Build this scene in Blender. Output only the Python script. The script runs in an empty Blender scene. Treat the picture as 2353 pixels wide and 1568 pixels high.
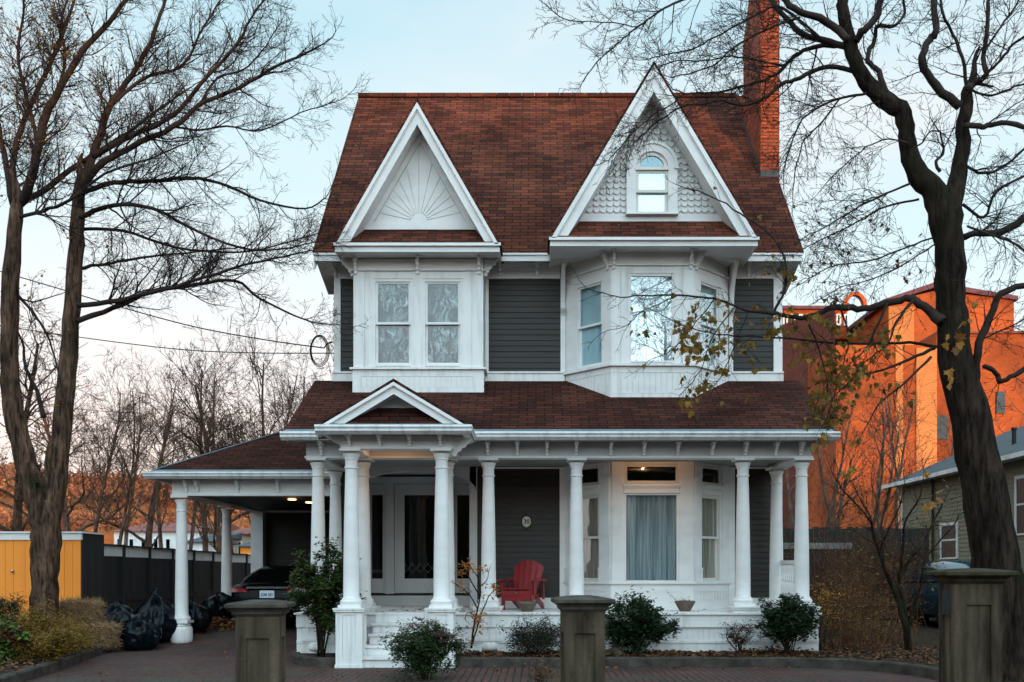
import bpy, bmesh, math, random
from mathutils import Vector, Matrix, noise
R = random.Random(7)
sc = bpy.context.scene
COL = sc.collection
F, VX, HY, EYE = 2196.0, 1232.0, 1312.0, 1.5      # focal length and vanishing point of the reference frame (2353 wide)
def px(x, Y): return (x - VX) * Y / F
def pz(y, Y): return EYE + (HY - y) * Y / F
def at(x, y, Y): return Vector((px(x, Y), Y, pz(y, Y)))
rad = math.radians

# ---------------------------------------------------------------- mesh builder
class MB:
    def __init__(s, M=None):
        s.v = []; s.f = []; s.mi = []; s.M = M; s.cur = 0
    def add(s, vs, fs):
        b = len(s.v)
        if s.M is not None: vs = [s.M @ Vector(p) for p in vs]
        s.v.extend([(p[0], p[1], p[2]) for p in vs])
        for f in fs:
            s.f.append(tuple(i + b for i in f)); s.mi.append(s.cur)
        return s
    def box(s, x0, x1, y0, y1, z0, z1):
        if x1 < x0: x0, x1 = x1, x0
        if y1 < y0: y0, y1 = y1, y0
        if z1 < z0: z0, z1 = z1, z0
        return s.add([(x0,y0,z0),(x1,y0,z0),(x1,y1,z0),(x0,y1,z0),(x0,y0,z1),(x1,y0,z1),(x1,y1,z1),(x0,y1,z1)],
                     [(0,3,2,1),(4,5,6,7),(0,1,5,4),(1,2,6,5),(2,3,7,6),(3,0,4,7)])
    def quad(s, a, b, c, d): return s.add([a,b,c,d], [(0,1,2,3)])
    def prism(s, poly, vec):
        n = len(poly); vec = Vector(vec)
        a = [Vector(p) for p in poly]; b = [p + vec for p in a]
        nr = Vector((0,0,0))
        for i in range(n): nr += (a[i]-a[0]).cross(a[(i+1)%n]-a[0])
        if nr.dot(vec) < 0: cap0, cap1, fl = tuple(range(n)), tuple(range(2*n-1, n-1, -1)), False
        else: cap0, cap1, fl = tuple(range(n-1,-1,-1)), tuple(range(n, 2*n)), True
        sd = []
        for i in range(n):
            j = (i+1) % n
            sd.append((i, j, n+j, n+i) if fl else (j, i, n+i, n+j))
        return s.add(a + b, [cap0, cap1] + sd)
    def lathe(s, prof, c, n=24, axis='z'):
        vs = []; fs = []
        for r, h in prof:
            for k in range(n):
                a = 2*math.pi*k/n
                if axis == 'z': vs.append((c[0]+r*math.cos(a), c[1]+r*math.sin(a), c[2]+h))
                elif axis == 'x': vs.append((c[0]+h, c[1]+r*math.cos(a), c[2]+r*math.sin(a)))
                else: vs.append((c[0]+r*math.cos(a), c[1]-h, c[2]+r*math.sin(a)))
        m = len(prof)
        for i in range(m-1):
            for k in range(n):
                k2 = (k+1) % n
                fs.append((i*n+k, i*n+k2, (i+1)*n+k2, (i+1)*n+k))
        fs.append(tuple(range(n-1,-1,-1))); fs.append(tuple((m-1)*n+k for k in range(n)))
        return s.add(vs, fs)
    def tube(s, pts, rads, n=6, cap=True):
        if len(pts) < 2: return s
        pts = [Vector(p) for p in pts]
        t = (pts[1]-pts[0]).normalized()
        ref = Vector((0,0,1)) if abs(t.z) < .9 else Vector((1,0,0))
        u = t.cross(ref).normalized()
        vs = []; m = len(pts)
        for i, p in enumerate(pts):
            if i == 0: t2 = pts[1]-pts[0]
            elif i == m-1: t2 = pts[-1]-pts[-2]
            else: t2 = pts[i+1]-pts[i-1]
            if t2.length < 1e-9: t2 = t
            t2 = t2.normalized()
            u = (u - t2*u.dot(t2))
            if u.length < 1e-6: u = t2.orthogonal()
            u.normalize(); w = t2.cross(u)
            r = rads[i]
            for k in range(n):
                a = 2*math.pi*k/n
                vs.append(p + (u*math.cos(a) + w*math.sin(a))*r)
        fs = []
        for i in range(m-1):
            for k in range(n):
                k2 = (k+1) % n
                fs.append((i*n+k, i*n+k2, (i+1)*n+k2, (i+1)*n+k))
        if cap:
            fs.append(tuple(range(n-1,-1,-1))); fs.append(tuple((m-1)*n+k for k in range(n)))
        return s.add(vs, fs)
    def mesh(s, name, mats, smooth=False, uv=True):
        me = bpy.data.meshes.new(name)
        me.from_pydata(s.v, [], s.f)
        for m in (mats if isinstance(mats, (list, tuple)) else [mats]): me.materials.append(m)
        if any(s.mi): me.polygons.foreach_set('material_index', s.mi)
        if smooth is True: me.polygons.foreach_set('use_smooth', [True]*len(me.polygons))
        if uv and len(s.f) < 60000:
            l = me.uv_layers.new(name='UVMap'); d = l.data
            V = me.vertices
            for p in me.polygons:
                n = p.normal
                if abs(n.z) > .985: u, v = Vector((1,0,0)), Vector((0,1,0))
                else:
                    u = Vector((-n.y, n.x, 0)).normalized(); v = n.cross(u)
                    if u.x < -1e-4 or (abs(u.x) < 1e-3 and u.y < 0): pass
                for li in p.loop_indices:
                    co = V[me.loops[li].vertex_index].co
                    d[li].uv = (co.dot(u), co.dot(v))
        me.update()
        return me
    def build(s, name, mats, parent=None, smooth=False, uv=True, auto=None):
        me = s.mesh(name, mats, smooth or auto is not None, uv)
        o = bpy.data.objects.new(name, me); COL.objects.link(o)
        if auto is not None: me.set_sharp_from_angle(angle=rad(auto))
        if parent is not None:
            o.parent = parent; o.location = -wloc(parent)
        return o
def wloc(o):
    l = Vector(o.location)
    while o.parent: o = o.parent; l += o.location
    return l
def tag(o, label=None, cat=None, group=None, kind=None):
    if label: o['label'] = label
    if cat: o['category'] = cat
    if group: o['group'] = group
    if kind: o['kind'] = kind
    return o
def empty(name, loc, label, cat, group=None):
    o = bpy.data.objects.new(name, None); COL.objects.link(o); o.location = loc; o.empty_display_size = .2
    return tag(o, label, cat, group)
def copy_tree(o, parent=None):
    kids = [c for c in bpy.data.objects if c.parent == o]
    c = o.copy(); COL.objects.link(c)
    if parent is not None: c.parent = parent
    for k in kids: copy_tree(k, c)
    return c
def copy_part(o, d):
    c = o.copy(); COL.objects.link(c); c.location = Vector(o.location) + Vector(d); return c

# ---------------------------------------------------------------- materials
def nt(name):
    m = bpy.data.materials.new(name); m.use_nodes = True
    t = m.node_tree; t.nodes.clear()
    out = t.nodes.new('ShaderNodeOutputMaterial'); b = t.nodes.new('ShaderNodeBsdfPrincipled')
    t.links.new(b.outputs[0], out.inputs[0])
    return m, t, b, out
def N(t, k, **kw):
    n = t.nodes.new(k)
    for a, v in kw.items():
        if a in n.inputs: n.inputs[a].default_value = v
        else: setattr(n, a, v)
    return n
def rgba(c): return (c[0], c[1], c[2], 1)
def mixc(t, fac, a, b, mode='MIX'):
    n = t.nodes.new('ShaderNodeMix'); n.data_type = 'RGBA'; n.blend_type = mode
    for s, v in ((0, fac), (6, a), (7, b)):
        if hasattr(v, 'is_linked'): t.links.new(v, n.inputs[s])
        elif s == 0: n.inputs[0].default_value = v
        else: n.inputs[s].default_value = rgba(v)
    return n.outputs[2]
def ramp(t, src, stops):
    r = t.nodes.new('ShaderNodeValToRGB'); e = r.color_ramp.elements
    while len(e) < len(stops): e.new(.5)
    for i, (p, c) in enumerate(stops): e[i].position = p; e[i].color = rgba(c)
    t.links.new(src, r.inputs[0]); return r.outputs[0]
def noisef(t, coord, scale, detail=5, stretch=None, rough=.55):
    if stretch:
        mp = N(t, 'ShaderNodeMapping'); mp.inputs['Scale'].default_value = stretch
        t.links.new(coord, mp.inputs[0]); coord = mp.outputs[0]
    n = N(t, 'ShaderNodeTexNoise', Scale=scale, Detail=detail, Roughness=rough); t.links.new(coord, n.inputs['Vector'])
    return n.outputs[0]
def bump(t, b, src, dist, strength=1):
    bp = N(t, 'ShaderNodeBump', Strength=strength, Distance=dist); t.links.new(src, bp.inputs['Height'])
    t.links.new(bp.outputs[0], b.inputs['Normal'])
def pmat(name, c1, c2=None, scale=3, rough=.6, spec=.3, bmp=0, stretch=None, lo=.35, hi=.65, metal=0, fine=0, coat=0):
    m, t, b, o = nt(name)
    tc = N(t, 'ShaderNodeTexCoord')
    b.inputs['Roughness'].default_value = rough; b.inputs['Specular IOR Level'].default_value = spec
    b.inputs['Metallic'].default_value = metal; b.inputs['Coat Weight'].default_value = coat
    if c2 is None: b.inputs['Base Color'].default_value = rgba(c1); return m
    f = noisef(t, tc.outputs['Object'], scale, 6, stretch)
    c = ramp(t, f, [(lo, c1), (hi, c2)])
    if fine:
        g = noisef(t, tc.outputs['Object'], scale*fine, 3)
        c = mixc(t, .5, c, ramp(t, g, [(.3, (.55,.55,.55)), (.7, (1,1,1))]), 'MULTIPLY')
    t.links.new(c, b.inputs['Base Color'])
    if bmp: bump(t, b, f, bmp)
    return m
def barkmat(name, c1, c2, moss=None):
    m, t, b, o = nt(name); tc = N(t, 'ShaderNodeTexCoord'); co = tc.outputs['Object']
    f = noisef(t, co, 16, 7, (1,1,.16), .68); g = noisef(t, co, 3.2, 4, (1,1,.5)); v = noisef(t, co, 1.3, 3)
    c = ramp(t, f, [(.38, c1), (.66, c2)])
    c = mixc(t, 1.0, c, ramp(t, g, [(.3,(.5,.5,.5)), (.7,(1.3,1.25,1.2))]), 'MULTIPLY')
    c = mixc(t, ramp(t, v, [(.56,(0,0,0)), (.70,(.7,.7,.7))]), c, moss or (.020,.020,.010))
    t.links.new(c, b.inputs['Base Color']); b.inputs['Roughness'].default_value = .95; b.inputs['Specular IOR Level'].default_value = .08
    bump(t, b, f, .09, 1.0); return m
def brickmat(name, c1, c2, mortar, w, h, ms, rough=.8, bmp=.006, var=(.6, 1.15), vscale=1.2, swap=False, off=.5, spots=None, spec=.3, colvar=None, wv=.05):
    m, t, b, o = nt(name)
    uv = N(t, 'ShaderNodeUVMap')
    co = uv.outputs[0]
    if swap:
        mp = N(t, 'ShaderNodeMapping'); mp.inputs['Rotation'].default_value = (0, 0, rad(90)); t.links.new(co, mp.inputs[0]); co = mp.outputs[0]
    # slight waviness
    wn = N(t, 'ShaderNodeTexNoise', Scale=2.5, Detail=2); t.links.new(co, wn.inputs['Vector'])
    va = N(t, 'ShaderNodeVectorMath', operation='MULTIPLY_ADD'); t.links.new(wn.outputs['Color'], va.inputs[0])
    va.inputs[1].default_value = (h*wv, h*wv, 0); t.links.new(co, va.inputs[2])
    br = N(t, 'ShaderNodeTexBrick', Scale=1.0); br.offset = off
    t.links.new(va.outputs[0], br.inputs['Vector'])
    br.inputs['Color1'].default_value = rgba(c1); br.inputs['Color2'].default_value = rgba(c2); br.inputs['Mortar'].default_value = rgba(mortar)
    br.inputs['Mortar Size'].default_value = ms; br.inputs['Brick Width'].default_value = w; br.inputs['Row Height'].default_value = h
    br.inputs['Mortar Smooth'].default_value = .2; br.inputs['Bias'].default_value = 0
    n1 = noisef(t, co, vscale, 5)
    v0, v1 = var
    c = mixc(t, 1.0, br.outputs['Color'], ramp(t, n1, [(.3, (v0,)*3), (.7, (v1,)*3)]), 'MULTIPLY')
    n2 = noisef(t, co, 60, 2)
    c = mixc(t, .6, c, ramp(t, n2, [(.3, (.6,.6,.6)), (.7, (1.25,1.25,1.25))]), 'MULTIPLY')
    if colvar:
        n4 = noisef(t, co, colvar[1], 3)
        c = mixc(t, ramp(t, n4, [(.5, (0,0,0)), (.68, (1,1,1))]), c, colvar[0])
    if spots:
        n3 = noisef(t, co, spots[1], 2); c = mixc(t, ramp(t, n3, [(spots[2], (0,0,0)), (spots[2]+.02, (1,1,1))]), c, spots[0])
    t.links.new(c, b.inputs['Base Color'])
    b.inputs['Roughness'].default_value = rough; b.inputs['Specular IOR Level'].default_value = spec
    inv = N(t, 'ShaderNodeMath', operation='SUBTRACT'); inv.inputs[0].default_value = 1; t.links.new(br.outputs['Fac'], inv.inputs[1])
    bump(t, b, inv.outputs[0], bmp)
    return m
def leafmat(name, cols, rough=.5, trans=.35, spec=.3):
    m, t, b, o = nt(name)
    g = N(t, 'ShaderNodeNewGeometry')
    k = len(cols)
    c = ramp(t, g.outputs['Random Per Island'], [(i/max(1, k-1), c) for i, c in enumerate(cols)])
    t.links.new(c, b.inputs['Base Color']); b.inputs['Roughness'].default_value = rough
    b.inputs['Specular IOR Level'].default_value = spec
    tr = N(t, 'ShaderNodeBsdfTranslucent'); t.links.new(c, tr.inputs[0])
    mx = N(t, 'ShaderNodeMixShader', Fac=trans); t.links.new(b.outputs[0], mx.inputs[1]); t.links.new(tr.outputs[0], mx.inputs[2])
    t.links.new(mx.outputs[0], o.inputs[0])
    return m
def glassmat(name, base=.06, fmul=1.0, tint=(1,1,1), rough=.01, wav=0, tcol=(.93,.95,.95)):
    m, t, b, o = nt(name); t.nodes.remove(b)
    tr = N(t, 'ShaderNodeBsdfTransparent'); tr.inputs[0].default_value = rgba(tcol)
    gl = N(t, 'ShaderNodeBsdfGlossy', Roughness=rough); gl.inputs[0].default_value = rgba(tint)
    lw_ = N(t, 'ShaderNodeLayerWeight', Blend=.5); fr = N(t, 'ShaderNodeMath', operation='POWER'); t.links.new(lw_.outputs['Facing'], fr.inputs[0]); fr.inputs[1].default_value = 4
    ma = N(t, 'ShaderNodeMath', operation='MULTIPLY_ADD'); t.links.new(fr.outputs[0], ma.inputs[0]); ma.inputs[1].default_value = fmul; ma.inputs[2].default_value = base
    ma.use_clamp = True
    if wav:
        tc = N(t, 'ShaderNodeTexCoord'); f = noisef(t, tc.outputs['Object'], wav[0], wav[2] if len(wav) > 2 else 2)
        bp = N(t, 'ShaderNodeBump', Strength=1, Distance=wav[1]); t.links.new(f, bp.inputs['Height']); t.links.new(bp.outputs[0], gl.inputs['Normal'])
    mx = N(t, 'ShaderNodeMixShader'); t.links.new(ma.outputs[0], mx.inputs[0]); t.links.new(tr.outputs[0], mx.inputs[1]); t.links.new(gl.outputs[0], mx.inputs[2])
    t.links.new(mx.outputs[0], o.inputs[0])
    return m
def emitmat(name, c, s):
    m, t, b, o = nt(name); b.inputs['Base Color'].default_value = rgba(c); b.inputs['Emission Color'].default_value = rgba(c); b.inputs['Emission Strength'].default_value = s
    return m

M = {}
M['white'] = pmat('white_paint', (.80,.785,.765), (.64,.64,.63), 1.6, .6, .3, lo=.42, hi=.85, fine=0, stretch=(1,1,2.5))
M['white2'] = pmat('weathered_white_paint', (.78,.77,.75), (.54,.525,.50), 2.2, .6, .3, .002, lo=.48, hi=.82, stretch=(4,4,.5))
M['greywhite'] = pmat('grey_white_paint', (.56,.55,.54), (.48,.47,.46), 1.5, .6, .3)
M['clap'] = pmat('charcoal_clapboard_paint', (.0225,.0180,.0155), (.034,.0275,.0235), 2.5, .5, .3, .001, stretch=(.3,.3,8))
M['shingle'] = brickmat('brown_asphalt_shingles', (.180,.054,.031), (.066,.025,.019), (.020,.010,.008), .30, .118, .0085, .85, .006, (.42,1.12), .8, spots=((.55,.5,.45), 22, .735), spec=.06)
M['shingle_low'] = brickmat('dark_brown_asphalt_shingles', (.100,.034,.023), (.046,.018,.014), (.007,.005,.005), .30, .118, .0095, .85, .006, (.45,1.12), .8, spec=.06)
M['brick'] = brickmat('old_red_brick', (.50,.098,.027), (.28,.050,.020), (.15,.05,.03), .225, .070, .012, .85, .02, (.65,1.1), 2.5, wv=.16)
M['paver'] = brickmat('brick_pavers', (.115,.050,.042), (.070,.034,.031), (.012,.011,.009), .205, .105, .011, .75, .006, (.6,1.15), .9, swap=True, spec=.35, colvar=((.05,.045,.032), 1.1))
M['concrete'] = pmat('weathered_concrete', (.024,.017,.011), (.150,.112,.075), 4.5, .9, .2, .014, stretch=(1.3,1.3,.22), lo=.36, hi=.74, fine=9)
M['kerb'] = pmat('kerb_concrete', (.034,.028,.023), (.085,.072,.06), 4, .9, .2, .006, fine=8)
M['soil'] = pmat('garden_soil', (.018,.013,.010), (.065,.042,.026), 9, .95, .1, .03, fine=5)
M['groundm'] = pmat('yard_ground', (.03,.026,.018), (.07,.055,.035), 1.2, .95, .1, .02, fine=6)
M['bark'] = barkmat('dark_bark', (.008,.006,.005), (.065,.046,.036))
M['bark2'] = barkmat('brown_bark', (.028,.017,.012), (.22,.135,.095))
M['twig'] = pmat('twig_bark', (.022,.016,.014), (.045,.031,.026), 3, .85, .15)
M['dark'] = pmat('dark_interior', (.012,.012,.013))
M['gutter'] = pmat('white_gutter', (.76,.77,.77), (.45,.47,.47), 3, .4, .4, lo=.45, hi=.8, stretch=(3,1,1))
M['flash'] = pmat('blue_grey_flashing', (.10,.17,.20), (.20,.24,.24), 4, .45, .4, lo=.4, hi=.7)
M['glass'] = glassmat('window_glass', .09, .9, wav=(1.2, .0012))
M['glass_sky'] = glassmat('reflective_window_glass', .24, .9, tint=(.86,.97,1), wav=(.9, .0015))
M['glass_teal'] = glassmat('blue_reflecting_glass', .14, .9, tint=(.62,.85,.95), wav=(1.0,.001))
M['glass_dark'] = glassmat('door_glass', .035, .9, wav=(6, .0008), tcol=(.35,.37,.37))
M['curtain'] = pmat('grey_curtain', (.62,.70,.73), (.20,.26,.29), 7, .8, .1, stretch=(2.2,.5,.08))  # dark vertical bands put the fold shade into the colour
M['lace'] = pmat('beige_curtain', (.60,.53,.46), (.36,.32,.28), 6, .8, .1, stretch=(8,8,.2))
M['blind'] = pmat('white_blind', (.13,.155,.155), (.08,.10,.105), 3, .6, .3)
M['shade'] = pmat('white_roller_shade', (.75,.76,.76), (.68,.69,.69), 1, .7, .2)
M['shade_teal'] = pmat('pale_teal_shade', (.62,.80,.84), (.50,.70,.75), 1.5, .7, .2, stretch=(3,3,.1))
M['frame'] = pmat('cream_window_frame', (.72,.69,.63), (.66,.63,.57), 2, .5, .35)
M['red'] = pmat('red_painted_wood', (.30,.016,.020), (.21,.012,.015), 6, .45, .4, .001, stretch=(.5,.5,6))
M['clay'] = pmat('grey_brown_clay', (.10,.075,.06), (.16,.12,.095), 8, .85, .2, .003)
M['yellow'] = pmat('yellow_painted_boards', (.98,.325,.045), (.93,.29,.04), 2, .6, .25, stretch=(3,3,.3))
M['blackfence'] = pmat('black_stained_boards', (.016,.016,.017), (.03,.029,.029), 3, .7, .25, stretch=(3,3,.3))
M['bag'] = pmat('black_plastic_bag', (.003,.005,.007), (.005,.008,.011), 4, .22, .16)
M['straw'] = pmat('straw', (.16,.09,.045), (.30,.18,.09), 14, .9, .1, .02, stretch=(1,1,3))
M['strawblade'] = leafmat('straw_blades', [(.17,.10,.05), (.30,.19,.10), (.22,.125,.06)], .8, .1)
M['carblack'] = pmat('black_car_paint', (.003,.004,.005), None, rough=.16, spec=.10, coat=0)
M['carteal'] = pmat('dark_blue_car_paint', (.006,.050,.075), None, rough=.12, spec=.6, coat=.9)
M['carglass'] = pmat('tinted_car_glass', (.003,.004,.004), None, rough=.03, spec=.25, coat=.1)
M['carglass2'] = pmat('sky_tinted_car_glass', (.01,.03,.04), None, rough=.03, spec=1.0, coat=1.0)
M['chrome'] = pmat('chrome', (.45,.47,.5), None, rough=.2, metal=1)
M['tyre'] = pmat('tyre_rubber', (.012,.012,.012), None, rough=.8)
M['tail'] = pmat('red_tail_light', (.20,.006,.006), None, rough=.15, spec=.6, coat=.6)
M['plate'] = pmat('white_number_plate', (.62,.68,.70), None, rough=.4)
M['blueink'] = pmat('blue_ink', (.01,.12,.28), None, rough=.4)
M['black'] = pmat('black_paint', (.01,.01,.01), None, rough=.5)
M['cream'] = pmat('cream_enamel', (.58,.52,.46), None, rough=.3)
M['wire'] = pmat('black_wire', (.01,.01,.012), None, rough=.6)
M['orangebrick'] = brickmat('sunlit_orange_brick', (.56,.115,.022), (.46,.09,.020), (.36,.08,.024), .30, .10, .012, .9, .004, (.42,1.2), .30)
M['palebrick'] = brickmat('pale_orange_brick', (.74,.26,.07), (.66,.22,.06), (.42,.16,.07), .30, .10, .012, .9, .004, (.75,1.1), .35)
M['dullbrick'] = brickmat('dull_maroon_brick', (.20,.05,.03), (.15,.04,.028), (.12,.045,.03), .30, .10, .012, .9, .004, (.7,1.1), .35)  # darker copy of the orange brick, shade put into its colour
M['oldroof'] = pmat('purple_slate_roof', (.12,.05,.06), (.17,.07,.08), 3, .8, .2)
M['olive'] = pmat('olive_clapboard_paint', (.25,.23,.155), (.21,.195,.135), 2, .6, .25)
M['slate'] = pmat('blue_grey_roof', (.05,.07,.08), (.08,.10,.11), 2, .8, .2)
M['hillfar'] = pmat('autumn_hillside', (.26,.085,.035), (.42,.18,.065), .045, .95, .05, lo=.35, hi=.65, fine=7)
M['hillnear'] = pmat('dark_wooded_hill', (.03,.028,.02), (.06,.05,.03), .1, .95, .05, fine=6)
M['redroof'] = pmat('dull_red_roof', (.20,.075,.06), (.26,.10,.08), .8, .8, .2)
M['beige'] = pmat('beige_siding', (.42,.36,.27), (.36,.31,.24), .8, .8, .2)
def filmmat(name):
    # wrinkled clear plastic film: its reflections painted as soft white streaks over clear patches
    m, t, b, o = nt(name); tc = N(t, 'ShaderNodeTexCoord')
    n0 = N(t, 'ShaderNodeTexNoise', Scale=1.6, Detail=2); t.links.new(tc.outputs['Object'], n0.inputs['Vector'])
    va = N(t, 'ShaderNodeVectorMath', operation='MULTIPLY_ADD'); t.links.new(n0.outputs['Color'], va.inputs[0]); va.inputs[1].default_value = (.5,.5,.5); t.links.new(tc.outputs['Object'], va.inputs[2])
    f = noisef(t, va.outputs[0], 10, 5, (2.4,1,.7), .62); g = noisef(t, va.outputs[0], 3.2, 3)
    mu = N(t, 'ShaderNodeMath', operation='MULTIPLY'); t.links.new(ramp(t, f, [(.44,(.0,.0,.0)), (.66,(1,1,1))]), mu.inputs[0]); t.links.new(ramp(t, g, [(.36,(.12,.12,.12)), (.60,(.95,.95,.95))]), mu.inputs[1])
    b.inputs['Base Color'].default_value = (.50,.60,.62,1); b.inputs['Roughness'].default_value = .25; b.inputs['Specular IOR Level'].default_value = .8
    bump(t, b, f, .02)
    tr = N(t, 'ShaderNodeBsdfTransparent'); tr.inputs[0].default_value = (.80,.86,.87,1)
    gl = N(t, 'ShaderNodeBsdfGlossy', Roughness=.03); mg = N(t, 'ShaderNodeMixShader', Fac=.06); t.links.new(tr.outputs[0], mg.inputs[1]); t.links.new(gl.outputs[0], mg.inputs[2])
    mx = N(t, 'ShaderNodeMixShader'); t.links.new(mu.outputs[0], mx.inputs[0]); t.links.new(mg.outputs[0], mx.inputs[1]); t.links.new(b.outputs[0], mx.inputs[2]); t.links.new(mx.outputs[0], o.inputs[0])
    return m
M['glass_film'] = filmmat('wrinkled_film_glass')
M['emit'] = emitmat('warm_lamp_glow', (1,.55,.22), 14)
M['lampglass'] = emitmat('warm_lamp_glass', (1,.55,.22), 4)
M['dullglass'] = pmat('dark_curtained_glass', (.02,.02,.022), (.05,.045,.045), 3, rough=.35, spec=.25)
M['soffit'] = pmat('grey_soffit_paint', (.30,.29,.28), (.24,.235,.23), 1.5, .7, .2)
M['frieze'] = pmat('shaded_grey_white_paint', (.60,.60,.60), (.50,.50,.505), 1.5, .65, .25)  # white frieze toned darker, the eave's shade put into its colour
M['palebark'] = barkmat('pale_grey_bark', (.07,.045,.035), (.26,.18,.14), (.10,.07,.05))
M['lead'] = pmat('dull_lead_flashing', (.03,.04,.045), (.06,.07,.075), 4, .6, .3)
def split_pieces(names, gap=.05):
    # one object per separate run of boards
    for o in [q for q in COL.objects if q.type == 'MESH' and q.name.split('.')[0] in names]:
        me = o.data; n = len(me.vertices); par = list(range(n))
        def fnd(a):
            while par[a] != a: par[a] = par[par[a]]; a = par[a]
            return a
        for p in me.polygons:
            v = p.vertices
            for k in v[1:]:
                a, b = fnd(v[0]), fnd(k)
                if a != b: par[a] = b
        isl = {}
        for i in range(n): isl.setdefault(fnd(i), []).append(i)
        bb = []
        for k, vi in isl.items():
            c = [me.vertices[i].co for i in vi]; bb.append([[min(q[a] for q in c) for a in range(3)], [max(q[a] for q in c) for a in range(3)], [k]])
        ch = True
        while ch:
            ch = False
            for i in range(len(bb)):
                for j in range(i+1, len(bb)):
                    if all(bb[i][0][a]-gap < bb[j][1][a] and bb[j][0][a]-gap < bb[i][1][a] for a in range(3)):
                        bb[i] = [[min(bb[i][0][a], bb[j][0][a]) for a in range(3)], [max(bb[i][1][a], bb[j][1][a]) for a in range(3)], bb[i][2]+bb[j][2]]
                        del bb[j]; ch = True; break
                if ch: break
        if len(bb) < 2: continue
        base = o.name.split('.')[0]
        for g in bb:
            keep = {i for k in g[2] for i in isl[k]}; mp = {}; mb = MB()
            vs = []; fs = []
            for p in me.polygons:
                if p.vertices[0] in keep:
                    f = []
                    for v in p.vertices:
                        if v not in mp: mp[v] = len(vs); vs.append(tuple(me.vertices[v].co))
                        f.append(mp[v])
                    fs.append(tuple(f))
            mb.add(vs, fs); q = mb.build(base, list(me.materials)); q.parent = o.parent; q.location = o.location
        for kd in [c for c in bpy.data.objects if c.parent == o]: kd.parent = o.parent
        bpy.data.objects.remove(o)
M['warmbark'] = barkmat('warm_grey_bark', (.055,.033,.026), (.27,.155,.115), (.05,.04,.025))
# ================================================================ THE HOUSE
YW = 18.0
HX0, HX1 = px(768, YW), px(1797, YW)
ZF = .80                                            # porch floor
house = empty('victorian_house', (0, YW, 0), 'white and charcoal two-storey house with two steep gables and a columned porch', 'house')

def TY(Y): return Matrix.Translation((0, Y, 0))
def frame_M(a, b):
    """local x from a to b along the wall, local y into the house"""
    a = Vector((a[0], a[1], 0)); b = Vector((b[0], b[1], 0)); u = (b-a).normalized(); n = Vector((-u.y, u.x, 0))
    m = Matrix.Identity(4)
    m.col[0] = (u.x, u.y, 0, 0); m.col[1] = (n.x, n.y, 0, 0); m.col[3] = (a.x, a.y, 0, 1)
    return m
def wall_holes(mb, x0, x1, z0, z1, holes, y0, y1):
    xs = sorted({x0, x1} | {v for h in holes for v in h[:2]}); zs = sorted({z0, z1} | {v for h in holes for v in h[2:]})
    for i in range(len(xs)-1):
        # merge vertically where possible
        run = None
        for j in range(len(zs)-1):
            cx, cz = (xs[i]+xs[i+1])/2, (zs[j]+zs[j+1])/2
            hole = any(h[0] < cx < h[1] and h[2] < cz < h[3] for h in holes)
            if hole:
                if run is not None: mb.box(xs[i], xs[i+1], y0, y1, run, zs[j]); run = None
            elif run is None: run = zs[j]
        if run is not None: mb.box(xs[i], xs[i+1], y0, y1, run, zs[-1])
def clap(mb, x0, x1, z0, z1, Y, e=.105, lap=.016):
    z = z0; k = 0
    while z < z1 - 1e-4:
        t = min(z + e, z1); j = R.uniform(-.0015, .0015)
        mb.add([(x0,Y-lap+j,z),(x1,Y-lap+j,z),(x1,Y-.002,t),(x0,Y-.002,t),(x0,Y,z),(x1,Y,z)], [(0,1,2,3),(4,5,1,0)])
        z = t
def beads(mb, x0, x1, z0, z1, y, w=.088, g=.008, d=.012):
    g = .013
    n = max(1, round((x1-x0)/w)); w = (x1-x0)/n
    for i in range(n): mb.box(x0+i*w+g/2, x0+(i+1)*w-g/2, y, y+d, z0, z1)
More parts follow.
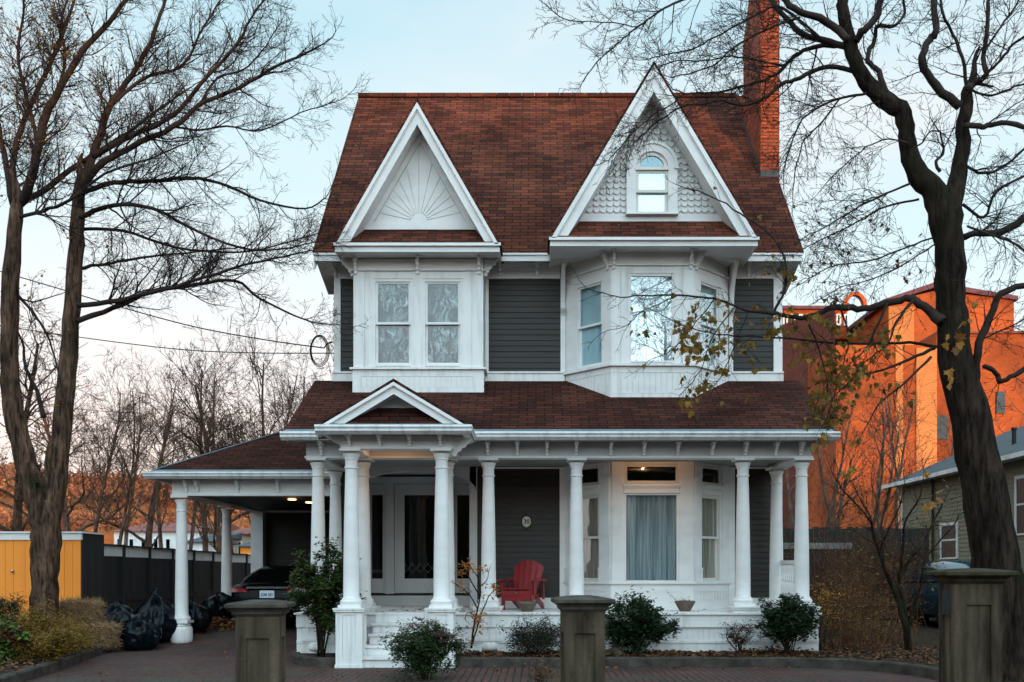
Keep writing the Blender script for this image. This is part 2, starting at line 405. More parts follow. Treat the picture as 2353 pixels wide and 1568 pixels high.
def window(parent, Mx, x0, x1, z0, z1, glass='glass', style='double', back=None, backd=.09, mid=None, fmat='frame', fw=.035, backlabel=None, sw=.042, bname='blind'):
    mb = MB(Mx)
    mb.box(x0, x0+fw, 0, .14, z0, z1); mb.box(x1-fw, x1, 0, .14, z0, z1)
    mb.box(x0+fw, x1-fw, 0, .14, z1-fw, z1); mb.box(x0+fw, x1-fw, -.02, .14, z0, z0+fw)
    w = mb.build('window', M[fmat], parent)
    a0, a1, b0, b1 = x0+fw, x1-fw, z0+fw, z1-fw
    def sash(s0, s1, y):
        m = MB(Mx)
        m.box(a0, a0+sw, y, y+.035, s0, s1); m.box(a1-sw, a1, y, y+.035, s0, s1)
        m.box(a0+sw, a1-sw, y, y+.035, s1-sw*.8, s1); m.box(a0+sw, a1-sw, y, y+.035, s0, s0+sw)
        m.build('sash', M[fmat], w)
        MB(Mx).box(a0+sw-.004, a1-sw+.004, y+.014, y+.018, s0+sw-.004, s1-sw*.8+.004).build('pane', M[glass], w)
    if style == 'double':
        mid = mid or (b0+b1)/2
        sash(mid-.02, b1, .025); sash(b0, mid+.02, .066)
    else:
        MB(Mx).box(a0, a1, .03, .034, b0, b1).build('pane', M[glass], w)
    if back == 'blind':
        m = MB(Mx); z = b0+.01
        while z < b1-.03:
            m.add([(a0,backd+.026,z+.032),(a1,backd+.026,z+.032),(a1,backd,z),(a0,backd,z)], [(0,1,2,3)]); z += .034
        m.box(a0, a1, backd, backd+.04, b1-.03, b1)
        m.build('blind', M['blind'], w)
    elif back == 'shade':
        MB(Mx).box(a0, a1, backd, backd+.004, b0, b1).build('roller_shade', M[backlabel or 'shade'], w)
    elif back in ('curtain', 'lace'):
        m = MB(Mx); n = 120; vs = []; rr = random.Random(int(x0*1000)); ph = rr.uniform(0, 6)
        amp = .042; rows = 9; base = [0]*(n+1); f = 0
        for i in range(n+1):
            f += rr.uniform(.15, .75); base[i] = f
        for r in range(rows):
            tz = r/(rows-1)
            for i in range(n+1):
                k = .25 + .75*(1-tz)
                y = backd + .02 + amp*k*math.sin(base[i]*1.2+ph) + .010*math.sin(i*.9+tz*3)
                vs.append((a0+(a1-a0)*i/n, y, b0+(b1-b0)*tz))
        fs = [(r*(n+1)+i, r*(n+1)+i+1, (r+1)*(n+1)+i+1, (r+1)*(n+1)+i) for r in range(rows-1) for i in range(n)]
        m.add(vs, fs).build('curtain', M[back], w, smooth=True)
    return w

# ---- main body walls -------------------------------------------------------
wz0, wz1 = pz(877, YW), pz(640, YW)                 # visible upper band of clapboards
soff = pz(605, YW)
mb = MB()
ar0, ar1, arz = -3.42, -1.11, 3.10                     # entry opening in the lower wall
bayL0, bayL1, bayR0, bayR1 = px(812,17.43), px(1110,17.43), px(1300,YW), px(1674,YW)
clap(mb, HX0+.1, bayL0, 5.0, soff, YW); clap(mb, bayL1, bayR0, 5.0, soff, YW); clap(mb, bayR1, HX1-.12, 5.0, soff, YW)
clap(mb, ar1, bayR0, ZF, 3.45, YW); clap(mb, bayR1, HX1-.12, ZF, 3.45, YW); clap(mb, HX0+.1, ar0, ZF, 3.45, YW)
mb.box(HX0+.1, ar0, YW, YW+.15, 0, 7.4); mb.box(ar0, ar1, YW, YW+.15, 3.46, 7.4); mb.box(ar1, HX1-.12, YW, YW+.15, 0, 7.4)
# side and back walls
for X, s in ((HX0, 1), (HX1-.02, -1)):
    xa, xb = (X, X+.1) if s > 0 else (X-.1, X)
    mb.prism([(xa,YW+.15,0),(xa,26.3,0),(xa,26.3,7.5),(xa,22.05,12.2),(xa,YW+.15,7.5)], (xb-xa,0,0))
    z = 0
    while z < 7.2:                                  # lapped side boards
        xo = X-.002 if s > 0 else X+.002
        xl = X-.018 if s > 0 else X+.018
        mb.add([(xl,YW,z),(xl,26.3,z),(xo,26.3,z+.105),(xo,YW,z+.105)], [(0,1,2,3)]); z += .105
mb.box(HX0, HX1, 26.2, 26.3, 0, 7.5)
mb.build('wall', M['clap'], house)
# trim on the main wall
def W(a, b, c, d, Y): return px(a,Y), px(b,Y), pz(d,Y), pz(c,Y)
MB().box(HX0, px(783,YW), YW-.03, YW+.2, ZF, soff).build('corner_board', M['white'], house)
MB().box(px(1777,YW), HX1, YW-.03, YW+.2, ZF, soff).build('corner_board', M['white'], house)
mb = MB()
for a, b in ((px(783,YW), bayL0), (bayL1, bayR0-.11), (bayR1+.08, px(1777,YW))):
    mb.box(a, b, YW-.024, YW-.002, pz(638,YW), soff); mb.box(a, b, YW-.05, YW-.003, pz(642,YW), pz(638,YW))
    mb.box(a, b, YW-.05, YW-.018, soff-.06, soff-.003)
mb.build('frieze_board', M['white'], house)
mb = MB()
for a, b in ((px(764,YW), bayL0-.003), (bayL1+.003, bayR0-.02), (bayR1+.003, px(1797,YW)+.02)):
    mb.box(a, b, YW-.034, YW-.004, pz(880,YW), pz(859,YW)); mb.box(a, b, YW-.055, YW-.005, pz(859,YW), pz(855,YW))
mb.build('skirt_board', M['white2'], house)
mb = MB()
mb.box(bayL1+.012, px(1123,YW), YW-.028, YW-.003, pz(855,YW), pz(642,YW))
mb.box(px(1288,YW), bayR0-.004, YW-.028, YW-.003, pz(855,YW), pz(605,YW))
mb.box(bayR1+.01, px(1684,YW), YW-.028, YW-.003, pz(855,YW), pz(605,YW))
mb.build('trim_board', M['white'], house)

# ---- main roof -------------------------------------------------------------
RX0, RX1 = px(719.6,17.55), px(1845.7,17.55)
ez, eY, rY, rz = 7.35, 17.5, 22.05, 12.46
sl = (rz-ez)/(rY-eY)
def roof_slab(mb, a, b, c, d, th=.06):
    a, b, c, d = map(Vector, (a,b,c,d)); n = (b-a).cross(d-a).normalized()
    if n.z < 0: n = -n
    mb.prism([a,b,c,d], -n*th)
mb = MB()
roof_slab(mb, (RX0,eY,ez),(RX1,eY,ez),(RX1,rY,rz),(RX0,rY,rz))
roof_slab(mb, (RX0,rY,rz),(RX1,rY,rz),(RX1,2*rY-eY,ez),(RX0,2*rY-eY,ez))
roof = mb.build('roof', M['shingle'], house)
mb = MB()                                           # ridge cap shingles
x = RX0
while x < 4.5:
    mb.box(x, x+.285, rY-.10, rY+.10, rz-.075+R.uniform(0,.008), rz+.022); x += .29
mb.build('ridge_cap', M['shingle'], roof)
mb = MB()                                           # weathered rake board strip
mb.box(RX0+.03, RX1-.03, eY+.02, eY+.05, ez-.14, ez-.03)
fa, fb = px(775,17.0)+.05, px(1145,17.0)-.03
for a, b in ((RX0+.02, -3.60), (-.64, .245), (3.875, RX1-.03)):
    mb.box(a, b, eY+.0, eY+.04, pz(600,17.5), pz(583,17.5)-.006); mb.box(a, b, eY-.03, eY+.0, pz(587,17.5), pz(582,17.5)-.004)
    mb.box(a, b, eY+.04, YW-.002, soff+.003, soff+.03)
mb.build('eave_cornice', M['white'], house)
mb = MB()                                           # rakes and raking soffits
for X, s in ((RX0, 1), (RX1, -1)):
    xa, xb = (X+.02, X+.05) if s > 0 else (X-.05, X-.02)
    mb.prism([(xa,eY+.03,ez-.10),(xa,rY,rz-.10),(xa,2*rY-eY,ez-.10),(xa,2*rY-eY,ez-.32),(xa,rY,rz-.34),(xa,eY+.03,ez-.32)], (xb-xa,0,0))
    w0, w1 = (X+.05, HX0+.04) if s > 0 else (HX1-.04, X-.05)
    if w1 > w0: mb.prism([(w0,eY+.05,ez-.13),(w0,rY,rz-.13),(w0,rY,rz-.17),(w0,eY+.05,ez-.17)], (w1-w0,0,0))
    mb.prism([(w0,eY+.041,soff-.001),(w0,eY+.041,soff-.10),(w0,YW+.6,soff-.42),(w0,YW+.6,soff-.001)], (max(.05,w1-w0),0,0))
mb.build('rake_board', M['white2'], house)
# chimney
cx0, cx1 = px(1747.5,19.45), px(1791,19.45)
mb = MB()
mb.box(cx0, cx1, 19.45, 21.06, 9.2, 12.72)
mb.prism([(cx0-.004,19.45,12.72),(cx0-.004,21.06,12.72),(cx0-.004,21.14,12.80),(cx0-.004,21.14,12.98),(cx0-.004,21.02,13.15),(cx0-.004,20.35,13.95),(cx0-.004,20.25,15.0),(cx0-.004,19.45,15.0)], (cx1-cx0+.004,0,0))
mb.box(cx0-.03, cx1+.02, 19.42, 20.28, 15.0, 15.2)
chim = mb.build('chimney', M['brick'], roof)
rr = random.Random(3); mb = MB()                    # rough proud bricks
for X0, X1, Y0, Y1 in ((cx0, cx1, None, None),):
    z = 9.25
    while z < 14.9:
        x = cx0 + rr.uniform(-.1, 0)
        while x < cx1-.02:
            a, b = max(x, cx0+.005), min(x+.20, cx1-.005)
            if b-a > .05 and rr.random() < .75: mb.box(a+.006, b-.006, 19.45-rr.uniform(.004,.022), 19.449, z+.006, z+.058)
            x += .21
        z += .070
mb.build('brick_face', M['brick'], chim)
mb = MB()                                            # stepped flashing at the chimney foot
for i in range(9):
    y = 19.47+i*.18; z = ez + sl*(y-eY)
    mb.box(cx0-.008, cx0-.002, y, y+.2, z-.05, z+.20)
mb.box(cx0, cx1, 19.43, 19.444, 9.4, ez+sl*(19.45-eY)+.10)
mb.build('flashing', M['lead'], chim)

# ---- gables ----------------------------------------------------------------
def gable(cx, half, zb, za, Yf, Yt, Yback, tz0, wband, cw, ctop, cbot, pent=True, soffit_to=None, roofmat='shingle'):
    """steep front gable: roof slabs, bargeboards, box cornice and a small pent roof"""
    s = (za-zb)/half
    L = math.hypot(half, za-zb); nx, nz = (za-zb)/L, half/L
    mb = MB()
    for sg in (-1, 1):
        e = Vector((cx+sg*half, 0, zb)); a = Vector((cx, 0, za)); n = Vector((sg*nx, 0, nz))
        ext = (e-a).normalized()*.05
        poly = [a+n*.0, e+ext, e+ext+n*.045, Vector((cx,0,za+.045/nz))]
        mb.prism([(p.x, Yf-.035, p.z) for p in poly], (0, Yback-Yf+.035, 0))
    g = mb.build('gable_roof', M[roofmat], house)
    mb = MB()
    for sg in (-1, 1):
        e = Vector((cx+sg*half, 0, zb)); a = Vector((cx, 0, za)); n = Vector((sg*nx, 0, nz))
        def band(o0, o1, y0, y1):
            # strip between two offsets (perpendicular, inward) below the roof edge, mitred at the apex
            pts = []
            def P(o, end):
                if end: return Vector((cx, 0, za-o/nz))
                q = e - n*o
                k = (q.z - (zb - .0)) ; 
                # cut square to the cornice top
                t = (a-e).normalized(); q = q + t*((zb-q.z)/t.z)
                return q
            poly = [P(o0,1), P(o0,0), P(o1,0), P(o1,1)]
            mb.prism([(p.x, y0, p.z) for p in poly], (0, y1-y0, 0))
        band(.0, wband*.30, Yf-.05, Yf+.06)
        band(wband*.30, wband*.38, Yf-.02, Yf+.05)
        band(wband*.38, wband, Yf, Yf+.045)
        band(wband*.38+.002, wband-.02, Yf+.045, Yt)   # soffit depth
    mb.build('bargeboard', M['white'], house)
    # box cornice
    mb = MB()
    x0, x1 = cx-cw, cx+cw
    mb.box(x0, x1, Yf, Yf+.04, cbot, ctop-.05)
    mb.box(x0-.02, x1+.02, Yf-.05, Yf+.045, ctop-.05, ctop)
    ys = soffit_to or Yt
    mb.box(x0, x0+.03, Yf+.04, ys, cbot, ctop-.01); mb.box(x1-.03, x1, Yf+.04, ys, cbot, ctop-.01)
    n = max(3, int((ys-Yf-.05)/.07))
    for i in range(n):
        y = Yf+.04+(ys-Yf-.04)*i/n; mb.box(x0+.03, x1-.03, y, y+(ys-Yf-.04)/n-.006, cbot+.03, cbot+.045)
    mb.box(x0+.03, x1-.03, Yf+.045, ys, cbot+.046, cbot+.06)
    mb.build('cornice', M['white'], house)
    if pent:
        mb = MB()
        wi = (half - wband/nx) - .0
        def wx(z): return (za - z)/s
        zt = tz0
        b0 = wx(ctop) + .02; b1 = wx(zt)
        roof_slab(mb, (cx-b0,Yf-.03,ctop+.012),(cx+b0,Yf-.03,ctop+.012),(cx+b1,Yt,zt),(cx-b1,Yt,zt), .03)
        mb.build('pent_roof', M[roofmat], house)
    return s, nx, nz
# left gable with sunburst panel
gcx, gh, gza, gzb = -2.115, 1.445, pz(238,17.0), pz(563,17.0)
ctop, cbot = pz(560,17.0), pz(579,17.0)
s, nx, nz = gable(gcx, gh, gzb, gza, 17.0, 17.43, 20.2, pz(529,17.43), .185, gh+.02, ctop, cbot)
mb = MB(); tz = pz(529,17.43)
def tri(mb, cx, za, s, z0, off, y0, y1, offtop=None):
    """upright triangle inside the gable, inset by off (perpendicular)"""
    k = off/math.cos(math.atan(1/s)) if s else off
    top = za - off*math.sqrt(1+s*s)
    hw = (top - z0)/s
    mb.prism([(cx-hw,y0,z0),(cx+hw,y0,z0),(cx,y0,top)], (0,y1-y0,0))
    return top, hw
tri(mb, gcx, gza, s, tz-.3, .05, 17.44, 17.52)
gp = mb.build('gable_panel', M['white'], house)
# frame boards of the panel and the sunburst wedges
z1 = pz(511,17.43); mb = MB()
top0 = gza-.10*math.sqrt(1+s*s); top1 = pz(327.6,17.43); 
hw0 = (top0-tz)/s; hwi = (top1-z1)/s
mb.box(gcx-hw0, gcx+hw0, 17.40, 17.44, tz, z1)
for sg in (-1,1):
    mb.prism([(gcx,17.405,top0),(gcx+sg*(top0-z1)/s,17.405,z1+.002),(gcx+sg*hwi,17.405,z1+.002),(gcx,17.405,top1)], (0,.033,0))
mb.build('panel_frame', M['white'], gp)
mb = MB(); c = Vector((px(963,17.43), 17.42, z1)); rin = .165; nray = 14
def ray_end(th):
    d = Vector((math.cos(th), 0, math.sin(th)))
    best = 99
    for sg in (-1, 1):                               # side lines: z = top1 - s*|x-gcx|
        den = d.z + s*sg*d.x
        if abs(den) > 1e-6:
            t = (top1 - z1 - s*sg*(c.x-gcx))/den
            if t > 0: best = min(best, t)
    return c + d*(best-.008)
for i in range(nray):
    g = .006
    a0, a1 = math.pi*i/nray, math.pi*(i+1)/nray
    p0, p1 = ray_end(a0+.006), ray_end(a1-.006)
    poly = [c+Vector((math.cos(a0+.035),0,math.sin(a0+.035)))*rin, p0]
    tip = Vector((gcx, 17.42, top1-.01))
    if a0 < math.pi/2 < a1: poly.append(tip)
    poly += [p1, c+Vector((math.cos(a1-.035),0,math.sin(a1-.035)))*rin]
    mb.prism([(p.x,17.418,p.z) for p in poly], (0,.02,0))
mb.prism([(c.x+.155*math.cos(math.pi*i/20),17.412,z1+.002+.155*math.sin(math.pi*i/20)) for i in range(21)], (0,.026,0))
mb.build('sunburst', M['white'], gp)
# right gable
qcx, qh, qza, qzb = 2.065, 1.80, pz(153,16.76), pz(549,16.76)
qct, qcb = pz(547,16.76), pz(565.5,16.76)
s2, nx2, nz2 = gable(qcx, qh, qzb, qza, 16.76, 17.2, 20.8, pz(509,17.2), .225, qh+.02, qct, qcb, soffit_to=17.99)
tz2 = pz(509,17.2)
mb = MB(); tri(mb, qcx, qza, s2, tz2-.3, .05, 17.26, 17.32)
gp2 = mb.build('gable_panel', M['white'], house)
mb = MB()                                            # fish-scale shingles, lower half cut round
row = .108; wsc = .122; z = pz(490,17.2)+.02; k = 0
wx0, wx1 = px(1440,17.2), px(1556,17.2)
while z < qza-.75:
    zt = z+row*1.25
    hw = (qza-.24*math.sqrt(1+s2*s2)-z)/s2
    n = int(hw*2/wsc)+3; x = qcx - n/2*wsc + (wsc/2 if k % 2 else 0)
    for i in range(n):
        a, b = x+i*wsc+.004, x+(i+1)*wsc-.004
        lim = (qza-.02-zt)/s2
        if b < qcx-lim-.1 or a > qcx+lim+.1: continue
        if z > pz(387,17.2)-.1:
            if math.hypot((a+b)/2-px(1498,17.2), max(0, z+.05-pz(387,17.2))) < .36: continue
        elif a > wx0-.06 and b < wx1+.06: continue
        pts = [(a,0,zt),(a,0,z+.046),(a+.015,0,z+.021),(a+.038,0,z+.003),((a+b)/2,0,z-.001),(b-.038,0,z+.003),(b-.015,0,z+.021),(b,0,z+.046),(b,0,zt)]
        yy = 17.232
        vs = [(p[0], yy - .014 + .034*(p[2]-z)/(zt-z), p[2]) for p in pts]
        mb.prism(vs, (0,.016,0))
    z += row; k += 1
mb.build('fish_scale_shingles', M['white'], gp2)
mb = MB(); hwb = (qza-.10*math.sqrt(1+s2*s2)-tz2)/s2
mb.box(qcx-hwb, qcx+hwb, 17.2, 17.26, tz2, pz(492,17.2)); mb.build('panel_frame', M['white'], gp2)
# arched window
Y = 17.15; ax = px(1498,Y); aimp = pz(386,Y); awi, awo = (px(1535,Y)-px(1461,Y))/2, (px(1556.5,Y)-px(1439.5,Y))/2
ri, ro = awi+.02, awo
mb = MB()
b0 = pz(490,Y)
for sg in (-1,1): mb.box(ax+sg*awi, ax+sg*awo, Y-.03, Y+.08, b0, aimp)
mb.box(ax-awo-.015, ax+awo+.015, Y-.05, Y+.08, b0-.03, b0-.001)
nA = 20
def arc(mb, r0, r1, y0, y1):
    for i in range(nA):
        t0, t1 = math.pi*i/nA, math.pi*(i+1)/nA
        mb.prism([(ax+r0*math.cos(t0),y0,aimp+r0*math.sin(t0)),(ax+r1*math.cos(t0),y0,aimp+r1*math.sin(t0)),
                  (ax+r1*math.cos(t1),y0,aimp+r1*math.sin(t1)),(ax+r0*math.cos(t1),y0,aimp+r0*math.sin(t1))], (0,y1-y0,0))
arc(mb, awi, awo-.04, Y-.03, Y+.08); arc(mb, awo-.04, awo+.012, Y-.055, Y+.08)
for sg in (-1,1): mb.box(ax+sg*(awo+.02), ax+sg*(awo-.06), Y-.06, Y-.031, aimp-.03, aimp-.001)
wn = mb.build('arched_window', M['white'], house)
mb = MB(); arc(mb, awi-.065, awi-.001, Y+.005, Y+.06); mb.box(ax-awi-.02, ax+awi+.02, Y-.04, Y+.06, aimp-.05, aimp-.0)
mb.build('fanlight_frame', M['frame'], wn)
mb = MB(); mb.prism([(ax+(awi-.03)*math.cos(math.pi*i/24),Y+.03,aimp+(awi-.03)*math.sin(math.pi*i/24)) for i in range(25)], (0,.004,0))
mb.build('pane', M['glass_teal'], wn)
def sash_unit(w, x0, x1, z0, z1, y, gl):
    m = MB(); q = .05
    m.box(x0,x0+q,y,y+.04,z0,z1); m.box(x1-q,x1,y,y+.04,z0,z1); m.box(x0+q,x1-q,y,y+.04,z1-.035,z1); m.box(x0+q,x1-q,y,y+.04,z0,z0+q)
    m.build('sash', M['frame'], w)
    MB().box(x0+q-.003,x1-q+.003,y+.015,y+.019,z0+q-.003,z1-.032).build('pane', M[gl], w)
zm = pz(440,Y)
sash_unit(wn, ax-awi+.002, ax+awi-.002, zm-.02, aimp-.055, Y+.0, 'glass_sky')
sash_unit(wn, ax-awi+.002, ax+awi-.002, b0, zm+.02, Y+.045, 'glass_sky')
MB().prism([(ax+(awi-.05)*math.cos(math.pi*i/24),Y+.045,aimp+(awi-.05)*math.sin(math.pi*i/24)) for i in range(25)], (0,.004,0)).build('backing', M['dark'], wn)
MB().box(ax-awi+.03, ax+awi-.03, Y+.095, Y+.10, b0+.02, aimp-.06).build('roller_shade', M['shade'], wn)

# ---- upper left bay --------------------------------------------------------
YB = 17.43; Mx = TY(YB); bz0, bz1 = pz(905,YB)-.02, 7.19
wl = [W(858,948,643,842,YB), W(972.5,1062,643,842,YB)]
mb = MB(Mx); wall_holes(mb, bayL0, bayL1, bz0, bz1, wl, 0, .10)
mb.box(bayL0, bayL0+.10, .10, .58, bz0-.3, bz1); mb.box(bayL1-.10, bayL1, .10, .58, bz0-.3, bz1)
mb.box(bayL0+.1, bayL1-.1, .1, .58, bz0-.3, bz0); 
bay = mb.build('bay_wall', M['white'], house)
mb = MB(Mx)
def band(mb, x0, x1, z0, z1, p, side=.58):
    mb.box(x0-p, x1+p, -p, -.001, z0, z1); mb.box(x1+.001, x1+p, -.001, side-.03, z0, z1); mb.box(x0-p, x0-.001, -.001, side-.03, z0, z1)
band(mb, bayL0, bayL1, pz(623.5,YB), pz(620,YB), .045); band(mb, bayL0, bayL1, pz(850,YB), pz(845.5,YB), .06)
band(mb, bayL0, bayL1, pz(866,YB), pz(851,YB), .014); band(mb, bayL0, bayL1, bz0, pz(891,YB), .014)
mb.box(bayL0-.014, px(830,YB), -.014, -.001, pz(891,YB), pz(866,YB)); mb.box(px(1087,YB), bayL1+.014, -.014, -.001, pz(891,YB), pz(866,YB))
for a, b in ((815,838), (838.6,857.5), (948.5,972), (1062.5,1084), (1084.6,1107)):
    mb.box(px(a,YB)+.003, px(b,YB)-.003, -.012, -.001, pz(845,YB), pz(624,YB))
mb.box(px(838.6,YB), px(1084,YB), -.013, -.0005, pz(641,YB), pz(626,YB))
mb.build('bay_trim', M['white2'], bay)
mb = MB(Mx); beads(mb, px(831,YB), px(1086.5,YB), pz(890.5,YB), pz(866.5,YB), -.010, .098, .007, .009); mb.build('beadboard', M['white'], bay)
for q in wl: window(house, Mx, q[0], q[1], q[2], q[3], 'glass_film', 'double', 'blind', .11, fmat='white')
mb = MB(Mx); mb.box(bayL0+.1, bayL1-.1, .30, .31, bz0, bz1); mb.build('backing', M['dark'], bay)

# ---- right bay, both storeys ------------------------------------------------
YB2 = 17.2; fx0, fx1 = px(1404,YB2), px(1594,YB2)
A, B, C2, D = (bayR0, YW), (fx0, YB2), (fx1, YB2), (bayR1, YW)
cantL, cantR, frontM = frame_M(A, B), frame_M(C2, D), TY(YB2)
lenL = math.hypot(B[0]-A[0], B[1]-A[1]); lenR = math.hypot(D[0]-C2[0], D[1]-C2[1])
def ring(mb, z0, z1, p, d=0.0):
    """band round the canted bay standing p proud"""
    def off(pts, p):
        out = []
        for i, q in enumerate(pts):
            ds = []
            for a, b in ((i-1, i), (i, i+1)):
                if 0 <= a and b < len(pts):
                    u = Vector((pts[b][0]-pts[a][0], pts[b][1]-pts[a][1])).normalized(); ds.append(Vector((u.y, -u.x)))
            if len(ds) == 1: n = ds[0]; k = 1
            else:
                n = (ds[0]+ds[1]).normalized(); k = 1/n.dot(ds[0])
            out.append((q[0]+n.x*p*k, q[1]+n.y*p*k))
        return out
    base = [A, B, C2, D]; o = off(base, p); i_ = off(base, d)
    for k in range(3):
        q = [i_[k], o[k], o[k+1], i_[k+1]]
        mb.prism([(x, y, z0) for x, y in q], (0, 0, z1-z0))
# upper
ub0, ub1 = pz(919,YB2)-.03, 7.25
wc = W(1447,1548,631,833,YB2); wz_0, wz_1 = pz(838,YB2)+.02, pz(636,YB2)
mb = MB(frontM); wall_holes(mb, fx0, fx1, ub0, ub1, [wc], 0, .10)
cw0, cw1 = lenL*.24, lenL*.83
mb.M = cantL; wall_holes(mb, 0, lenL, ub0, ub1, [(cw0, cw1, wz_0, wz_1)], 0, .10)
mb.M = cantR; wall_holes(mb, 0, lenR, ub0, ub1, [(lenR*.17, lenR*.76, wz_0, wz_1)], 0, .10)
mb.M = None; mb.prism([(A[0]+.1,YW,ub0+.02),(B[0],YB2+.11,ub0+.02),(C2[0],YB2+.11,ub0+.02),(D[0]-.1,YW,ub0+.02)], (0,0,.03))
ubay = mb.build('bay_wall', M['white'], house)
mb = MB()
ring(mb, pz(611.5,YB2), pz(608.5,YB2), .045); ring(mb, pz(842,YB2), pz(836.5,YB2), .065, .002)
ring(mb, pz(857,YB2), pz(843,YB2), .013, .002); ring(mb, ub0, pz(905.5,YB2), .013, .002)
mb.M = frontM
for a, b in ((fx0+.005, px(1427,YB2)), (px(1572,YB2), fx1-.005)): mb.box(a, b, -.013, -.002, pz(905,YB2), pz(857.5,YB2))
for a, b in ((1407,1426), (1426.7,1446), (1549,1567), (1567.7,1591)): mb.box(px(a,YB2)+.003, px(b,YB2)-.003, -.012, -.001, pz(836,YB2), pz(612,YB2))
mb.box(px(1426.7,YB2), px(1567,YB2), -.013, -.0005, pz(629,YB2), pz(614,YB2))
for Mc, L in ((cantL, lenL), (cantR, lenR)):
    mb.M = Mc; mb.box(.02, .12, -.013, -.002, pz(905,YB2), pz(857.5,YB2)); mb.box(L-.12, L-.02, -.013, -.002, pz(905,YB2), pz(857.5,YB2))
mb.build('bay_trim', M['white2'], ubay)
mb = MB(frontM); beads(mb, px(1428,YB2), px(1571,YB2), pz(904.5,YB2), pz(858,YB2), -.009, .10, .007, .008)
for Mc, L in ((cantL, lenL), (cantR, lenR)):
    mb.M = Mc; beads(mb, .125, L-.125, pz(904.5,YB2), pz(858,YB2), -.009, .09, .007, .008)
mb.build('beadboard', M['white'], ubay)
window(house, frontM, *wc, 'glass_sky', 'single', 'shade', .12, fmat='white', fw=.028)
window(house, cantL, cw0, cw1, wz_0, wz_1, 'glass_teal', 'double', 'shade', .105, fmat='white', backlabel='shade_teal')
window(house, cantR, lenR*.17, lenR*.76, wz_0, wz_1, 'glass_sky', 'double', 'shade', .12, fmat='white')
# lower
lb0, lb1 = ZF-.02, 3.46
lw = W(1434,1560,1112,1338,YB2); tw = W(1434.5,1559,1066,1112,YB2)
sill = pz(1338,YB2)
mb = MB(frontM); wall_holes(mb, fx0, fx1, lb0, lb1, [(lw[0]+.01, lw[1]-.01, sill, pz(1066,YB2))], 0, .10)
l0, l1, r0, r1 = lenL*.25, lenL*.76, lenR*.20, lenR*.76
mb.M = cantL; wall_holes(mb, 0, lenL, lb0, lb1, [(l0, l1, sill, pz(1066,YB2))], 0, .10)
mb.M = cantR; wall_holes(mb, 0, lenR, lb0, lb1, [(r0, r1, sill, pz(1066,YB2))], 0, .10)
lbay = mb.build('bay_wall', M['white'], house)
mb = MB(); ring(mb, pz(1342.5,YB2), pz(1337.5,YB2), .065, .002); ring(mb, pz(1360,YB2), pz(1343,YB2), .014, .002); ring(mb, ZF, pz(1382,YB2), .014, .002)
mb.M = frontM
for a, b in ((fx0+.005, px(1430,YB2)), (px(1568,YB2), fx1-.005)): mb.box(a, b, -.013, -.002, pz(1382,YB2), pz(1360,YB2))
def pilaster(mb, x0, x1, flutes):
    mb.box(x0, x1, -.028, -.001, sill, pz(1066,YB2)+.02)
    mb.box(x0-.012, x1+.012, -.044, -.001, sill, pz(1308,YB2)); mb.box(x0-.016, x1+.016, -.052, -.001, pz(1308,YB2), pz(1305,YB2))
    mb.box(x0-.008, x1+.008, -.040, -.001, pz(1096,YB2), pz(1064,YB2)+.02)
    w = (x1-x0)
    zt, zb = pz(1099,YB2), pz(1236,YB2); n = flutes
    for i in range(n+1):
        xx = x0+w*(.12+.76*i/n); mb.box(xx-.006, xx+.006, -.036, -.027, zb, zt)
    c = ((x0+x1)/2, -.041, pz(1080,YB2))
    for r, d in ((w*.36, .006), (w*.26, .013), (w*.12, .02)): mb.lathe([(r, 0), (r, d)], c, 16, 'y')
pilaster(mb, px(1407,YB2), px(1432.5,YB2), 6); pilaster(mb, px(1561.5,YB2), px(1592,YB2), 6)
mb.M = cantL; pilaster(mb, .02, l0-.012, 3); pilaster(mb, l1+.012, lenL-.015, 4)
mb.M = cantR; pilaster(mb, .015, r0-.012, 4); pilaster(mb, r1+.03, lenR-.02, 3)
for Mc, L in ((cantL, lenL), (cantR, lenR)):
    mb.M = Mc; mb.box(.01, .10, -.013, -.002, pz(1382,YB2), pz(1360,YB2)); mb.box(L-.10, L-.01, -.013, -.002, pz(1382,YB2), pz(1360,YB2))
mb.build('bay_trim', M['white'], lbay)
mb = MB(frontM); beads(mb, px(1431,YB2), px(1567,YB2), pz(1381.5,YB2), pz(1360.5,YB2), -.009, .10, .007, .008)
for Mc, L in ((cantL, lenL), (cantR, lenR)):
    mb.M = Mc; beads(mb, .105, L-.105, pz(1381.5,YB2), pz(1360.5,YB2), -.009, .09, .007, .008)
mb.build('beadboard', M['white'], lbay)
def lower_window(Mc, x0, x1, style, back):
    w = window(house, Mc, x0, x1, sill, pz(1134,YB2), 'glass', style, back, .10, fmat='frame' if style == 'double' else 'white', fw=.03, mid=pz(1234,YB2))
    window(house, Mc, x0, x1, pz(1111,YB2), pz(1067,YB2), 'glass_dark', 'single', None, fmat='frame', fw=.045)
    m = MB(Mc); za, zb = pz(1134,YB2), pz(1112,YB2)
    m.box(x0-.012, x1+.012, -.035, .09, za+.001, zb-.001); m.box(x0-.03, x1+.03, -.075, -.034, zb-.045, zb-.002); m.box(x0-.022, x1+.022, -.06, -.034, zb-.06, zb-.045)
    n = int((x1-x0)/.034)
    for i in range(n):
        xx = x0+(x1-x0)*(i+.5)/n; m.box(xx-.010, xx+.010, -.053, -.034, zb-.092, zb-.061)
    m.box(x0-.02, x1+.02, -.045, -.034, za+.002, za+.05)
    m.build('dentil_cornice', M['white'], house)
lower_window(frontM, lw[0]+.01, lw[1]-.01, 'single', 'curtain')
lower_window(cantL, l0, l1, 'double', 'lace'); lower_window(cantR, r0, r1, 'double', 'lace')
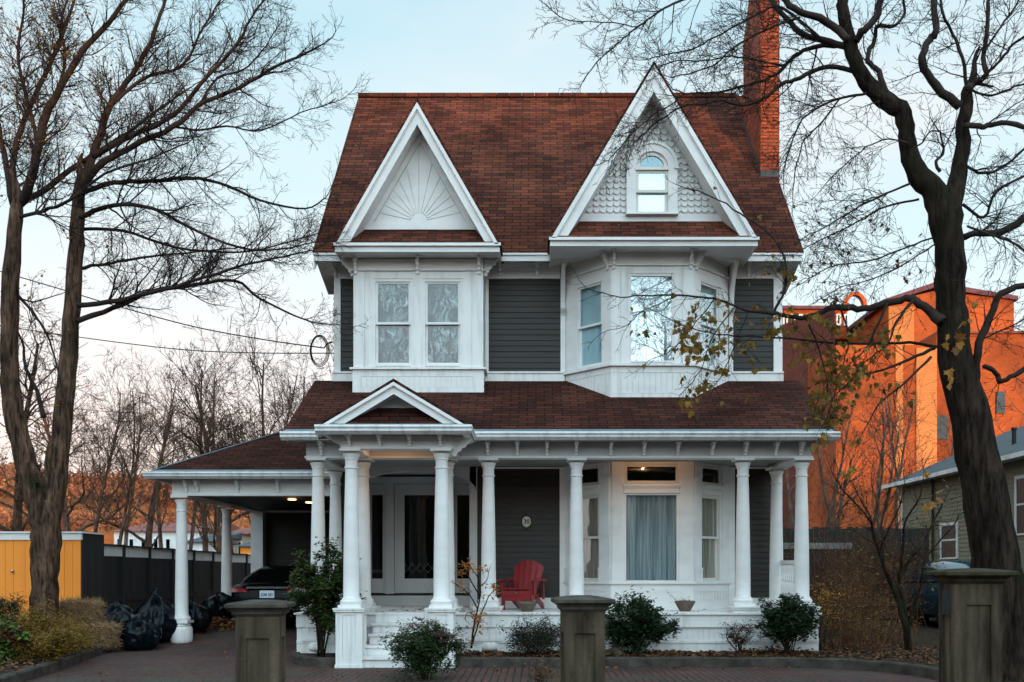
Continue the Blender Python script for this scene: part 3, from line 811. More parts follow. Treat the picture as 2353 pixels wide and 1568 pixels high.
# casing boards beside the lower bay
mb = MB()
mb.box(px(1286,YW), bayR0-.002, YW-.03, YW-.017, ZF, 3.45); mb.box(bayR1+.002, px(1688,YW), YW-.03, YW-.017, ZF, 3.45)
mb.box(px(1116,YW), px(1286,YW)-.002, YW-.03, YW-.017, pz(1078,YW), 3.448); mb.box(px(1688,YW)+.002, HX1-.16, YW-.03, YW-.017, pz(1078,YW), 3.448)
mb.box(px(1116,YW), px(1286,YW)-.002, YW-.03, YW-.017, ZF, pz(1374,YW)); mb.box(px(1688,YW)+.002, HX1-.16, YW-.03, YW-.017, ZF, pz(1374,YW))
mb.build('casing_board', M['white'], house)

# ---- brackets --------------------------------------------------------------
def bracket_poly(h, d):
    pr = [(0,0),(-d,0),(-d,-.12*h),(-d*.90,-.16*h),(-d*.86,-.30*h),(-d*.62,-.40*h),(-d*.60,-.52*h),(-d*.40,-.62*h),(-d*.38,-.76*h),(-d*.24,-.82*h),(-d*.24,-h),(0,-h)]
    return pr
def bracket(h, d, w, name='bracket'):
    mb = MB(); mb.prism([(-w/2, y, z) for y, z in bracket_poly(h, d)], (w,0,0))
    mb.box(-w/2-.012, w/2+.012, -d-.012, -.001, -.03, -.003)
    return mb
bproto = {}
def place_bracket(key, x, y, z, rot=0, mat='white'):
    h, d, w = key
    if key not in bproto:
        bproto[key] = bracket(h, d, w).mesh('bracket', M[mat])
    o = bpy.data.objects.new('bracket', bproto[key]); COL.objects.link(o); o.parent = house
    o.location = Vector((x, y, z)) - house.location; o.rotation_euler = (0, 0, rot)
kU = (.30, .20, .050)
for x in (818, 960, 1101): place_bracket(kU, px(x,YB), YB-.002, cbot+.03)
for x, r in ((bayL0-.015, -90), (bayL1+.015, 90)): place_bracket((.30,.24,.05), x, YB+.10, cbot+.03, rad(r))
for x in (1397-0, 1590): pass
place_bracket(kU, px(1410,YB2), YB2-.002, qcb+.03); place_bracket(kU, px(1587,YB2), YB2-.002, qcb+.03)
angL = math.atan2(B[1]-A[1], B[0]-A[0]); angR = math.atan2(D[1]-C2[1], D[0]-C2[0])
for Mc, lx, a in ((cantL, lenL-.06, angL), (cantR, .06, angR)):
    p = Mc @ Vector((lx, 0, 0)); place_bracket(kU, p.x, p.y-.002, qcb+.03, a)
for x in (771, 1150, 1234, 1719, 1786): place_bracket((.27,.20,.05), px(x,YW), YW-.025, soff-.003)
# tall scrolled corner braces beside the right bay
for xx in (bayR0-.05, bayR1+.06):
    z0, z1 = pz(712,YW), qcb+.02
    pr = []
    for i in range(13):
        t = i/12; pr.append((YW-.04-.42*(1-t)**2.6, z1-.08-(z1-z0-.08)*t))
    for i in range(6): pr.append((YW-.04-.06+.06*math.sin(math.pi*(i/5-.5)), z0-.12*i/5))
    poly = [(YW-.03, z1)] + [(YW-.47, z1)] + pr + [(YW-.03, z0-.12)]
    mb = MB(); mb.prism([(xx-.035, y, z) for y, z in poly], (.07,0,0)); mb.build('corner_brace', M['white'], house)

# ---- porch -----------------------------------------------------------------
PX0, PX1, PE, PEZ = px(650.8,15.75), px(1921,15.75), 15.75, 3.80
ptop = 5.08
mb = MB(); roof_slab(mb, (PX0,PE,PEZ),(PX1,PE,PEZ),(PX1,YW-.01,ptop),(PX0,YW-.01,ptop), .05)
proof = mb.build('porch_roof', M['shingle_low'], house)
mb = MB()
for X, s in ((PX0+.03, .03), (PX1-.03, -.03)):
    mb.prism([(X,PE+.02,PEZ-.06),(X,YW-.02,ptop-.06),(X,YW-.02,ptop-.3),(X,PE+.5,PEZ-.12),(X,PE+.02,PEZ-.15)], (s,0,0))
mb.build('rake_board', M['white2'], proof)
mb = MB()
gp_ = [(15.72,3.775),(15.58,3.775),(15.575,3.745),(15.60,3.715),(15.60,3.69),(15.66,3.645),(15.72,3.645)]
mb.prism([(px(1090,15.65), y, z) for y, z in gp_], (px(1931,15.6)-px(1090,15.65),0,0))
mb.prism([(px(643,15.6), y, z) for y, z in gp_], (px(727,15.6)-px(643,15.6),0,0))
mb.box(px(1931,15.6)-.06, px(1931,15.6), 15.72, 16.3, 3.66, 3.77)
mb.build('gutter', M['gutter'], proof)
mb = MB()
for a, b in ((px(643,15.6)+.05, px(735,15.6)), (px(1085,15.6), px(1931,15.6)-.08)):
    mb.add([(a,15.62,3.782),(b,15.62,3.782),(b,15.80,3.842),(a,15.80,3.842)], [(0,1,2,3)])
    mb.box(a, b, 15.74, 15.76, 3.70, 3.79)
mb.build('flashing', M['flash'], proof)
mb = MB(); bx0, bx1 = px(729,16.2)-.16, px(1842,16.2)+.13
z = 3.655
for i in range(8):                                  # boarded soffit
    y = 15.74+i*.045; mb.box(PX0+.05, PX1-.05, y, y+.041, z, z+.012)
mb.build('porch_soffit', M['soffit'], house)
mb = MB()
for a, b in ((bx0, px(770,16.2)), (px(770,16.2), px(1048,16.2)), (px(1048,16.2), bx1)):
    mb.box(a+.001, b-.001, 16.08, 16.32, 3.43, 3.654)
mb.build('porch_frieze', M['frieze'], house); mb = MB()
mb.box(bx0-.02, bx1+.02, 16.05, 16.34, 3.395, 3.43)
for X in (bx0, bx1-.24):
    mb.box(X, X+.24, 16.325, YW-.04, 3.43, 3.654); mb.box(X-.02, X+.26, 16.341, YW-.04, 3.395, 3.43)
mb.build('porch_beam', M['white'], house)
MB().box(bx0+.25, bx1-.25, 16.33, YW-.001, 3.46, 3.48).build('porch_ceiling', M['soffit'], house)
MB().box(ar0-.3, ar1+.3, YW+.15, 19.6, 3.462, 3.482).build('vestibule_ceiling', M['greywhite'], house)
for x in (1121.5,1189,1257,1324,1403,1479,1556,1635,1711,1780,1838, 741): place_bracket((.215,.28,.045), px(x,16.08), 16.078, 3.652)
# floor, fascia, skirt
fl = 15.93
mb = MB()
n = 22
for i in range(n):                                  # floor boards
    y0 = fl+.05+(YW+1.5-fl-.05)*i/n; mb.box(bx0-.15, bx1+.12, y0, y0+(YW+1.5-fl-.05)/n-.004, ZF-.03, ZF)
mb.box(bx0-.17, bx1+.14, fl, fl+.05, ZF-.032, ZF-.002)
mb.build('porch_floor', M['white2'], house)
mb = MB()
mb.box(bx0-.14, bx1+.10, fl+.04, fl+.07, .555, ZF-.034)
mb.box(bx0-.14, bx1+.10, fl+.06, fl+.09, .29, .335); mb.box(bx0-.14, bx1+.10, fl+.075, fl+.10, .12, .289)
for X in (bx0-.14, bx1+.08): mb.box(X, X+.02, fl+.10, 19.5, .12, ZF-.034)
mb.build('porch_fascia', M['white2'], house)
mb = MB(); beads(mb, bx0-.14, bx1+.10, .336, .553, fl+.075, .092, .008, .012); mb.box(bx0-.14, bx1+.1, fl+.088, fl+.095, .30, .56); mb.build('porch_skirt', M['white'], house)
# columns
def column_mesh(h, rb=.127, rt=.093):
    prof = [(rb+.045,0),(rb+.045,.025),(rb+.05,.05),(rb+.035,.075),(rb+.018,.085),(rb+.018,.10),(rb+.004,.115)]
    for i in range(9):
        t = i/8; prof.append((rb+(rt-rb)*(t**1.7), .12+(h-.12-.27)*t))
    zt = h-.27
    prof += [(rt+.012,zt+.005),(rt+.016,zt+.02),(rt+.012,zt+.035),(rt+.002,zt+.04),(rt+.002,h-.13),(rt+.012,h-.125),(rt+.014,h-.11),(rt+.012,h-.105),(rt+.035,h-.05),(rt+.04,h-.035)]
    mb = MB(); mb.lathe(prof, (0,0,0), 28)
    return mb
cols = {}
def column(x, y, z0, z1, scale=1.0, mat='white'):
    k = round(z1-z0, 3), round(scale, 3)
    if k not in cols:
        m = column_mesh(z1-z0-.036, .127*scale, .093*scale); me = m.mesh('column', M['white'], True); me.set_sharp_from_angle(angle=rad(40))
        b = MB(); w = .178*scale; b.box(-w,w,-w,w,-.0,.05); w2 = .165*scale
        a = MB(); a.box(-w2,w2,-w2,w2,z1-z0-.035,z1-z0-.001)
        cols[k] = me, b.mesh('plinth', M['white2']), a.mesh('abacus', M['white'])
    me, pb, pa = cols[k]
    c = bpy.data.objects.new('column', me); COL.objects.link(c); c.parent = house; c.location = Vector((x,y,z0)) - house.location
    p = bpy.data.objects.new('plinth', pb); COL.objects.link(p); p.parent = c; p.location = (0,0,-.049)
    q = bpy.data.objects.new('abacus', pa); COL.objects.link(q); q.parent = c
    return c
peds = {}
def pedestal(col, x, y, z0, z1, w=.205, footing=False):
    k = round(z1-z0,3), w
    if k not in peds:
        h = z1-z0; m = MB()
        m.box(-w+.02,w-.02,-w+.02,w-.02,0,h-.055)
        for sx in (-1,1): m.box(sx*(w-.105), sx*w, -w, -w+.019, .13, h-.10)
        m.box(-w,w,-w,-w+.019,h-.10,h-.055); m.box(-w,w,-w,-w+.019,0,.13)
        for sy in (-1,1): m.box(w-.019, w, sy*(w-.085), sy*(w-.0195), .13, h-.10)
        for sx in (-1,1):
            m.box(sx*(w-.019), sx*w, -w+.0195, w-.02, h-.10, h-.055); m.box(sx*(w-.019), sx*w, -w+.0195, w-.02, 0, .13)
        m.box(-w-.028,w+.028,-w-.028,w+.028,h-.055,h-.022); m.box(-w-.04,w+.04,-w-.04,w+.04,h-.022,h)
        m.box(-w-.012,w+.012,-w-.012,w+.012,0,.05)
        g = m
        for i in range(3):
            xx = -w+.106+i*(2*w-.212)/3; g.box(xx+.003, xx+(2*w-.212)/3-.003, -w+.012, -w+.0205, .135, h-.105)
        peds[k] = m.mesh('pedestal', M['white2'])
    p = bpy.data.objects.new('pedestal', peds[k]); COL.objects.link(p); p.parent = col
    p.location = Vector((x,y,z0)) - wloc(col)
    return p
CZ = .90
fronts = []
for x, ped in ((731,1), (835,0), (1028,0), (1122.5,1), (1324.5,1), (1707,1), (1842,1)):
    X = px(x,16.2); c = column(X, 16.2, CZ+.05, 3.395); fronts.append(c)
    pedestal(c, X, 16.2, .325, CZ, .215)
for x, Y in ((771,17.75), (1784,17.57)):
    column(px(x,Y), Y, ZF+.05, 3.395)
for x in (807.5, 1014.8):
    X = px(x,14.95); c = column(X, 14.95, CZ+.07, 3.395); pedestal(c, X, 14.95, 0.0, CZ+.02, .205)
MB().lathe([(.16,0),(.175,.05),(.16,.12),(.10,.16)], (px(1122,16.1)+.03, 16.1, .165), 14).build('footing_stone', M['white2'], house, smooth=True)
MB().lathe([(.16,0),(.175,.05),(.16,.12),(.10,.16)], (px(731,16.1), 16.1, .165), 14).build('footing_stone', M['white2'], house, smooth=True)
# railing at the right end
mb = MB(); rx = px(1812,16.9); 
mb.box(rx-.03, rx+.03, 16.42, 17.4, pz(1296,16.9), pz(1288,16.9))
rl = mb.build('railing', M['white'], house)
MB().box(rx-.02, rx+.02, 16.42, 17.4, ZF+.10, ZF+.15).build('bottom_rail', M['white'], rl)
hz = pz(1296,16.9)-ZF-.15
mb = MB(); mb.lathe([(.024,0),(.024,.08),(.016,.09),(.030,.16),(.034,.22),(.018,.33),(.016,.37),(.024,.38),(.024,.40),(.015,.41),(.022,hz-.12),(.024,hz-.1),(.024,hz)], (0,0,0), 12)
me = mb.mesh('baluster', M['white'], True)
for i in range(7):
    o = bpy.data.objects.new('baluster', me); COL.objects.link(o); o.parent = rl; o.location = Vector((rx, 16.50+i*.137, ZF+.15)) - wloc(rl)

# ---- entry portico ----------------------------------------------------------
eX0, eX1 = px(724,14.45), px(1085,14.45)
ecx = px(904.5,14.5); eh, eza, ezb = 1.105, pz(878.5,14.5), pz(979,14.5)
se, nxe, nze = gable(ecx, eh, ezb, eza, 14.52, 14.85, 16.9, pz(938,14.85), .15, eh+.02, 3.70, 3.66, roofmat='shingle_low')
mb = MB(); tri(mb, ecx, eza, se, pz(960,14.85), .04, 14.86, 14.90); mb.build('gable_panel', M['greywhite'], house)
mb = MB()
gq = [(14.55,3.755-.05),(14.40,3.705),(14.395,3.675),(14.42,3.645),(14.42,3.615),(14.48,3.575),(14.55,3.575)]
mb.prism([(eX0, y, z) for y, z in gq], (eX1-eX0,0,0))
for X, sg in ((eX0, 1), (eX1, -1)):                  # returns along both sides
    mb.prism([(X+sg*(y-14.395), 14.551, z) for y, z in gq], (0, 15.6-14.551, 0))
mb.build('portico_gutter', M['gutter'], house)
mb = MB()
mb.add([(eX0+.03,14.43,3.712),(eX1-.03,14.43,3.712),(eX1-.10,14.62,3.765),(eX0+.10,14.62,3.765)], [(0,1,2,3)])
for X, sg in ((eX0,1),(eX1,-1)): mb.add([(X+sg*.03,14.44,3.712),(X+sg*.03,15.62,3.73),(X+sg*.25,15.62,3.79),(X+sg*.25,14.60,3.77)], [(0,1,2,3)])
mb.build('flashing', M['flash'], house)
lx0, lx1 = px(787,14.85), px(1038,14.85)
mb = MB()
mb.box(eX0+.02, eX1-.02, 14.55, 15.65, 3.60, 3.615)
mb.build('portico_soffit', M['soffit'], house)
mb = MB()
mb.box(lx0, lx1, 14.85, 15.06, 3.43, 3.598); mb.box(lx0-.025, lx1+.025, 14.825, 15.085, 3.395, 3.43)
for X in (lx0, lx1-.21): mb.box(X, X+.21, 15.061, 16.079, 3.43, 3.598); mb.box(X-.02, X+.23, 15.086, 16.049, 3.395, 3.43)
mb.build('portico_beam', M['white'], house)
MB().box(lx0+.22, lx1-.22, 15.07, 16.07, 3.50, 3.52).build('portico_ceiling', M['white'], house)
for x in (805,874,943,1013): place_bracket((.165,.26,.045), px(x,14.85), 14.848, 3.598)
for X, r in ((lx0, -90), (lx1, 90)):
    for y in (14.95, 15.45): place_bracket((.165,.22,.045), X, y, 3.598, rad(r))
# scrolled corner brace at the right of the portico
pr = [(0,0),(.30,0),(.30,-.04),(.27,-.06),(.26,-.10),(.22,-.12),(.20,-.16),(.15,-.17),(.13,-.22),(.07,-.24),(.06,-.30),(0,-.30)]
mb = MB(); mb.prism([(lx1+.001+x, 14.98, 3.598+z) for x, z in pr], (0,.05,0)); mb.build('corner_brace', M['white'], house)
# steps
noses = [(.64,15.65),(.48,15.36),(.32,15.07),(.16,14.78)]
sx0, sx1 = px(807.5,14.95)+.19, px(1014.8,14.95)-.19
for i, (z, y) in enumerate(noses):
    ext = (.0,.0,.02,.045)[i]
    mb = MB(); mb.box(sx0-ext, sx1+ext, y-.02, y+.29, z-.035, z); mb.box(sx0+.02-ext, sx1-.02+ext, y+.012, y+.03, z-.16, z-.036)
    mb.build('step', M['white2'], house)
MB().box(sx0+.02, sx1-.02, fl+.012, fl+.04, .62, ZF-.033).build('riser', M['white2'], house)
# ---- entry: arch, vestibule and doors ----------------------------------------
mb = MB(); acx = (ar0+ar1)/2; aw = (ar1-ar0)/2-.02; nA = 24; zsp, zcr = 3.02, 3.38
pts = [(acx+aw*math.cos(math.pi*i/nA), zsp+(zcr-zsp)*math.sin(math.pi*i/nA)) for i in range(nA+1)]
for i in range(nA):
    (xa, za), (xb, zb) = pts[i], pts[i+1]
    mb.prism([(xa,YW-.02,za),(xb,YW-.02,zb),(xb,YW-.02,3.459),(xa,YW-.02,3.459)], (0,.12,0))
mb.box(ar0-.0, ar0+.06, YW-.02, YW+.14, ZF, zsp+.02); mb.box(ar1-.14, ar1+.0, YW-.02, YW+.14, ZF, 3.459)
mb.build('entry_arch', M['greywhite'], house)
YD = 19.5
mb = MB(); mb.box(ar0-.06, ar0-.0, YW+.15, YD+.1, ZF, 3.46); mb.box(ar1+.0, ar1+.06, YW+.15, YD+.1, ZF, 3.46)
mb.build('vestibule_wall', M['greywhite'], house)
dz0, dz1 = pz(1363,YD), pz(1112,YD)
MB().box(ar0, ar1, YD-.10, YD+.2, ZF, dz0-.02).build('threshold_step', M['greywhite'], house)
mb = MB(); 
for a, b in ((ar0, px(848,YD)), (px(886,YD), px(906,YD)), (px(1024,YD), px(1044,YD)), (px(1085,YD), ar1)):
    mb.box(a, b, YD-.06, YD+.06, dz0-.02, dz1)
mb.box(ar0, ar1, YD-.08, YD+.06, dz1, pz(1097,YD)); mb.box(ar0, ar1, YD-.10, YD-.0, dz0-.05, dz0-.021)
mb.box(ar0+.02, ar1-.02, YD+.12, YD+.14, dz0, 3.46)
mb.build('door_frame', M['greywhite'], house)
MB().box(ar0, ar1, YD-.01, YD-.004, pz(1097,YD), 3.46).build('transom_window', M['glass_dark'], house)
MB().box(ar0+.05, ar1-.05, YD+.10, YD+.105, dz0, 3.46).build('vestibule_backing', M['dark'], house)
def panel_door(name, x0, x1, z0, z1, st, zb, zt, y):
    mb = MB()
    mb.box(x0, x0+st, y, y+.05, z0, z1); mb.box(x1-st, x1, y, y+.05, z0, z1)
    mb.box(x0+st, x1-st, y, y+.05, zt, z1); mb.box(x0+st, x1-st, y, y+.05, z0, zb)
    if x1-x0 < .6:
        mb.box(x0+st+.01, x1-st-.01, y-.018, y-.001, z0+.06, zb-.06); mb.box(x0+st+.03, x1-st-.03, y-.028, y-.018, z0+.09, zb-.09)
    d = mb.build(name, M['greywhite'], house)
    MB().box(x0+st, x1-st, y+.02, y+.026, zb, zt).build('pane', M['glass_dark'], d)
    # leaded lattice
    m = MB(); w = x1-x0-2*st; h = w*.62
    zc = zb+.12; n = 3
    for i in range(-n, n+1):
        for sg in (-1, 1):
            p = Vector(((x0+x1)/2+i*w/4, y+.016, zc)); q = p+Vector((sg*w*.28, 0, h*.5))
            q.x = min(max(q.x, x0+st), x1-st); p.x = min(max(p.x, x0+st), x1-st)
            if (q-p).length > .05: m.tube([p, q], [.004,.004], 4)
    m.build('lead_lattice', M['chrome'], d)
    return d
fd = panel_door('front_door', px(906,YD)+.006, px(1024,YD)-.006, dz0, dz1-.01, .20, pz(1330,YD), pz(1138,YD), YD)
MB().lathe([(.012,0),(.012,.05),(.032,.055),(.034,.08),(.015,.095)], (px(1014,YD), YD, dz0+1.0), 14, 'y').build('handle', M['chrome'], fd, smooth=True)
panel_door('sidelight', px(848,YD)+.003, px(886,YD)-.003, dz0, dz1-.01, .055, pz(1330,YD), pz(1138,YD), YD-.01)
panel_door('sidelight', px(1044,YD)+.003, px(1085,YD)-.003, dz0, dz1-.01, .055, pz(1330,YD), pz(1138,YD), YD-.01)
MB().lathe([(.03,0),(.03,.012),(.012,.013),(.012,.02)], (px(1096,YD), YD-.061, pz(1233,YD)), 16, 'y').build('doorbell', M['black'], house)

# ---- carport ------------------------------------------------------------------
cE, cEz = 18.55, pz(1083,18.55); cX0 = px(345,18.55)
dd = 2.9; rzp = cEz+.52*dd
mb = MB()
hipA, hipB = (cX0+dd, cE+dd, rzp), (HX0, cE+dd, rzp)
roof_slab(mb, (cX0,cE,cEz),(HX0-.005,cE,cEz),hipB,hipA,.05)
mb.prism([(cX0,cE,cEz),hipA,(cX0,cE+2*dd,cEz)], (0,0,-.05))
roof_slab(mb, hipA,hipB,(HX0-.005,cE+2*dd,cEz),(cX0,cE+2*dd,cEz),.05)
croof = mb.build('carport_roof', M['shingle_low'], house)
MB().tube([(cX0+.03,cE+.03,cEz+.02),(cX0+dd,cE+dd,rzp+.02)], [.018,.018], 5).build('hip_flashing', M['flash'], croof)
mb = MB()
gq = [(cE+.02,cEz-.02),(cE-.13,cEz-.02),(cE-.135,cEz-.05),(cE-.11,cEz-.08),(cE-.11,cEz-.10),(cE-.05,cEz-.15),(cE+.02,cEz-.15)]
mb.prism([(cX0-.10, y, z) for y, z in gq], (HX0-cX0+.09,0,0))
mb.box(cX0-.10, cX0+.04, cE+.021, cE+2*dd, cEz-.14, cEz-.02)
mb.build('gutter', M['gutter'], croof)
MB().add([(cX0-.02,cE-.10,cEz-.012),(HX0-.01,cE-.10,cEz-.012),(HX0-.01,cE+.06,cEz+.035),(cX0+.06,cE+.06,cEz+.035)], [(0,1,2,3)]).build('flashing', M['flash'], croof)
CBX = px(417.5,19)
mb = MB()
bz = 2.98; czt = cEz-.152
mb.box(CBX-.14, HX0-.03, 18.86, 19.12, bz+.035, czt); mb.box(CBX-.16, HX0-.03, 18.84, 19.14, bz, bz+.034)
mb.box(CBX-.14, CBX+.14, 19.121, 24.4, bz+.035, czt); mb.box(CBX-.16, CBX+.16, 19.141, 24.4, bz, bz+.034)
mb.box(CBX+.141, HX0-.03, 24.14, 24.4, bz, czt)
mb.build('carport_beam', M['white'], house)
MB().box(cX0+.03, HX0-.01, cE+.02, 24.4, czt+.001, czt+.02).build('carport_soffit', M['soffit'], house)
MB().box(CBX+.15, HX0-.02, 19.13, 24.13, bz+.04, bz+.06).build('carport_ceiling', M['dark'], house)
for x in (455,548,641,734-12,678+145): 
    if x < 740: place_bracket((.22,.20,.045), px(x,18.86), 18.858, czt)
place_bracket((.22,.20,.045), px(430,18.86), 18.858, czt)
def gz(x, y):
    k = min(1, max(0, (-.8-x)/2)); return .082*min(max(y-17.9, 0), 4.6)*k
for Yc in (19.0, 21.77):
    g = gz(CBX, Yc); hb = .31 if Yc < 20 else .16
    c = column(CBX, Yc, g+hb+.11, bz)
    MB().lathe([(.205,-.05),(.215,.05),(.21,hb-.06),(.19,hb-.01),(.15,hb)], (CBX, Yc, g), 20).build('footing_stone', M['white2'], c, smooth=True)
    MB().lathe([(.165,0),(.175,.02),(.165,.035),(.155,.04),(.165,.055),(.155,.065)], (CBX, Yc, g+hb), 20).build('base_ring', M['white2'], c, smooth=True)
MB().box(CBX-.15, CBX+.15, 24.1, 24.4, .3, bz).build('carport_pier', M['white'], house)
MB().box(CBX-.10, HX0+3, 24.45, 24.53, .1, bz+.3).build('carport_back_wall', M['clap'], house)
for x, Y in ((671,20.3), (711,21.2)):
    MB().lathe([(.075,0),(.085,.006),(.085,.012)], (px(x,Y), Y, bz+.028), 18).build('downlight', M['emit'], house)
# porch lamps
for x, Y, z in ((1500,16.46,3.46), (900,15.45,3.50)):
    MB().lathe([(.06,-.02),(.07,-.012),(.07,0)], (px(x,Y), Y, z-.003), 18).build('ceiling_lamp', M['lampglass'], house)

split_pieces({'frieze_board','skirt_board','trim_board','beadboard','casing_board','rake_board','gutter','flashing','eave_cornice','porch_beam','portico_beam','carport_beam','door_frame','vestibule_wall','bay_trim','dentil_cornice','porch_frieze','entry_arch','front_apron'})
# ================================================================ GROUND AND BEDS
def grid_axis(*segs):
    out = []
    for a, b, n in segs: out += [a+(b-a)*i/n for i in range(n)]
    return out + [segs[-1][1]]
gx = grid_axis((-3000,-60,4),(-60,-14,6),(-14,-4,10),(-4,2,12),(2,40,6),(40,3000,4))
gy = grid_axis((-2000,-60,3),(-60,5,6),(5,17.9,6),(17.9,22.5,9),(22.5,60,5),(60,3500,5))
def sheet(xs, ys, zoff, zf):
    m = MB(); nx_ = len(xs)
    m.add([(x, y, zf(x,y)+zoff) for y in ys for x in xs], [(j*nx_+i, j*nx_+i+1, (j+1)*nx_+i+1, (j+1)*nx_+i) for j in range(len(ys)-1) for i in range(nx_-1)])
    return m
tag(sheet(gx, gy, -.012, gz).build('ground', M['groundm'], smooth=True), kind='structure')
dx = grid_axis((-10.5,-4,8),(-4,2,12),(2,7.5,4)); dy = grid_axis((3,17.9,6),(17.9,22.5,9),(22.5,28,2))
tag(sheet(dx, dy, 0, gz).build('driveway', M['paver'], smooth=True), kind='structure')
tag(MB().box(-60, 60, -9, -1, -.02, .006).build('road', M['kerb']), kind='structure')
def kerb(path, w=.16, h=.15, z0=None, name='kerb'):
    """kerb whose front face follows path (list of x,y); the body lies to the left of the direction of travel"""
    mb = MB(); pts = [Vector((x, y, 0)) for x, y in path]; P = []
    # resample smoothly
    res = []
    for i in range(len(pts)-1):
        p0, p1, p2, p3 = pts[max(0,i-1)], pts[i], pts[i+1], pts[min(len(pts)-1,i+2)]
        for k in range(8):
            t = k/8; res.append(.5*((2*p1)+(p2-p0)*t+(2*p0-5*p1+4*p2-p3)*t*t+(3*p1-p0-3*p2+p3)*t**3))
    res.append(pts[-1])
    vs = []; fs = []
    for i, p in enumerate(res):
        t = (res[min(i+1,len(res)-1)]-res[max(i-1,0)]).normalized(); n = Vector((-t.y, t.x, 0))
        g = gz(p.x, p.y); hh = h + R.uniform(-.006,.006)
        for q, z in ((p, g-.05), (p+n*.004, g+hh-.02), (p+n*.024, g+hh), (p+n*w, g+hh), (p+n*w, g-.05)): vs.append((q.x, q.y, z))
    for i in range(len(res)-1):
        for k in range(4): fs.append((i*5+k, i*5+k+1, (i+1)*5+k+1, (i+1)*5+k))
    fs.append((0,4,3,2,1)) ; e = (len(res)-1)*5; fs.append((e,e+1,e+2,e+3,e+4))
    fs = [tuple(reversed(f)) for f in fs]
    mb.add(vs, fs)
    o = tag(mb.build(name, M['kerb'], auto=40), kind='structure')
    return res
kr = kerb([(5.75,8.0),(5.7,11.0),(5.62,12.6),(5.42,13.6),(5.0,14.35),(4.2,14.75),(3.0,14.86),(1.0,14.86),(-1.22,14.86)][::-1])
klft = kerb([(-6.1,7.0),(-6.45,10),(-6.9,12.9),(-7.4,15.4),(-7.93,17.7),(-8.1,18.05),(-9.3,18.2)])
ksm = kerb([(-3.12,14.9),(-3.6,15.0),(-3.95,15.5),(-4.15,16.2),(-4.1,17.2)][::-1], h=.14)
def bed(name, poly, z, zn=.05, cell=.28, mat='soil'):
    """soil bed: gently uneven sheet filling a polygon"""
    xs = [p[0] for p in poly]; ys = [p[1] for p in poly]
    bm = bmesh.new(); bm.faces.new([bm.verts.new((x, y, 0)) for x, y in poly])
    k = min(xs)+cell
    while k < min(max(xs), 16):
        bmesh.ops.bisect_plane(bm, geom=bm.verts[:]+bm.edges[:]+bm.faces[:], plane_co=(k,0,0), plane_no=(1,0,0)); k += cell
    k = min(ys)+cell
    while k < min(max(ys), 24):
        bmesh.ops.bisect_plane(bm, geom=bm.verts[:]+bm.edges[:]+bm.faces[:], plane_co=(0,k,0), plane_no=(0,1,0)); k += cell
    for v in bm.verts:
        v.co.z = gz(v.co.x, v.co.y) + z + (noise.noise(v.co*1.3)*.6 + noise.noise(v.co*4)*.4)*zn
    bmesh.ops.recalc_face_normals(bm, faces=bm.faces)
    if sum(f.normal.z for f in bm.faces) < 0: bmesh.ops.reverse_faces(bm, faces=bm.faces)
    m = MB(); vi = {v: i for i, v in enumerate(bm.verts)}
    m.add([v.co for v in bm.verts], [tuple(vi[v] for v in f.verts) for f in bm.faces]); bm.free()
    return tag(m.build(name, M[mat], smooth=True), kind='structure')
bed('soil', [(p.x-.0, p.y+.02) if p.x < 4.4 else (p.x+.03, p.y+.02) for p in kr] + [(30,8),(30,40),(4.8,40),(4.8,16.1),(-1.2,16.1)], .13, .045)
bed('soil', [(p.x-.03, p.y) for p in klft] + [(-14,18.2),(-14,7)], .12, .05)
bed('soil', [(p.x+.02, p.y+.02) for p in ksm] + [(-3.0,16.1),(-4.0,16.4)], .115, .03)

# ================================================================ THINGS ON THE PORCH
# house number plaque
pc = Vector((px(1210,YW), YW-.03, pz(1199.5,YW)))
plq = empty('house_number_sign', pc, 'oval cream house number plaque reading 30 on the dark clapboards', 'sign')
def ell(a, b, n=36, top=0):
    return [(a*math.cos(2*math.pi*i/n), b*math.sin(2*math.pi*i/n)) for i in range(n)]
mb = MB(); mb.prism([(pc.x+x, pc.y, pc.z+z) for x, z in ell(.105,.135)], (0,.02,0))
mb.prism([(pc.x-.035,pc.y+.002,pc.z-.12),(pc.x+.035,pc.y+.002,pc.z-.12),(pc.x,pc.y+.002,pc.z-.185)], (0,.016,0))
mb.prism([(pc.x-.035,pc.y+.002,pc.z+.12),(pc.x+.035,pc.y+.002,pc.z+.12),(pc.x,pc.y+.002,pc.z+.185)], (0,.016,0))
mb.build('backing_plate', M['black'], plq)
MB().prism([(pc.x+x, pc.y-.012, pc.z+z) for x, z in ell(.083,.103)], (0,.0115,0)).build('plaque_face', M['cream'], plq)
mb = MB(); a, b = ell(.076,.096), ell(.073,.093)
for i in range(36):
    j = (i+1) % 36; mb.quad(*[(pc.x+q[0], pc.y-.0135, pc.z+q[1]) for q in (a[i], a[j], b[j], b[i])])
mb.build('border_line', M['black'], plq)
def text(name, s, size, loc, mat, parent, rot=(rad(90),0,0), bold=0, ext=.001, sx=1):
    cu = bpy.data.curves.new(name, 'FONT'); cu.body = s; cu.size = size; cu.align_x = 'CENTER'; cu.align_y = 'CENTER'; cu.extrude = ext; cu.offset = bold
    o = bpy.data.objects.new(name, cu); COL.objects.link(o)
    dg = bpy.context.evaluated_depsgraph_get(); me = bpy.data.meshes.new_from_object(o.evaluated_get(dg)); bpy.data.objects.remove(o)
    me.materials.clear(); me.materials.append(M[mat])
    o = bpy.data.objects.new(name, me); COL.objects.link(o); o.rotation_euler = rot; o.scale = (sx,1,1); o.parent = parent; o.location = Vector(loc) - wloc(parent)
    return o
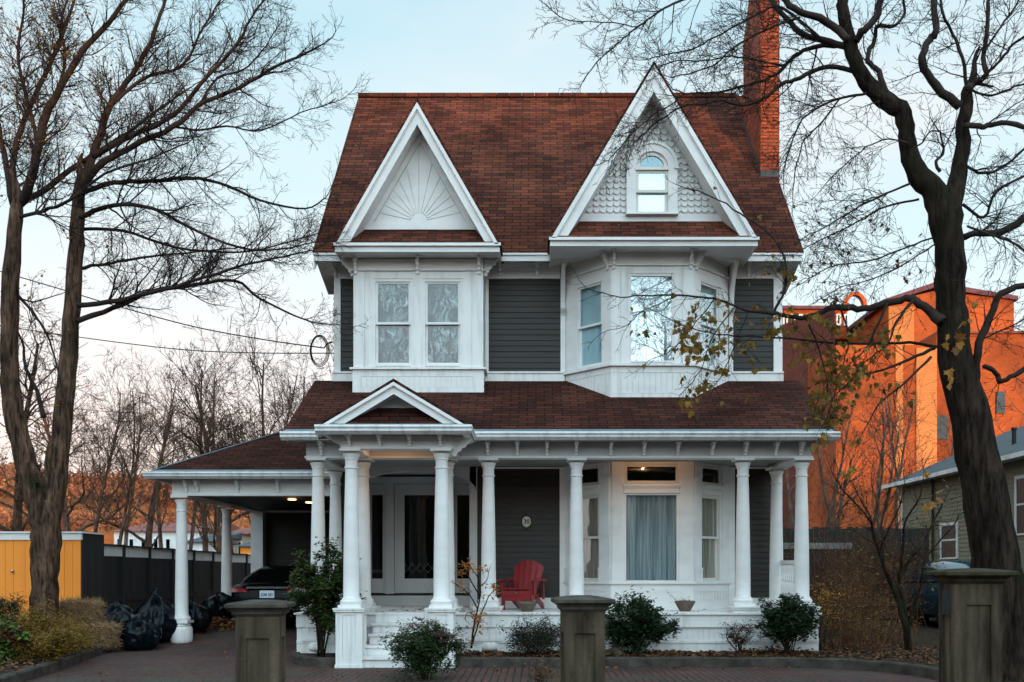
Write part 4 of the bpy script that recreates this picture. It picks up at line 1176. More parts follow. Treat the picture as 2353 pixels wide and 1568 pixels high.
text('number', '30', .115, (pc.x, pc.y-.015, pc.z+.0), 'black', plq, bold=.0025)

# red Adirondack chair
ch = empty('adirondack_chair', (px(1193,17.0)+.02, 17.12, ZF), 'red wooden slatted garden armchair on the porch', 'chair')
T = Matrix.Translation(ch.location) @ Matrix.Rotation(rad(-17), 4, 'Z')
def cb(name, fn, mat='red'):
    m = MB(T); fn(m); return m.build(name, M[mat], ch)
for sx in (-1, 1):
    cb('front_leg', lambda m: m.box(sx*.27-.018, sx*.27+.018, -.22, -.10, 0, .50))
    cb('side_rail', lambda m: m.prism([(sx*.235-.013,-.225,.26),(sx*.235-.013,-.225,.37),(sx*.235-.013,.06,.33),(sx*.235-.013,.62,.10),(sx*.235-.013,.68,.0),(sx*.235-.013,.60,.0),(sx*.235-.013,.10,.20)], (.026,0,0)))
    cb('armrest', lambda m: m.prism([(sx*.23,-.30,.52),(sx*.40,-.30,.52),(sx*.42,-.18,.52),(sx*.38,.42,.52),(sx*.27,.42,.52),(sx*.24,-.05,.52)], (0,0,.024)))
    cb('arm_bracket', lambda m: m.prism([(sx*.30-.012,-.22,.52),(sx*.30-.012,-.03,.52),(sx*.30-.012,-.10,.30),(sx*.30-.012,-.16,.28)], (.024,0,0)))
    cb('rear_post', lambda m: m.prism([(sx*.31-.016,.33,.52),(sx*.31-.016,.40,.52),(sx*.31-.016,.44,.18),(sx*.31-.016,.37,.18)], (.032,0,0)))
cb('front_apron', lambda m: (m.box(-.255,.255,-.243,-.2255,.265,.345), m.box(-.25,.25,-.240,-.2255,.165,.262)))
def seat(m):
    for i in range(6):
        y = -.245+i*.075; z = .375-.062*i*.5
        m.prism([(-.255,y,z),(-.255,y+.068,z-.03),(-.255,y+.068,z-.008),(-.255,y,z+.022)], (.51,0,0))
cb('seat', seat)
for i in range(5):
    u0 = -.225+i*.092; u1 = u0+.086; k = 1.28
    xs0, xs1 = u0*.86, u1*.86; xt0, xt1 = u0*k, u1*k
    def zt(x): return .90 - 1.25*(x/1.0)**2*1.3
    b0y, b1y = .22, .50
    cb('back_slat', lambda m: m.prism([(xs0,b0y,.20),(xs1,b0y,.20),(xt1,b1y,zt(xt1)),((xt0+xt1)/2,b1y+.006,zt((xt0+xt1)/2)+.006),(xt0,b1y,zt(xt0))], (0,.018,-.006)))
cb('back_brace', lambda m: (m.box(-.33,.33,.385,.41,.50,.57), m.box(-.27,.27,.245,.27,.22,.29)))
mb = MB(T); mb.prism([(.03*math.cos(a*.5236), -.245, .305+.014*math.sin(a*.5236)) for a in range(12)], (0,-.003,0)); mb.build('badge', M['chrome'], ch)
# bowls
def bowl(x, y, r, label, seed, vine):
    Z = y; p = empty('flower_pot', (x, y, ZF), label, 'flower pot')
    mb = MB(); mb.lathe([(r*.50,0),(r*.55,.01),(r*.72,.06),(r*.90,.12),(r*.94,.135),(r*1.0,.137),(r*1.0,.18),(r*.92,.18),(r*.88,.15),(r*.02,.14)], (x, y, ZF), 26)
    mb.build('bowl', M['clay'], p, auto=35)
    rr = random.Random(seed); mb = MB(); lf = []
    for i in range(26):
        a = rr.uniform(0, 6.28); q = Vector((x+r*.6*rr.random()*math.cos(a), y+r*.6*rr.random()*math.sin(a), ZF+.14))
        d = Vector((rr.uniform(-.5,.5), rr.uniform(-.5,.5), rr.uniform(.5,1))); e = q+d*rr.uniform(.04,.1)
        mb.tube([q, e], [.003,.002], 3); lf.append(e)
    if vine:
        q = Vector((x-r*.6, y, ZF+.15)); pts = [q]
        for i in range(9): q = q+Vector((-.022+rr.uniform(-.012,.012), rr.uniform(-.01,.01), .028*(1 if i > 2 else .3))); pts.append(q.copy()); lf += [q.copy()]*3
        mb.tube(pts, [.003]*len(pts), 3)
    s = mb.build('dry_stem', M['twig'], p)
    leaves(lf, rr, .022, 2, .03).build('leaf', M['leaf_rust'], p)
M['leaf_rust'] = leafmat('rusty_leaves', [(.10,.025,.02), (.16,.06,.03), (.09,.07,.03)])
def leaves(pts, rr, size, per, spread, fold=.25, droop=.2, elong=1.6):
    """many small folded leaf faces scattered about the given points"""
    mb = MB(); vs = mb.v; fs = mb.f
    for p in pts:
        for k in range(per):
            q = (p[0]+rr.gauss(0,spread), p[1]+rr.gauss(0,spread), p[2]+rr.gauss(0,spread))
            a = rr.uniform(0, 6.283); t = rr.uniform(-.6,.7)-droop
            d = Vector((math.cos(a)*math.cos(t), math.sin(a)*math.cos(t), math.sin(t)))
            s = d.cross(Vector((rr.uniform(-.4,.4), rr.uniform(-.4,.4), 1))).normalized()
            n = d.cross(s)
            L = size*rr.uniform(.6,1.35); w = L/elong
            q = Vector(q); b = len(vs)
            for u in (q, q+d*L*.5+s*w*.5+n*w*fold, q+d*L, q+d*L*.5-s*w*.5+n*w*fold): vs.append((u.x,u.y,u.z))
            fs.append((b,b+1,b+2)); fs.append((b,b+2,b+3)); mb.mi += [0,0]
    return mb
bowl(px(1211,16.4), 16.4, .178, 'grey clay bowl of dry stalks in front of the red chair', 5, False)
bowl(px(1574,16.55), 16.55, .175, 'brown clay bowl with a trailing dry vine in front of the bay window', 8, True)

# ================================================================ GATE PILLARS
def pillar(x, Y, w, d, ztop, ang, label, slot=None, moss=False, capo=.085):
    p = empty('gate_pillar', (x, Y, 0), label, 'gate pillar', 'concrete pillars along the pavement')
    T = Matrix.Translation((x, Y, 0)) @ Matrix.Rotation(rad(ang), 4, 'Z')
    hw, hd = w/2, d/2; h = ztop-.155
    mb = MB(T); pw = w*.24; pz1 = h-.20; q = .022
    mb.box(-hw+q, hw-q, -hd+q, hd-q, 0, h)
    for sx in (-1,1): mb.box(sx*(hw-pw), sx*hw, -hd, -hd+q, .12, pz1); mb.box(sx*(hw-pw), sx*hw, hd-q, hd, .12, pz1)
    for sx in (-1,1):
        for sy in (-1,1): mb.box(sx*(hw-q), sx*hw, sy*(hd-pw*.8), sy*(hd-q-.0005), .12, pz1)
    for z0, z1 in ((0,.12),(pz1,h)):
        mb.box(-hw, hw, -hd, -hd+q, z0, z1); mb.box(-hw, hw, hd-q, hd, z0, z1)
        for sx in (-1,1): mb.box(sx*(hw-q), sx*hw, -hd+q+.0005, hd-q-.0005, z0, z1)
    sh = mb.build('shaft', M['concrete'], p)
    if slot:
        mb = MB(T); mb.box(-hw-.002, -hw+q+.003, -hd+pw*.8+.003, hd-pw*.8-.003, slot[0], slot[1]); mb.build('dark_recess', M['black'], sh)
    # cap: cove, fillet, slab with sloped top
    mb = MB(T)
    def ringv(o, z): return [(-hw-o,-hd-o,z),(hw+o,-hd-o,z),(hw+o,hd+o,z),(-hw-o,hd+o,z)]
    lev = [(0,h+.0),(.012,h+.012),(.03,h+.03),(.03,h+.055),(.045,h+.058),(.05,h+.072),(capo-.012,h+.078),(capo,h+.09),(capo,h+.118),(capo-.015,h+.126)]
    # gently domed top
    for i in range(1, 7): t = i/6; lev.append((capo-.015-(hw+capo-.03)*t*.97, h+.126+.030*math.sin(t*math.pi/2)))
    vs = []; fs = []
    for o, z in lev: vs += ringv(o, z)
    for i in range(len(lev)-1):
        for k in range(4): fs.append((i*4+k, i*4+(k+1)%4, (i+1)*4+(k+1)%4, (i+1)*4+k))
    fs.append((3,2,1,0)); e = (len(lev)-1)*4; fs.append((e,e+1,e+2,e+3))
    mb.add(vs, fs); mb.build('cap', M['mosscap' if moss else 'concretecap'], p, auto=32)
    return p
M['concretecap'] = pmat('weathered_cap_concrete', (.035,.030,.025), (.12,.105,.088), 7, .9, .2, .014, lo=.3, hi=.75, fine=10)
M['mosscap'] = pmat('mossy_cap_concrete', (.030,.030,.014), (.07,.055,.04), 5, .95, .1, .02, lo=.4, hi=.65, fine=8)
pillar(px(1338,9.2), 9.2, .385, .38, 1.265, 5, 'stained concrete gate pillar standing in front of the porch steps and bay window')
pillar(px(600,9.1), 9.1, .40, .38, 1.225, 6, 'brown concrete gate pillar standing in front of the parked black car')
pillar(px(2240,9.4), 9.5, .46, .42, 1.525, -3, 'tall mossy-topped gate pillar with a dark square recess beside the large tree', (1.06,1.30), True, .11)

# ================================================================ CARS
def car(name, label, loc, ang, body, glass, L=4.5, suv=False, group=None, S=1.0):
    p = empty(name, loc, label, 'car', group)
    T = Matrix.Translation(loc) @ Matrix.Rotation(rad(ang), 4, 'Z') @ Matrix.Scale(S, 4)      # rear at y=0, front at y=L
    k = L/4.6; H = 1.74 if suv else 1.40
    st = [(0,.70,.42,.80),(.05,.80,.32,.92),(.18,.85,.25,.985),(.7,.875,.21,1.0),(2.0,.885,.19,.97),(3.4,.88,.2,.93),(4.2,.83,.22,.82),(4.48,.74,.28,.72),(4.6,.62,.36,.62)]
    if suv: st = [(y,w,zb+.04,zt+.12) for y,w,zb,zt in st]
    vs = []; fs = []; n = 0
    for y, w, zb, zt in st:
        prof = [(-w*.80,zb),(-w*.96,zb+.07),(-w,zb+.22),(-w*.99,(zb+zt)/2+.08),(-w*.95,zt-.06),(-w*.86,zt),(-w*.5,zt+.025),(0,zt+.03)]
        prof = prof + [(-x,z) for x,z in prof[-2::-1]]
        n = len(prof)
        vs += [(x, y*k, z) for x, z in prof]
    m_ = len(st)
    for i in range(m_-1):
        for j in range(n): fs.append((i*n+j, i*n+(j+1)%n, (i+1)*n+(j+1)%n, (i+1)*n+j))
    fs.append(tuple(range(n))[::-1]); fs.append(tuple((m_-1)*n+j for j in range(n)))
    fs = [tuple(reversed(f)) for f in fs]
    mb = MB(T); mb.add(vs, fs); bd = mb.build('body', M[body], p, auto=50)
    # greenhouse
    b = .99 + (.12 if suv else 0)
    lv = [(b-.03,.28 if suv else .50,3.55,.845,.845),(b+.14,.32 if suv else .80,3.15,.80,.80),(H-.10,.45 if suv else 1.22,2.55,.68,.67),(H-.03,.60 if suv else 1.45,2.35,.60,.60),(H,.9 if suv else 1.7,2.1,.45,.45)]
    vs = []; fs = []
    for z, y0, y1, w0, w1 in lv:
        ring_ = []
        for (x, y) in ((-w0*.86,y0),(-w0*.98,y0+.10),(-w0,y0+.22),(-w1,(y0+y1)/2),(-w1,y1-.22),(-w1*.97,y1-.10),(-w1*.82,y1),(0,y1+.06)): ring_.append((x,y))
        ring_ = ring_ + [(-x,y) for x,y in ring_[-2::-1]] + [(0,y0-.05)]
        nr = len(ring_); vs += [(x, y*k, z) for x, y in ring_]
    for i in range(len(lv)-1):
        for j in range(nr): fs.append((i*nr+j, i*nr+(j+1)%nr, (i+1)*nr+(j+1)%nr, (i+1)*nr+j))
    fs.append(tuple((len(lv)-1)*nr+j for j in range(nr)))
    fs = [tuple(reversed(f)) for f in fs]
    mb = MB(T); mb.add(vs, fs); gh_ = mb.build('cabin', M[body], p, auto=60)
    def lerp_lv(z):
        for i in range(len(lv)-1):
            a, c = lv[i], lv[i+1]
            if a[0] <= z <= c[0]:
                t = (z-a[0])/(c[0]-a[0]); return [a[q]+(c[q]-a[q])*t for q in range(5)]
        return lv[-1]
    def glass_patch(name, zs, fn):
        m = MB(T); rows = []
        for z in zs: rows.append(fn(lerp_lv(z), z))
        n_ = len(rows[0]); v_ = [q for r in rows for q in r]
        m.add(v_, [(i*n_+j, i*n_+j+1, (i+1)*n_+j+1, (i+1)*n_+j) for i in range(len(rows)-1) for j in range(n_-1)])
        return m.build(name, M[glass], p, smooth=True)
    zs = [b+.02, b+.10, b+.14, b+.22, H-.13, H-.09]
    glass_patch('rear_window', zs, lambda l, z: [(-l[3]*.86, l[1]*k-.006, z), (-l[3]*.4, l[1]*k-.036, z), (0, l[1]*k-.058, z), (l[3]*.4, l[1]*k-.036, z), (l[3]*.86, l[1]*k-.006, z)])
    glass_patch('windscreen', zs, lambda l, z: [(l[4]*.8, l[2]*k+.006, z), (0, l[2]*k+.068, z), (-l[4]*.8, l[2]*k+.006, z)])
    for sx in (-1,1):
        for f0, f1 in ((.24,.52),(.55,.93)):
            glass_patch('side_window', [b+.03, b+.14, H-.13], lambda l, z: [(sx*(l[3]*1.0+.006), (l[1]+(l[2]-l[1])*f)*k, z) for f in (f0, (f0+f1)/2, f1)])
    # wheels
    for yy in (.85*k, 3.65*k):
        for sx in (-1,1):
            c = T @ Vector((sx*.79, yy, .33))
            m = MB(T); prof = [(.20,-.09),(.29,-.10),(.325,-.06),(.33,0),(.325,.06),(.29,.10),(.20,.09)]
            m.lathe(prof, (sx*.79, yy, .33), 28, 'x'); wh = m.build('wheel', M['tyre'], p, auto=40)
            m = MB(T); m.lathe([(.02,sx*.06),(.20,sx*.075),(.215,sx*.09),(.225,sx*.085)], (sx*.79, yy, .33), 28, 'x')
            for i in range(6):
                a = i*math.pi/3; m.tube([(sx*.885,yy,.33),(sx*.89,yy+.2*math.cos(a),.33+.2*math.sin(a))], [.03,.02], 5)
            m.build('rim', M['chrome'], wh)
    return p, T, k
p, T, k = car('parked_car', 'black saloon parked tail-out under the carport', Vector((px(613,20.0), 20.05, gz(-5,20.6)-.0)), -2.0, 'carblack', 'carglass')
for sx in (-1, 1):
    m = MB(T); m.prism([(sx*.80,-.0,.83),(sx*.42,-.025,.83),(sx*.42,-.025,.90),(sx*.60,.02,.925),(sx*.80,.045,.925)], (0,.10,0)); m.build('tail_light', M['tail'], p)
m = MB(T); m.box(-.44,.44,-.03,.05,.905,.945); m.build('trim_strip', M['chrome'], p)
m = MB(T); m.box(-.155,.155,-.035,-.02,.71,.865); pl = m.build('number_plate', M['plate'], p)
text('plate_lettering', 'JDM 283', .088, T @ Vector((0,-.037,.775)), 'blueink', p, rot=(rad(90),0,rad(-2)), bold=.002, sx=.78)
m = MB(T); pts = [(-.12+.24*i/30, -.034, .925+.012*math.sin(i*1.6)) for i in range(31)]; m.tube(pts, [.003]*31, 4); m.build('badge_script', M['chrome'], p)
m = MB(T); m.box(-.86,.86,-.06,.1,.40,.62); m.build('bumper', M['carblack'], p)
p2, T2, k2 = car('parked_car', 'dark blue hatchback parked beside the olive house', Vector((10.62, 21.6, .12)), 2, 'carteal', 'carglass2', 4.3, False, None, 1.17)
for sx in (-1,1):
    m = MB(T2); m.box(sx*.60, sx*.80, -.01, .2, .78, .90); m.build('tail_light', M['tail'], p2)

# ================================================================ STRAW BALES AND BAGS
def lumpy_box(x0,x1,y0,y1,z0,z1, amp, n=10, r=.06):
    bm = bmesh.new(); bmesh.ops.create_cube(bm, size=1)
    bmesh.ops.subdivide_edges(bm, edges=bm.edges[:], cuts=n, use_grid_fill=True)
    m = MB(); idx = {}
    c = Vector(((x0+x1)/2,(y0+y1)/2,(z0+z1)/2)); s = Vector((x1-x0,y1-y0,z1-z0))
    vs = []
    for i, v in enumerate(bm.verts):
        idx[v] = i; q = Vector((v.co.x*s.x, v.co.y*s.y, v.co.z*s.z))
        rr_ = (abs(v.co.x)*2)**6+(abs(v.co.y)*2)**6+(abs(v.co.z)*2)**6
        q *= (1/rr_)**(1/14) if rr_ > 1 else 1
        q += c
        q += Vector((noise.noise(q*9), noise.noise(q*9+Vector((7,0,0))), noise.noise(q*9+Vector((0,9,0)))))*amp
        vs.append(q)
    m.add(vs, [tuple(idx[v] for v in f.verts) for f in bm.faces]); bm.free(); return m
def bale(label, x0,x1,y0,y1,z0,z1, seed):
    p = empty('straw_bale', ((x0+x1)/2,(y0+y1)/2,z0), label, 'straw bale', None)
    lumpy_box(x0,x1,y0,y1,z0,z1,.025).build('packed_straw', M['straw'], p, smooth=True)
    rr = random.Random(seed); mb = MB()
    for i in range(2600):
        f = rr.random()
        if f < .55: q = Vector((rr.uniform(x0,x1), y0+rr.uniform(-.02,.02), rr.uniform(z0,z1)))
        elif f < .8: q = Vector((rr.uniform(x0,x1), rr.uniform(y0,y1), z1+rr.uniform(-.02,.02)))
        else: q = Vector((x1+rr.uniform(-.02,.02), rr.uniform(y0,y1), rr.uniform(z0,z1)))
        d = Vector((rr.gauss(0,.5), rr.gauss(-.15,.3), rr.gauss(0,.35))).normalized(); L = rr.uniform(.05,.15)
        s = d.orthogonal().normalized()*.006
        mb.add([q-s, q+s, q+d*L], [(0,1,2)])
    mb.build('straw_stalks', M['strawblade'], p, uv=False)
bale('straw bale stacked on top, beside the yellow shed', px(148,17.7), px(226,17.7), 17.5, 17.95, pz(1440,17.5), pz(1383,17.5), 1)
bale('lower straw bale carrying the other, next to the kerb end', px(158,17.6), px(252,17.4), 17.3, 17.85, gz(-8,17.4)+.10, pz(1437,17.4), 2)
def bag(label, x, y, r, h, seed, lean=0, tip=0):
    rr = random.Random(seed); off = Vector((rr.uniform(0,50), rr.uniform(0,50), rr.uniform(0,50)))
    r *= .88; h *= .9; g = gz(x, y); n1, n2 = 34, 56; vs = []; fs = []; ta = rr.uniform(2.2,3.6)
    for i in range(n1+1):
        t = i/n1; ph = math.pi*(t*.97+.03)
        R_ = r*math.sin(ph)**.72; z = h*(1-math.cos(ph))/2
        for j in range(n2):
            a = 2*math.pi*j/n2; d = Vector((math.cos(a), math.sin(a), 0))
            q = Vector((R_*d.x, R_*d.y, z)); u = Vector((d.x*2, d.y*2, z*3))+off
            s = noise.noise(u*.8)*.34 + noise.noise(u*1.9)*.16
            cr = (1-abs(noise.noise(Vector((d.x*4, d.y*4, z*2.2))+off)))**6*.16 + abs(noise.noise(u*5))*.09 + abs(noise.noise(u*11))*.04
            k = 1+s-cr
            zz = z*(1+.25*noise.noise(u*.7+Vector((3,1,0)))) + tip*max(0, t-.80)**1.2*(1+math.cos(a-ta))*.9
            vs.append((x+q.x*k+lean*z, y+q.y*k, g+max(0, zz - h*.04)))
    for i in range(n1):
        for j in range(n2): fs.append((i*n2+j, i*n2+(j+1)%n2, (i+1)*n2+(j+1)%n2, (i+1)*n2+j))
    fs.append(tuple(n1*n2+j for j in range(n2)))
    mb = MB(); mb.add(vs, fs); o = mb.build('rubbish_bag', M['bag'], smooth=True)
    return tag(o, label, 'rubbish bag', 'black rubbish bags by the fence')
bag('bulging black rubbish bag next to the straw bales', px(258,18.4), 18.5, .50, .88, 11, .05, .3)
bag('flattened black rubbish bag second from the straw bales', px(305,18.6), 18.7, .46, .70, 12, .08)
bag('tall black rubbish bag with a pointed corner sticking up, in the middle of the heap', px(352,18.9), 18.9, .50, .92, 13, .10, .8)
bag('low black rubbish bag at the front of the heap on the drive', px(320,18.0), 18.05, .44, .56, 14)
bag('black rubbish bag just left of the front carport column', px(388,19.3), 19.2, .44, .66, 15, -.05, .4)
bag('black rubbish bag half hidden behind the front carport column', px(440,20.2), 20.2, .46, .70, 16)
bag('black rubbish bag between the two carport columns by the fence', px(480,21.3), 21.6, .44, .72, 17, .1)

# ================================================================ SHED AND FENCE
sx0_, sx1_ = px(-70,18.5), px(186,18.5); sY = 18.5; g0 = gz(-9.5,18.5)
sh = empty('garden_shed', ((sx0_+sx1_)/2, sY, 0), 'yellow board shed with a flat white fascia at the left edge', 'shed')
zt0, zt1 = pz(1241,sY), pz(1222,sY); mb = MB()
x = sx0_; bw = .118*1.32
while x < sx1_-.01:
    b = min(x+bw*R.choice((1,1,1.45)), sx1_); mb.box(x+.003, b-.003, sY, sY+.02, g0-.05, zt0); x = b
mb.box(sx0_, sx1_-.01, sY+.02, sY+.03, g0-.05, zt0)
mb.build('front_boards', M['yellow'], sh)
mb = MB(); mb.box(sx0_, sx1_+.02, sY-.03, sY+.03, zt0+.001, zt1-.03); mb.box(sx0_, sx1_+.05, sY-.06, sY+.9, zt1-.03, zt1); mb.build('fascia', M['white'], sh)
mb = MB(); mb.box(sx1_-.012, sx1_+.02, sY+.031, sY+.95, g0-.05, zt1-.031); mb.box(sx0_, sx1_-.02, sY+.9, sY+.95, g0-.05, zt0); mb.build('side_wall', M['blackfence'], sh)
MB().lathe([(.02,0),(.022,.02),(.03,.03),(.03,.05),(.01,.06)], (px(30,sY), sY, pz(1313,sY)), 14, 'y').build('door_knob', M['chrome'], sh, smooth=True)
fA, fB = Vector((px(217,19.5),19.5,0)), Vector((px(600,28.5),28.5,0))
fn = empty('board_fence', fA, 'long black board fence with a white top band behind the rubbish bags', 'fence')
nP = 8; u = (fB-fA)/nP; ang = math.atan2(u.y,u.x); Ls = u.length
mbB, mbW = MB(), MB()
for i in range(nP):
    a = fA+u*i; T_ = Matrix.Translation((a.x,a.y,0)) @ Matrix.Rotation(ang,4,'Z')
    ztp = 2.06-.10*i/nP+.0
    mbB.M = T_; mbW.M = T_
    n = 9
    for k_ in range(n): mbB.box(Ls*k_/n+.002, Ls*(k_+1)/n-.002, 0, .02, .1, ztp-.26)
    mbB.box(0, Ls, .02, .03, .1, ztp-.25); mbB.box(.1, Ls-.02, -.02, -.002, .85, .98); mbB.box(0, Ls+.02, -.05, .08, ztp-.035, ztp)
    mbW.box(.06, Ls-.03, -.004, .022, ztp-.25, ztp-.04)
    m = MB(T_); m.box(-.04, .04, -.035, .015, .05, ztp-.04); m.build('fence_post', M['blackfence'], fn)
mbB.build('fence_boards', M['blackfence'], fn); mbW.build('white_band', M['white2'], fn)

# ================================================================ NEIGHBOUR HOUSE AND BUILDINGS BEYOND
NX = 12.6; nY0, nY1 = 14.0, px(0,1)*0 + NX*F/(2073-VX)
nb = empty('neighbour_house', (NX, 24, 0), 'low olive clapboard house behind the large tree', 'house')
nez = pz(1041, 12.2*F/(2353-VX)) 
mb = MB(); z = -.05; e = .125
while z < nez-.02:
    t = min(z+e, nez-.02); mb.add([(NX-.02,nY0,z),(NX-.02,nY1,z),(NX-.002,nY1,t),(NX-.002,nY0,t),(NX,nY0,z),(NX,nY1,z)], [(3,2,1,0),(0,1,5,4)])
    mb.add([(NX,nY1+.02,z),(NX+8,nY1+.02,z),(NX+8,nY1+.002,t),(NX,nY1+.002,t)], [(3,2,1,0)]); z = t
mb.box(NX, NX+8, nY0, nY1, -.1, nez); mb.prism([(NX,nY1-.01,nez),(NX+8,nY1-.01,nez),(NX+4,nY1-.01,nez+1.9)], (0,-.1,0))
mb.build('wall', M['olive'], nb)
MB().box(NX-.035, NX+.08, nY1-.12, nY1+.035, -.05, nez-.03).build('corner_board', M['white'], nb)
mb = MB(); roof_slab(mb, (NX-.45,nY0-.5,nez+.02),(NX-.45,nY1+.45,nez+.02),(NX+4,nY1+.45,nez+1.98),(NX+4,nY0-.5,nez+1.98), .06)
roof_slab(mb, (NX+8.45,nY0-.5,nez+.02),(NX+8.45,nY1+.45,nez+.02),(NX+4,nY1+.45,nez+1.98),(NX+4,nY0-.5,nez+1.98), .06)
nr_ = mb.build('roof', M['slate'], nb)
MB().lathe([(.06,0),(.06,.55),(.08,.56),(.08,.62)], (13.6, 27.2, nez+.5), 12).build('vent_pipe', M['black'], nr_)
mb = MB(); mb.box(NX-.56, NX-.45, nY0-.5, nY1+.45, nez-.10, nez+.02); mb.box(NX-.45, NX-.01, nY0-.5, nY1+.4, nez-.06, nez-.03); mb.build('gutter', M['gutter'], nb)
MB().tube([(NX-.07, NX*F/(2148-VX), nez-.05), (NX-.07, NX*F/(2148-VX), .1)], [.04,.04], 8).build('downpipe', M['black'], nb)
def side_window(xa, xb, za, zb):
    ya, yb = NX*F/(xb-VX), NX*F/(xa-VX)
    m = MB(); f = .09
    m.box(NX-.05, NX-.0, ya, ya+f, za, zb); m.box(NX-.05, NX, yb-f, yb, za, zb); m.box(NX-.05, NX, ya+f, yb-f, zb-f, zb); m.box(NX-.06, NX, ya, yb, za-.05, za)
    m.box(NX-.045, NX, ya+f, yb-f, (za+zb)/2-.025, (za+zb)/2+.025)
    w = m.build('window', M['white'], nb)
    MB().box(NX-.03, NX-.022, ya+f, yb-f, za, zb-f).build('pane', M['dullglass'], w)
side_window(2163, 2203, pz(1280,28), pz(1197,28)); side_window(2335, 2420, pz(1225,24.5), pz(1090,24.5)); side_window(2222, 2262, pz(1150,27), pz(1090,27))

def block(parent, name, x0, x1, y0, y1, z1, mat): return MB().box(x0,x1,y0,y1,-.1,z1).build(name, M[mat], parent)
bb = empty('brick_building', (24, 60, 0), 'large orange brick building glowing in low sun behind the bare saplings', 'building')
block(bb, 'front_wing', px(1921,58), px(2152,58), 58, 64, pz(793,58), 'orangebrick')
mb = MB(); mb.box(px(2042,65), px(2330,65), 65, 78, -.1, pz(700,65))
mb.prism([(px(2042,65),65,pz(700,65)),(px(2330,65),65,pz(700,65)),(px(2330,65),65,pz(690,65)),(px(2150,65),65,pz(668,65)),(px(2042,65),65,pz(694,65))], (0,12,0))
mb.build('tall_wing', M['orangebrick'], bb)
mb = MB(); mb.prism([(px(2030,64.8),64.8,pz(697,64.8)),(px(2150,64.8),64.8,pz(660,64.8)),(px(2340,64.8),64.8,pz(690,64.8)),(px(2340,64.8),64.8,pz(680,64.8)),(px(2150,64.8),64.8,pz(648,64.8)),(px(2030,64.8),64.8,pz(688,64.8))], (0,13,0)); mb.build('roof', M['oldroof'], bb)
MB().box(px(2106,57.9), px(2153,57.9), 57.9, 58, -.1, pz(800,57.9)).build('pale_pilaster', M['palebrick'], bb)
MB().box(px(2058,57.95), px(2075,57.95), 57.93, 58, -.1, pz(793,57.9)).build('pale_pilaster', M['palebrick'], bb)
mb = MB(); mb.box(px(2042,64.9), px(2100,64.9), 64.85, 65, 8, pz(705,64.9)); mb.build('pale_wall_band', M['palebrick'], bb)
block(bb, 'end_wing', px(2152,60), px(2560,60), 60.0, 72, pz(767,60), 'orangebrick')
MB().box(px(2152,60), px(2560,60)+.1, 59.85, 72.1, pz(767,60), pz(762,60)).build('coping', M['redroof'], bb)
for a, b, c, d in ((2152,2178,955,1010),(2290,2310,900,950)):
    MB().box(px(a,59.9), px(b,59.9), 59.9, 60, pz(d,59.9), pz(c,59.9)).build('window', M['slate'], bb)
rw = empty('brick_building', (16, 70, 0), 'dull maroon brick block with a row of white attic windows left of the orange building', 'building')
a_, b_ = px(1700,70), px(1945,70)
mb = MB(); mb.prism([(a_,76,-.1),(px(1921,64),64.2,-.1),(px(1921,64),78,-.1),(a_,80,-.1)], (0,0,pz(752,70)+.1)); mb.build('wall', M['dullbrick'], rw)
MB().box(a_, px(1952,72), 72.5, 84, pz(760,70), pz(712,72.5)).build('attic_wall', M['orangebrick'], rw)
MB().box(a_-.3, px(1958,72), 72.2, 84.3, pz(712,72.5), pz(705,72.5)).build('roof', M['oldroof'], rw)
for i in range(9):
    x = 1800+i*17.5; xa, xb = px(x,72.3), px(x+10,72.3)
    m = MB(); zz0, zz1 = pz(748,72.3), pz(722,72.3)
    m.box(xa, xa+.09, 72.3, 72.5, zz0, zz1); m.box(xb-.09, xb, 72.3, 72.5, zz0, zz1); m.box(xa+.09, xb-.09, 72.3, 72.5, zz1-.1, zz1); m.box(xa+.09, xb-.09, 72.3, 72.5, zz0, zz0+.12)
    w = m.build('window', M['white'], rw); MB().box(xa+.09, xb-.09, 72.42, 72.46, zz0+.12, zz1-.1).build('pane', M['carglass'], w)
m = MB(); cxx, czz = px(1966,72.3), pz(705,72.3)
for i in range(16):
    t0, t1 = math.pi*i/16, math.pi*(i+1)/16
    m.prism([(cxx+.62*math.cos(t0),72.3,czz+.9*math.sin(t0)),(cxx+.9*math.cos(t0),72.3,czz+1.15*math.sin(t0)),(cxx+.9*math.cos(t1),72.3,czz+1.15*math.sin(t1)),(cxx+.62*math.cos(t1),72.3,czz+.9*math.sin(t1))], (0,.5,0))
m.build('roof_arch', M['orangebrick'], rw)
# low fence and white wall at the right, behind the porch end
fx_a, fx_b, fY = px(1870,26), px(2050,26), 26
f2 = empty('board_fence', (fx_a, fY, 0), 'weathered grey fence with a white rail beyond the right porch columns', 'fence')
mb = MB(); x = fx_a-3
while x < fx_b+1.0: mb.box(x, x+.14, fY, fY+.02, 0, pz(1213,fY)+R.uniform(-.03,.03)); x += .15
mb.build('fence_boards', M['blackfence'], f2)
MB().box(fx_a-3, px(1957,fY), fY-.06, fY-.002, pz(1262,fY), pz(1248,fY)).build('white_rail', M['soffit'], f2)

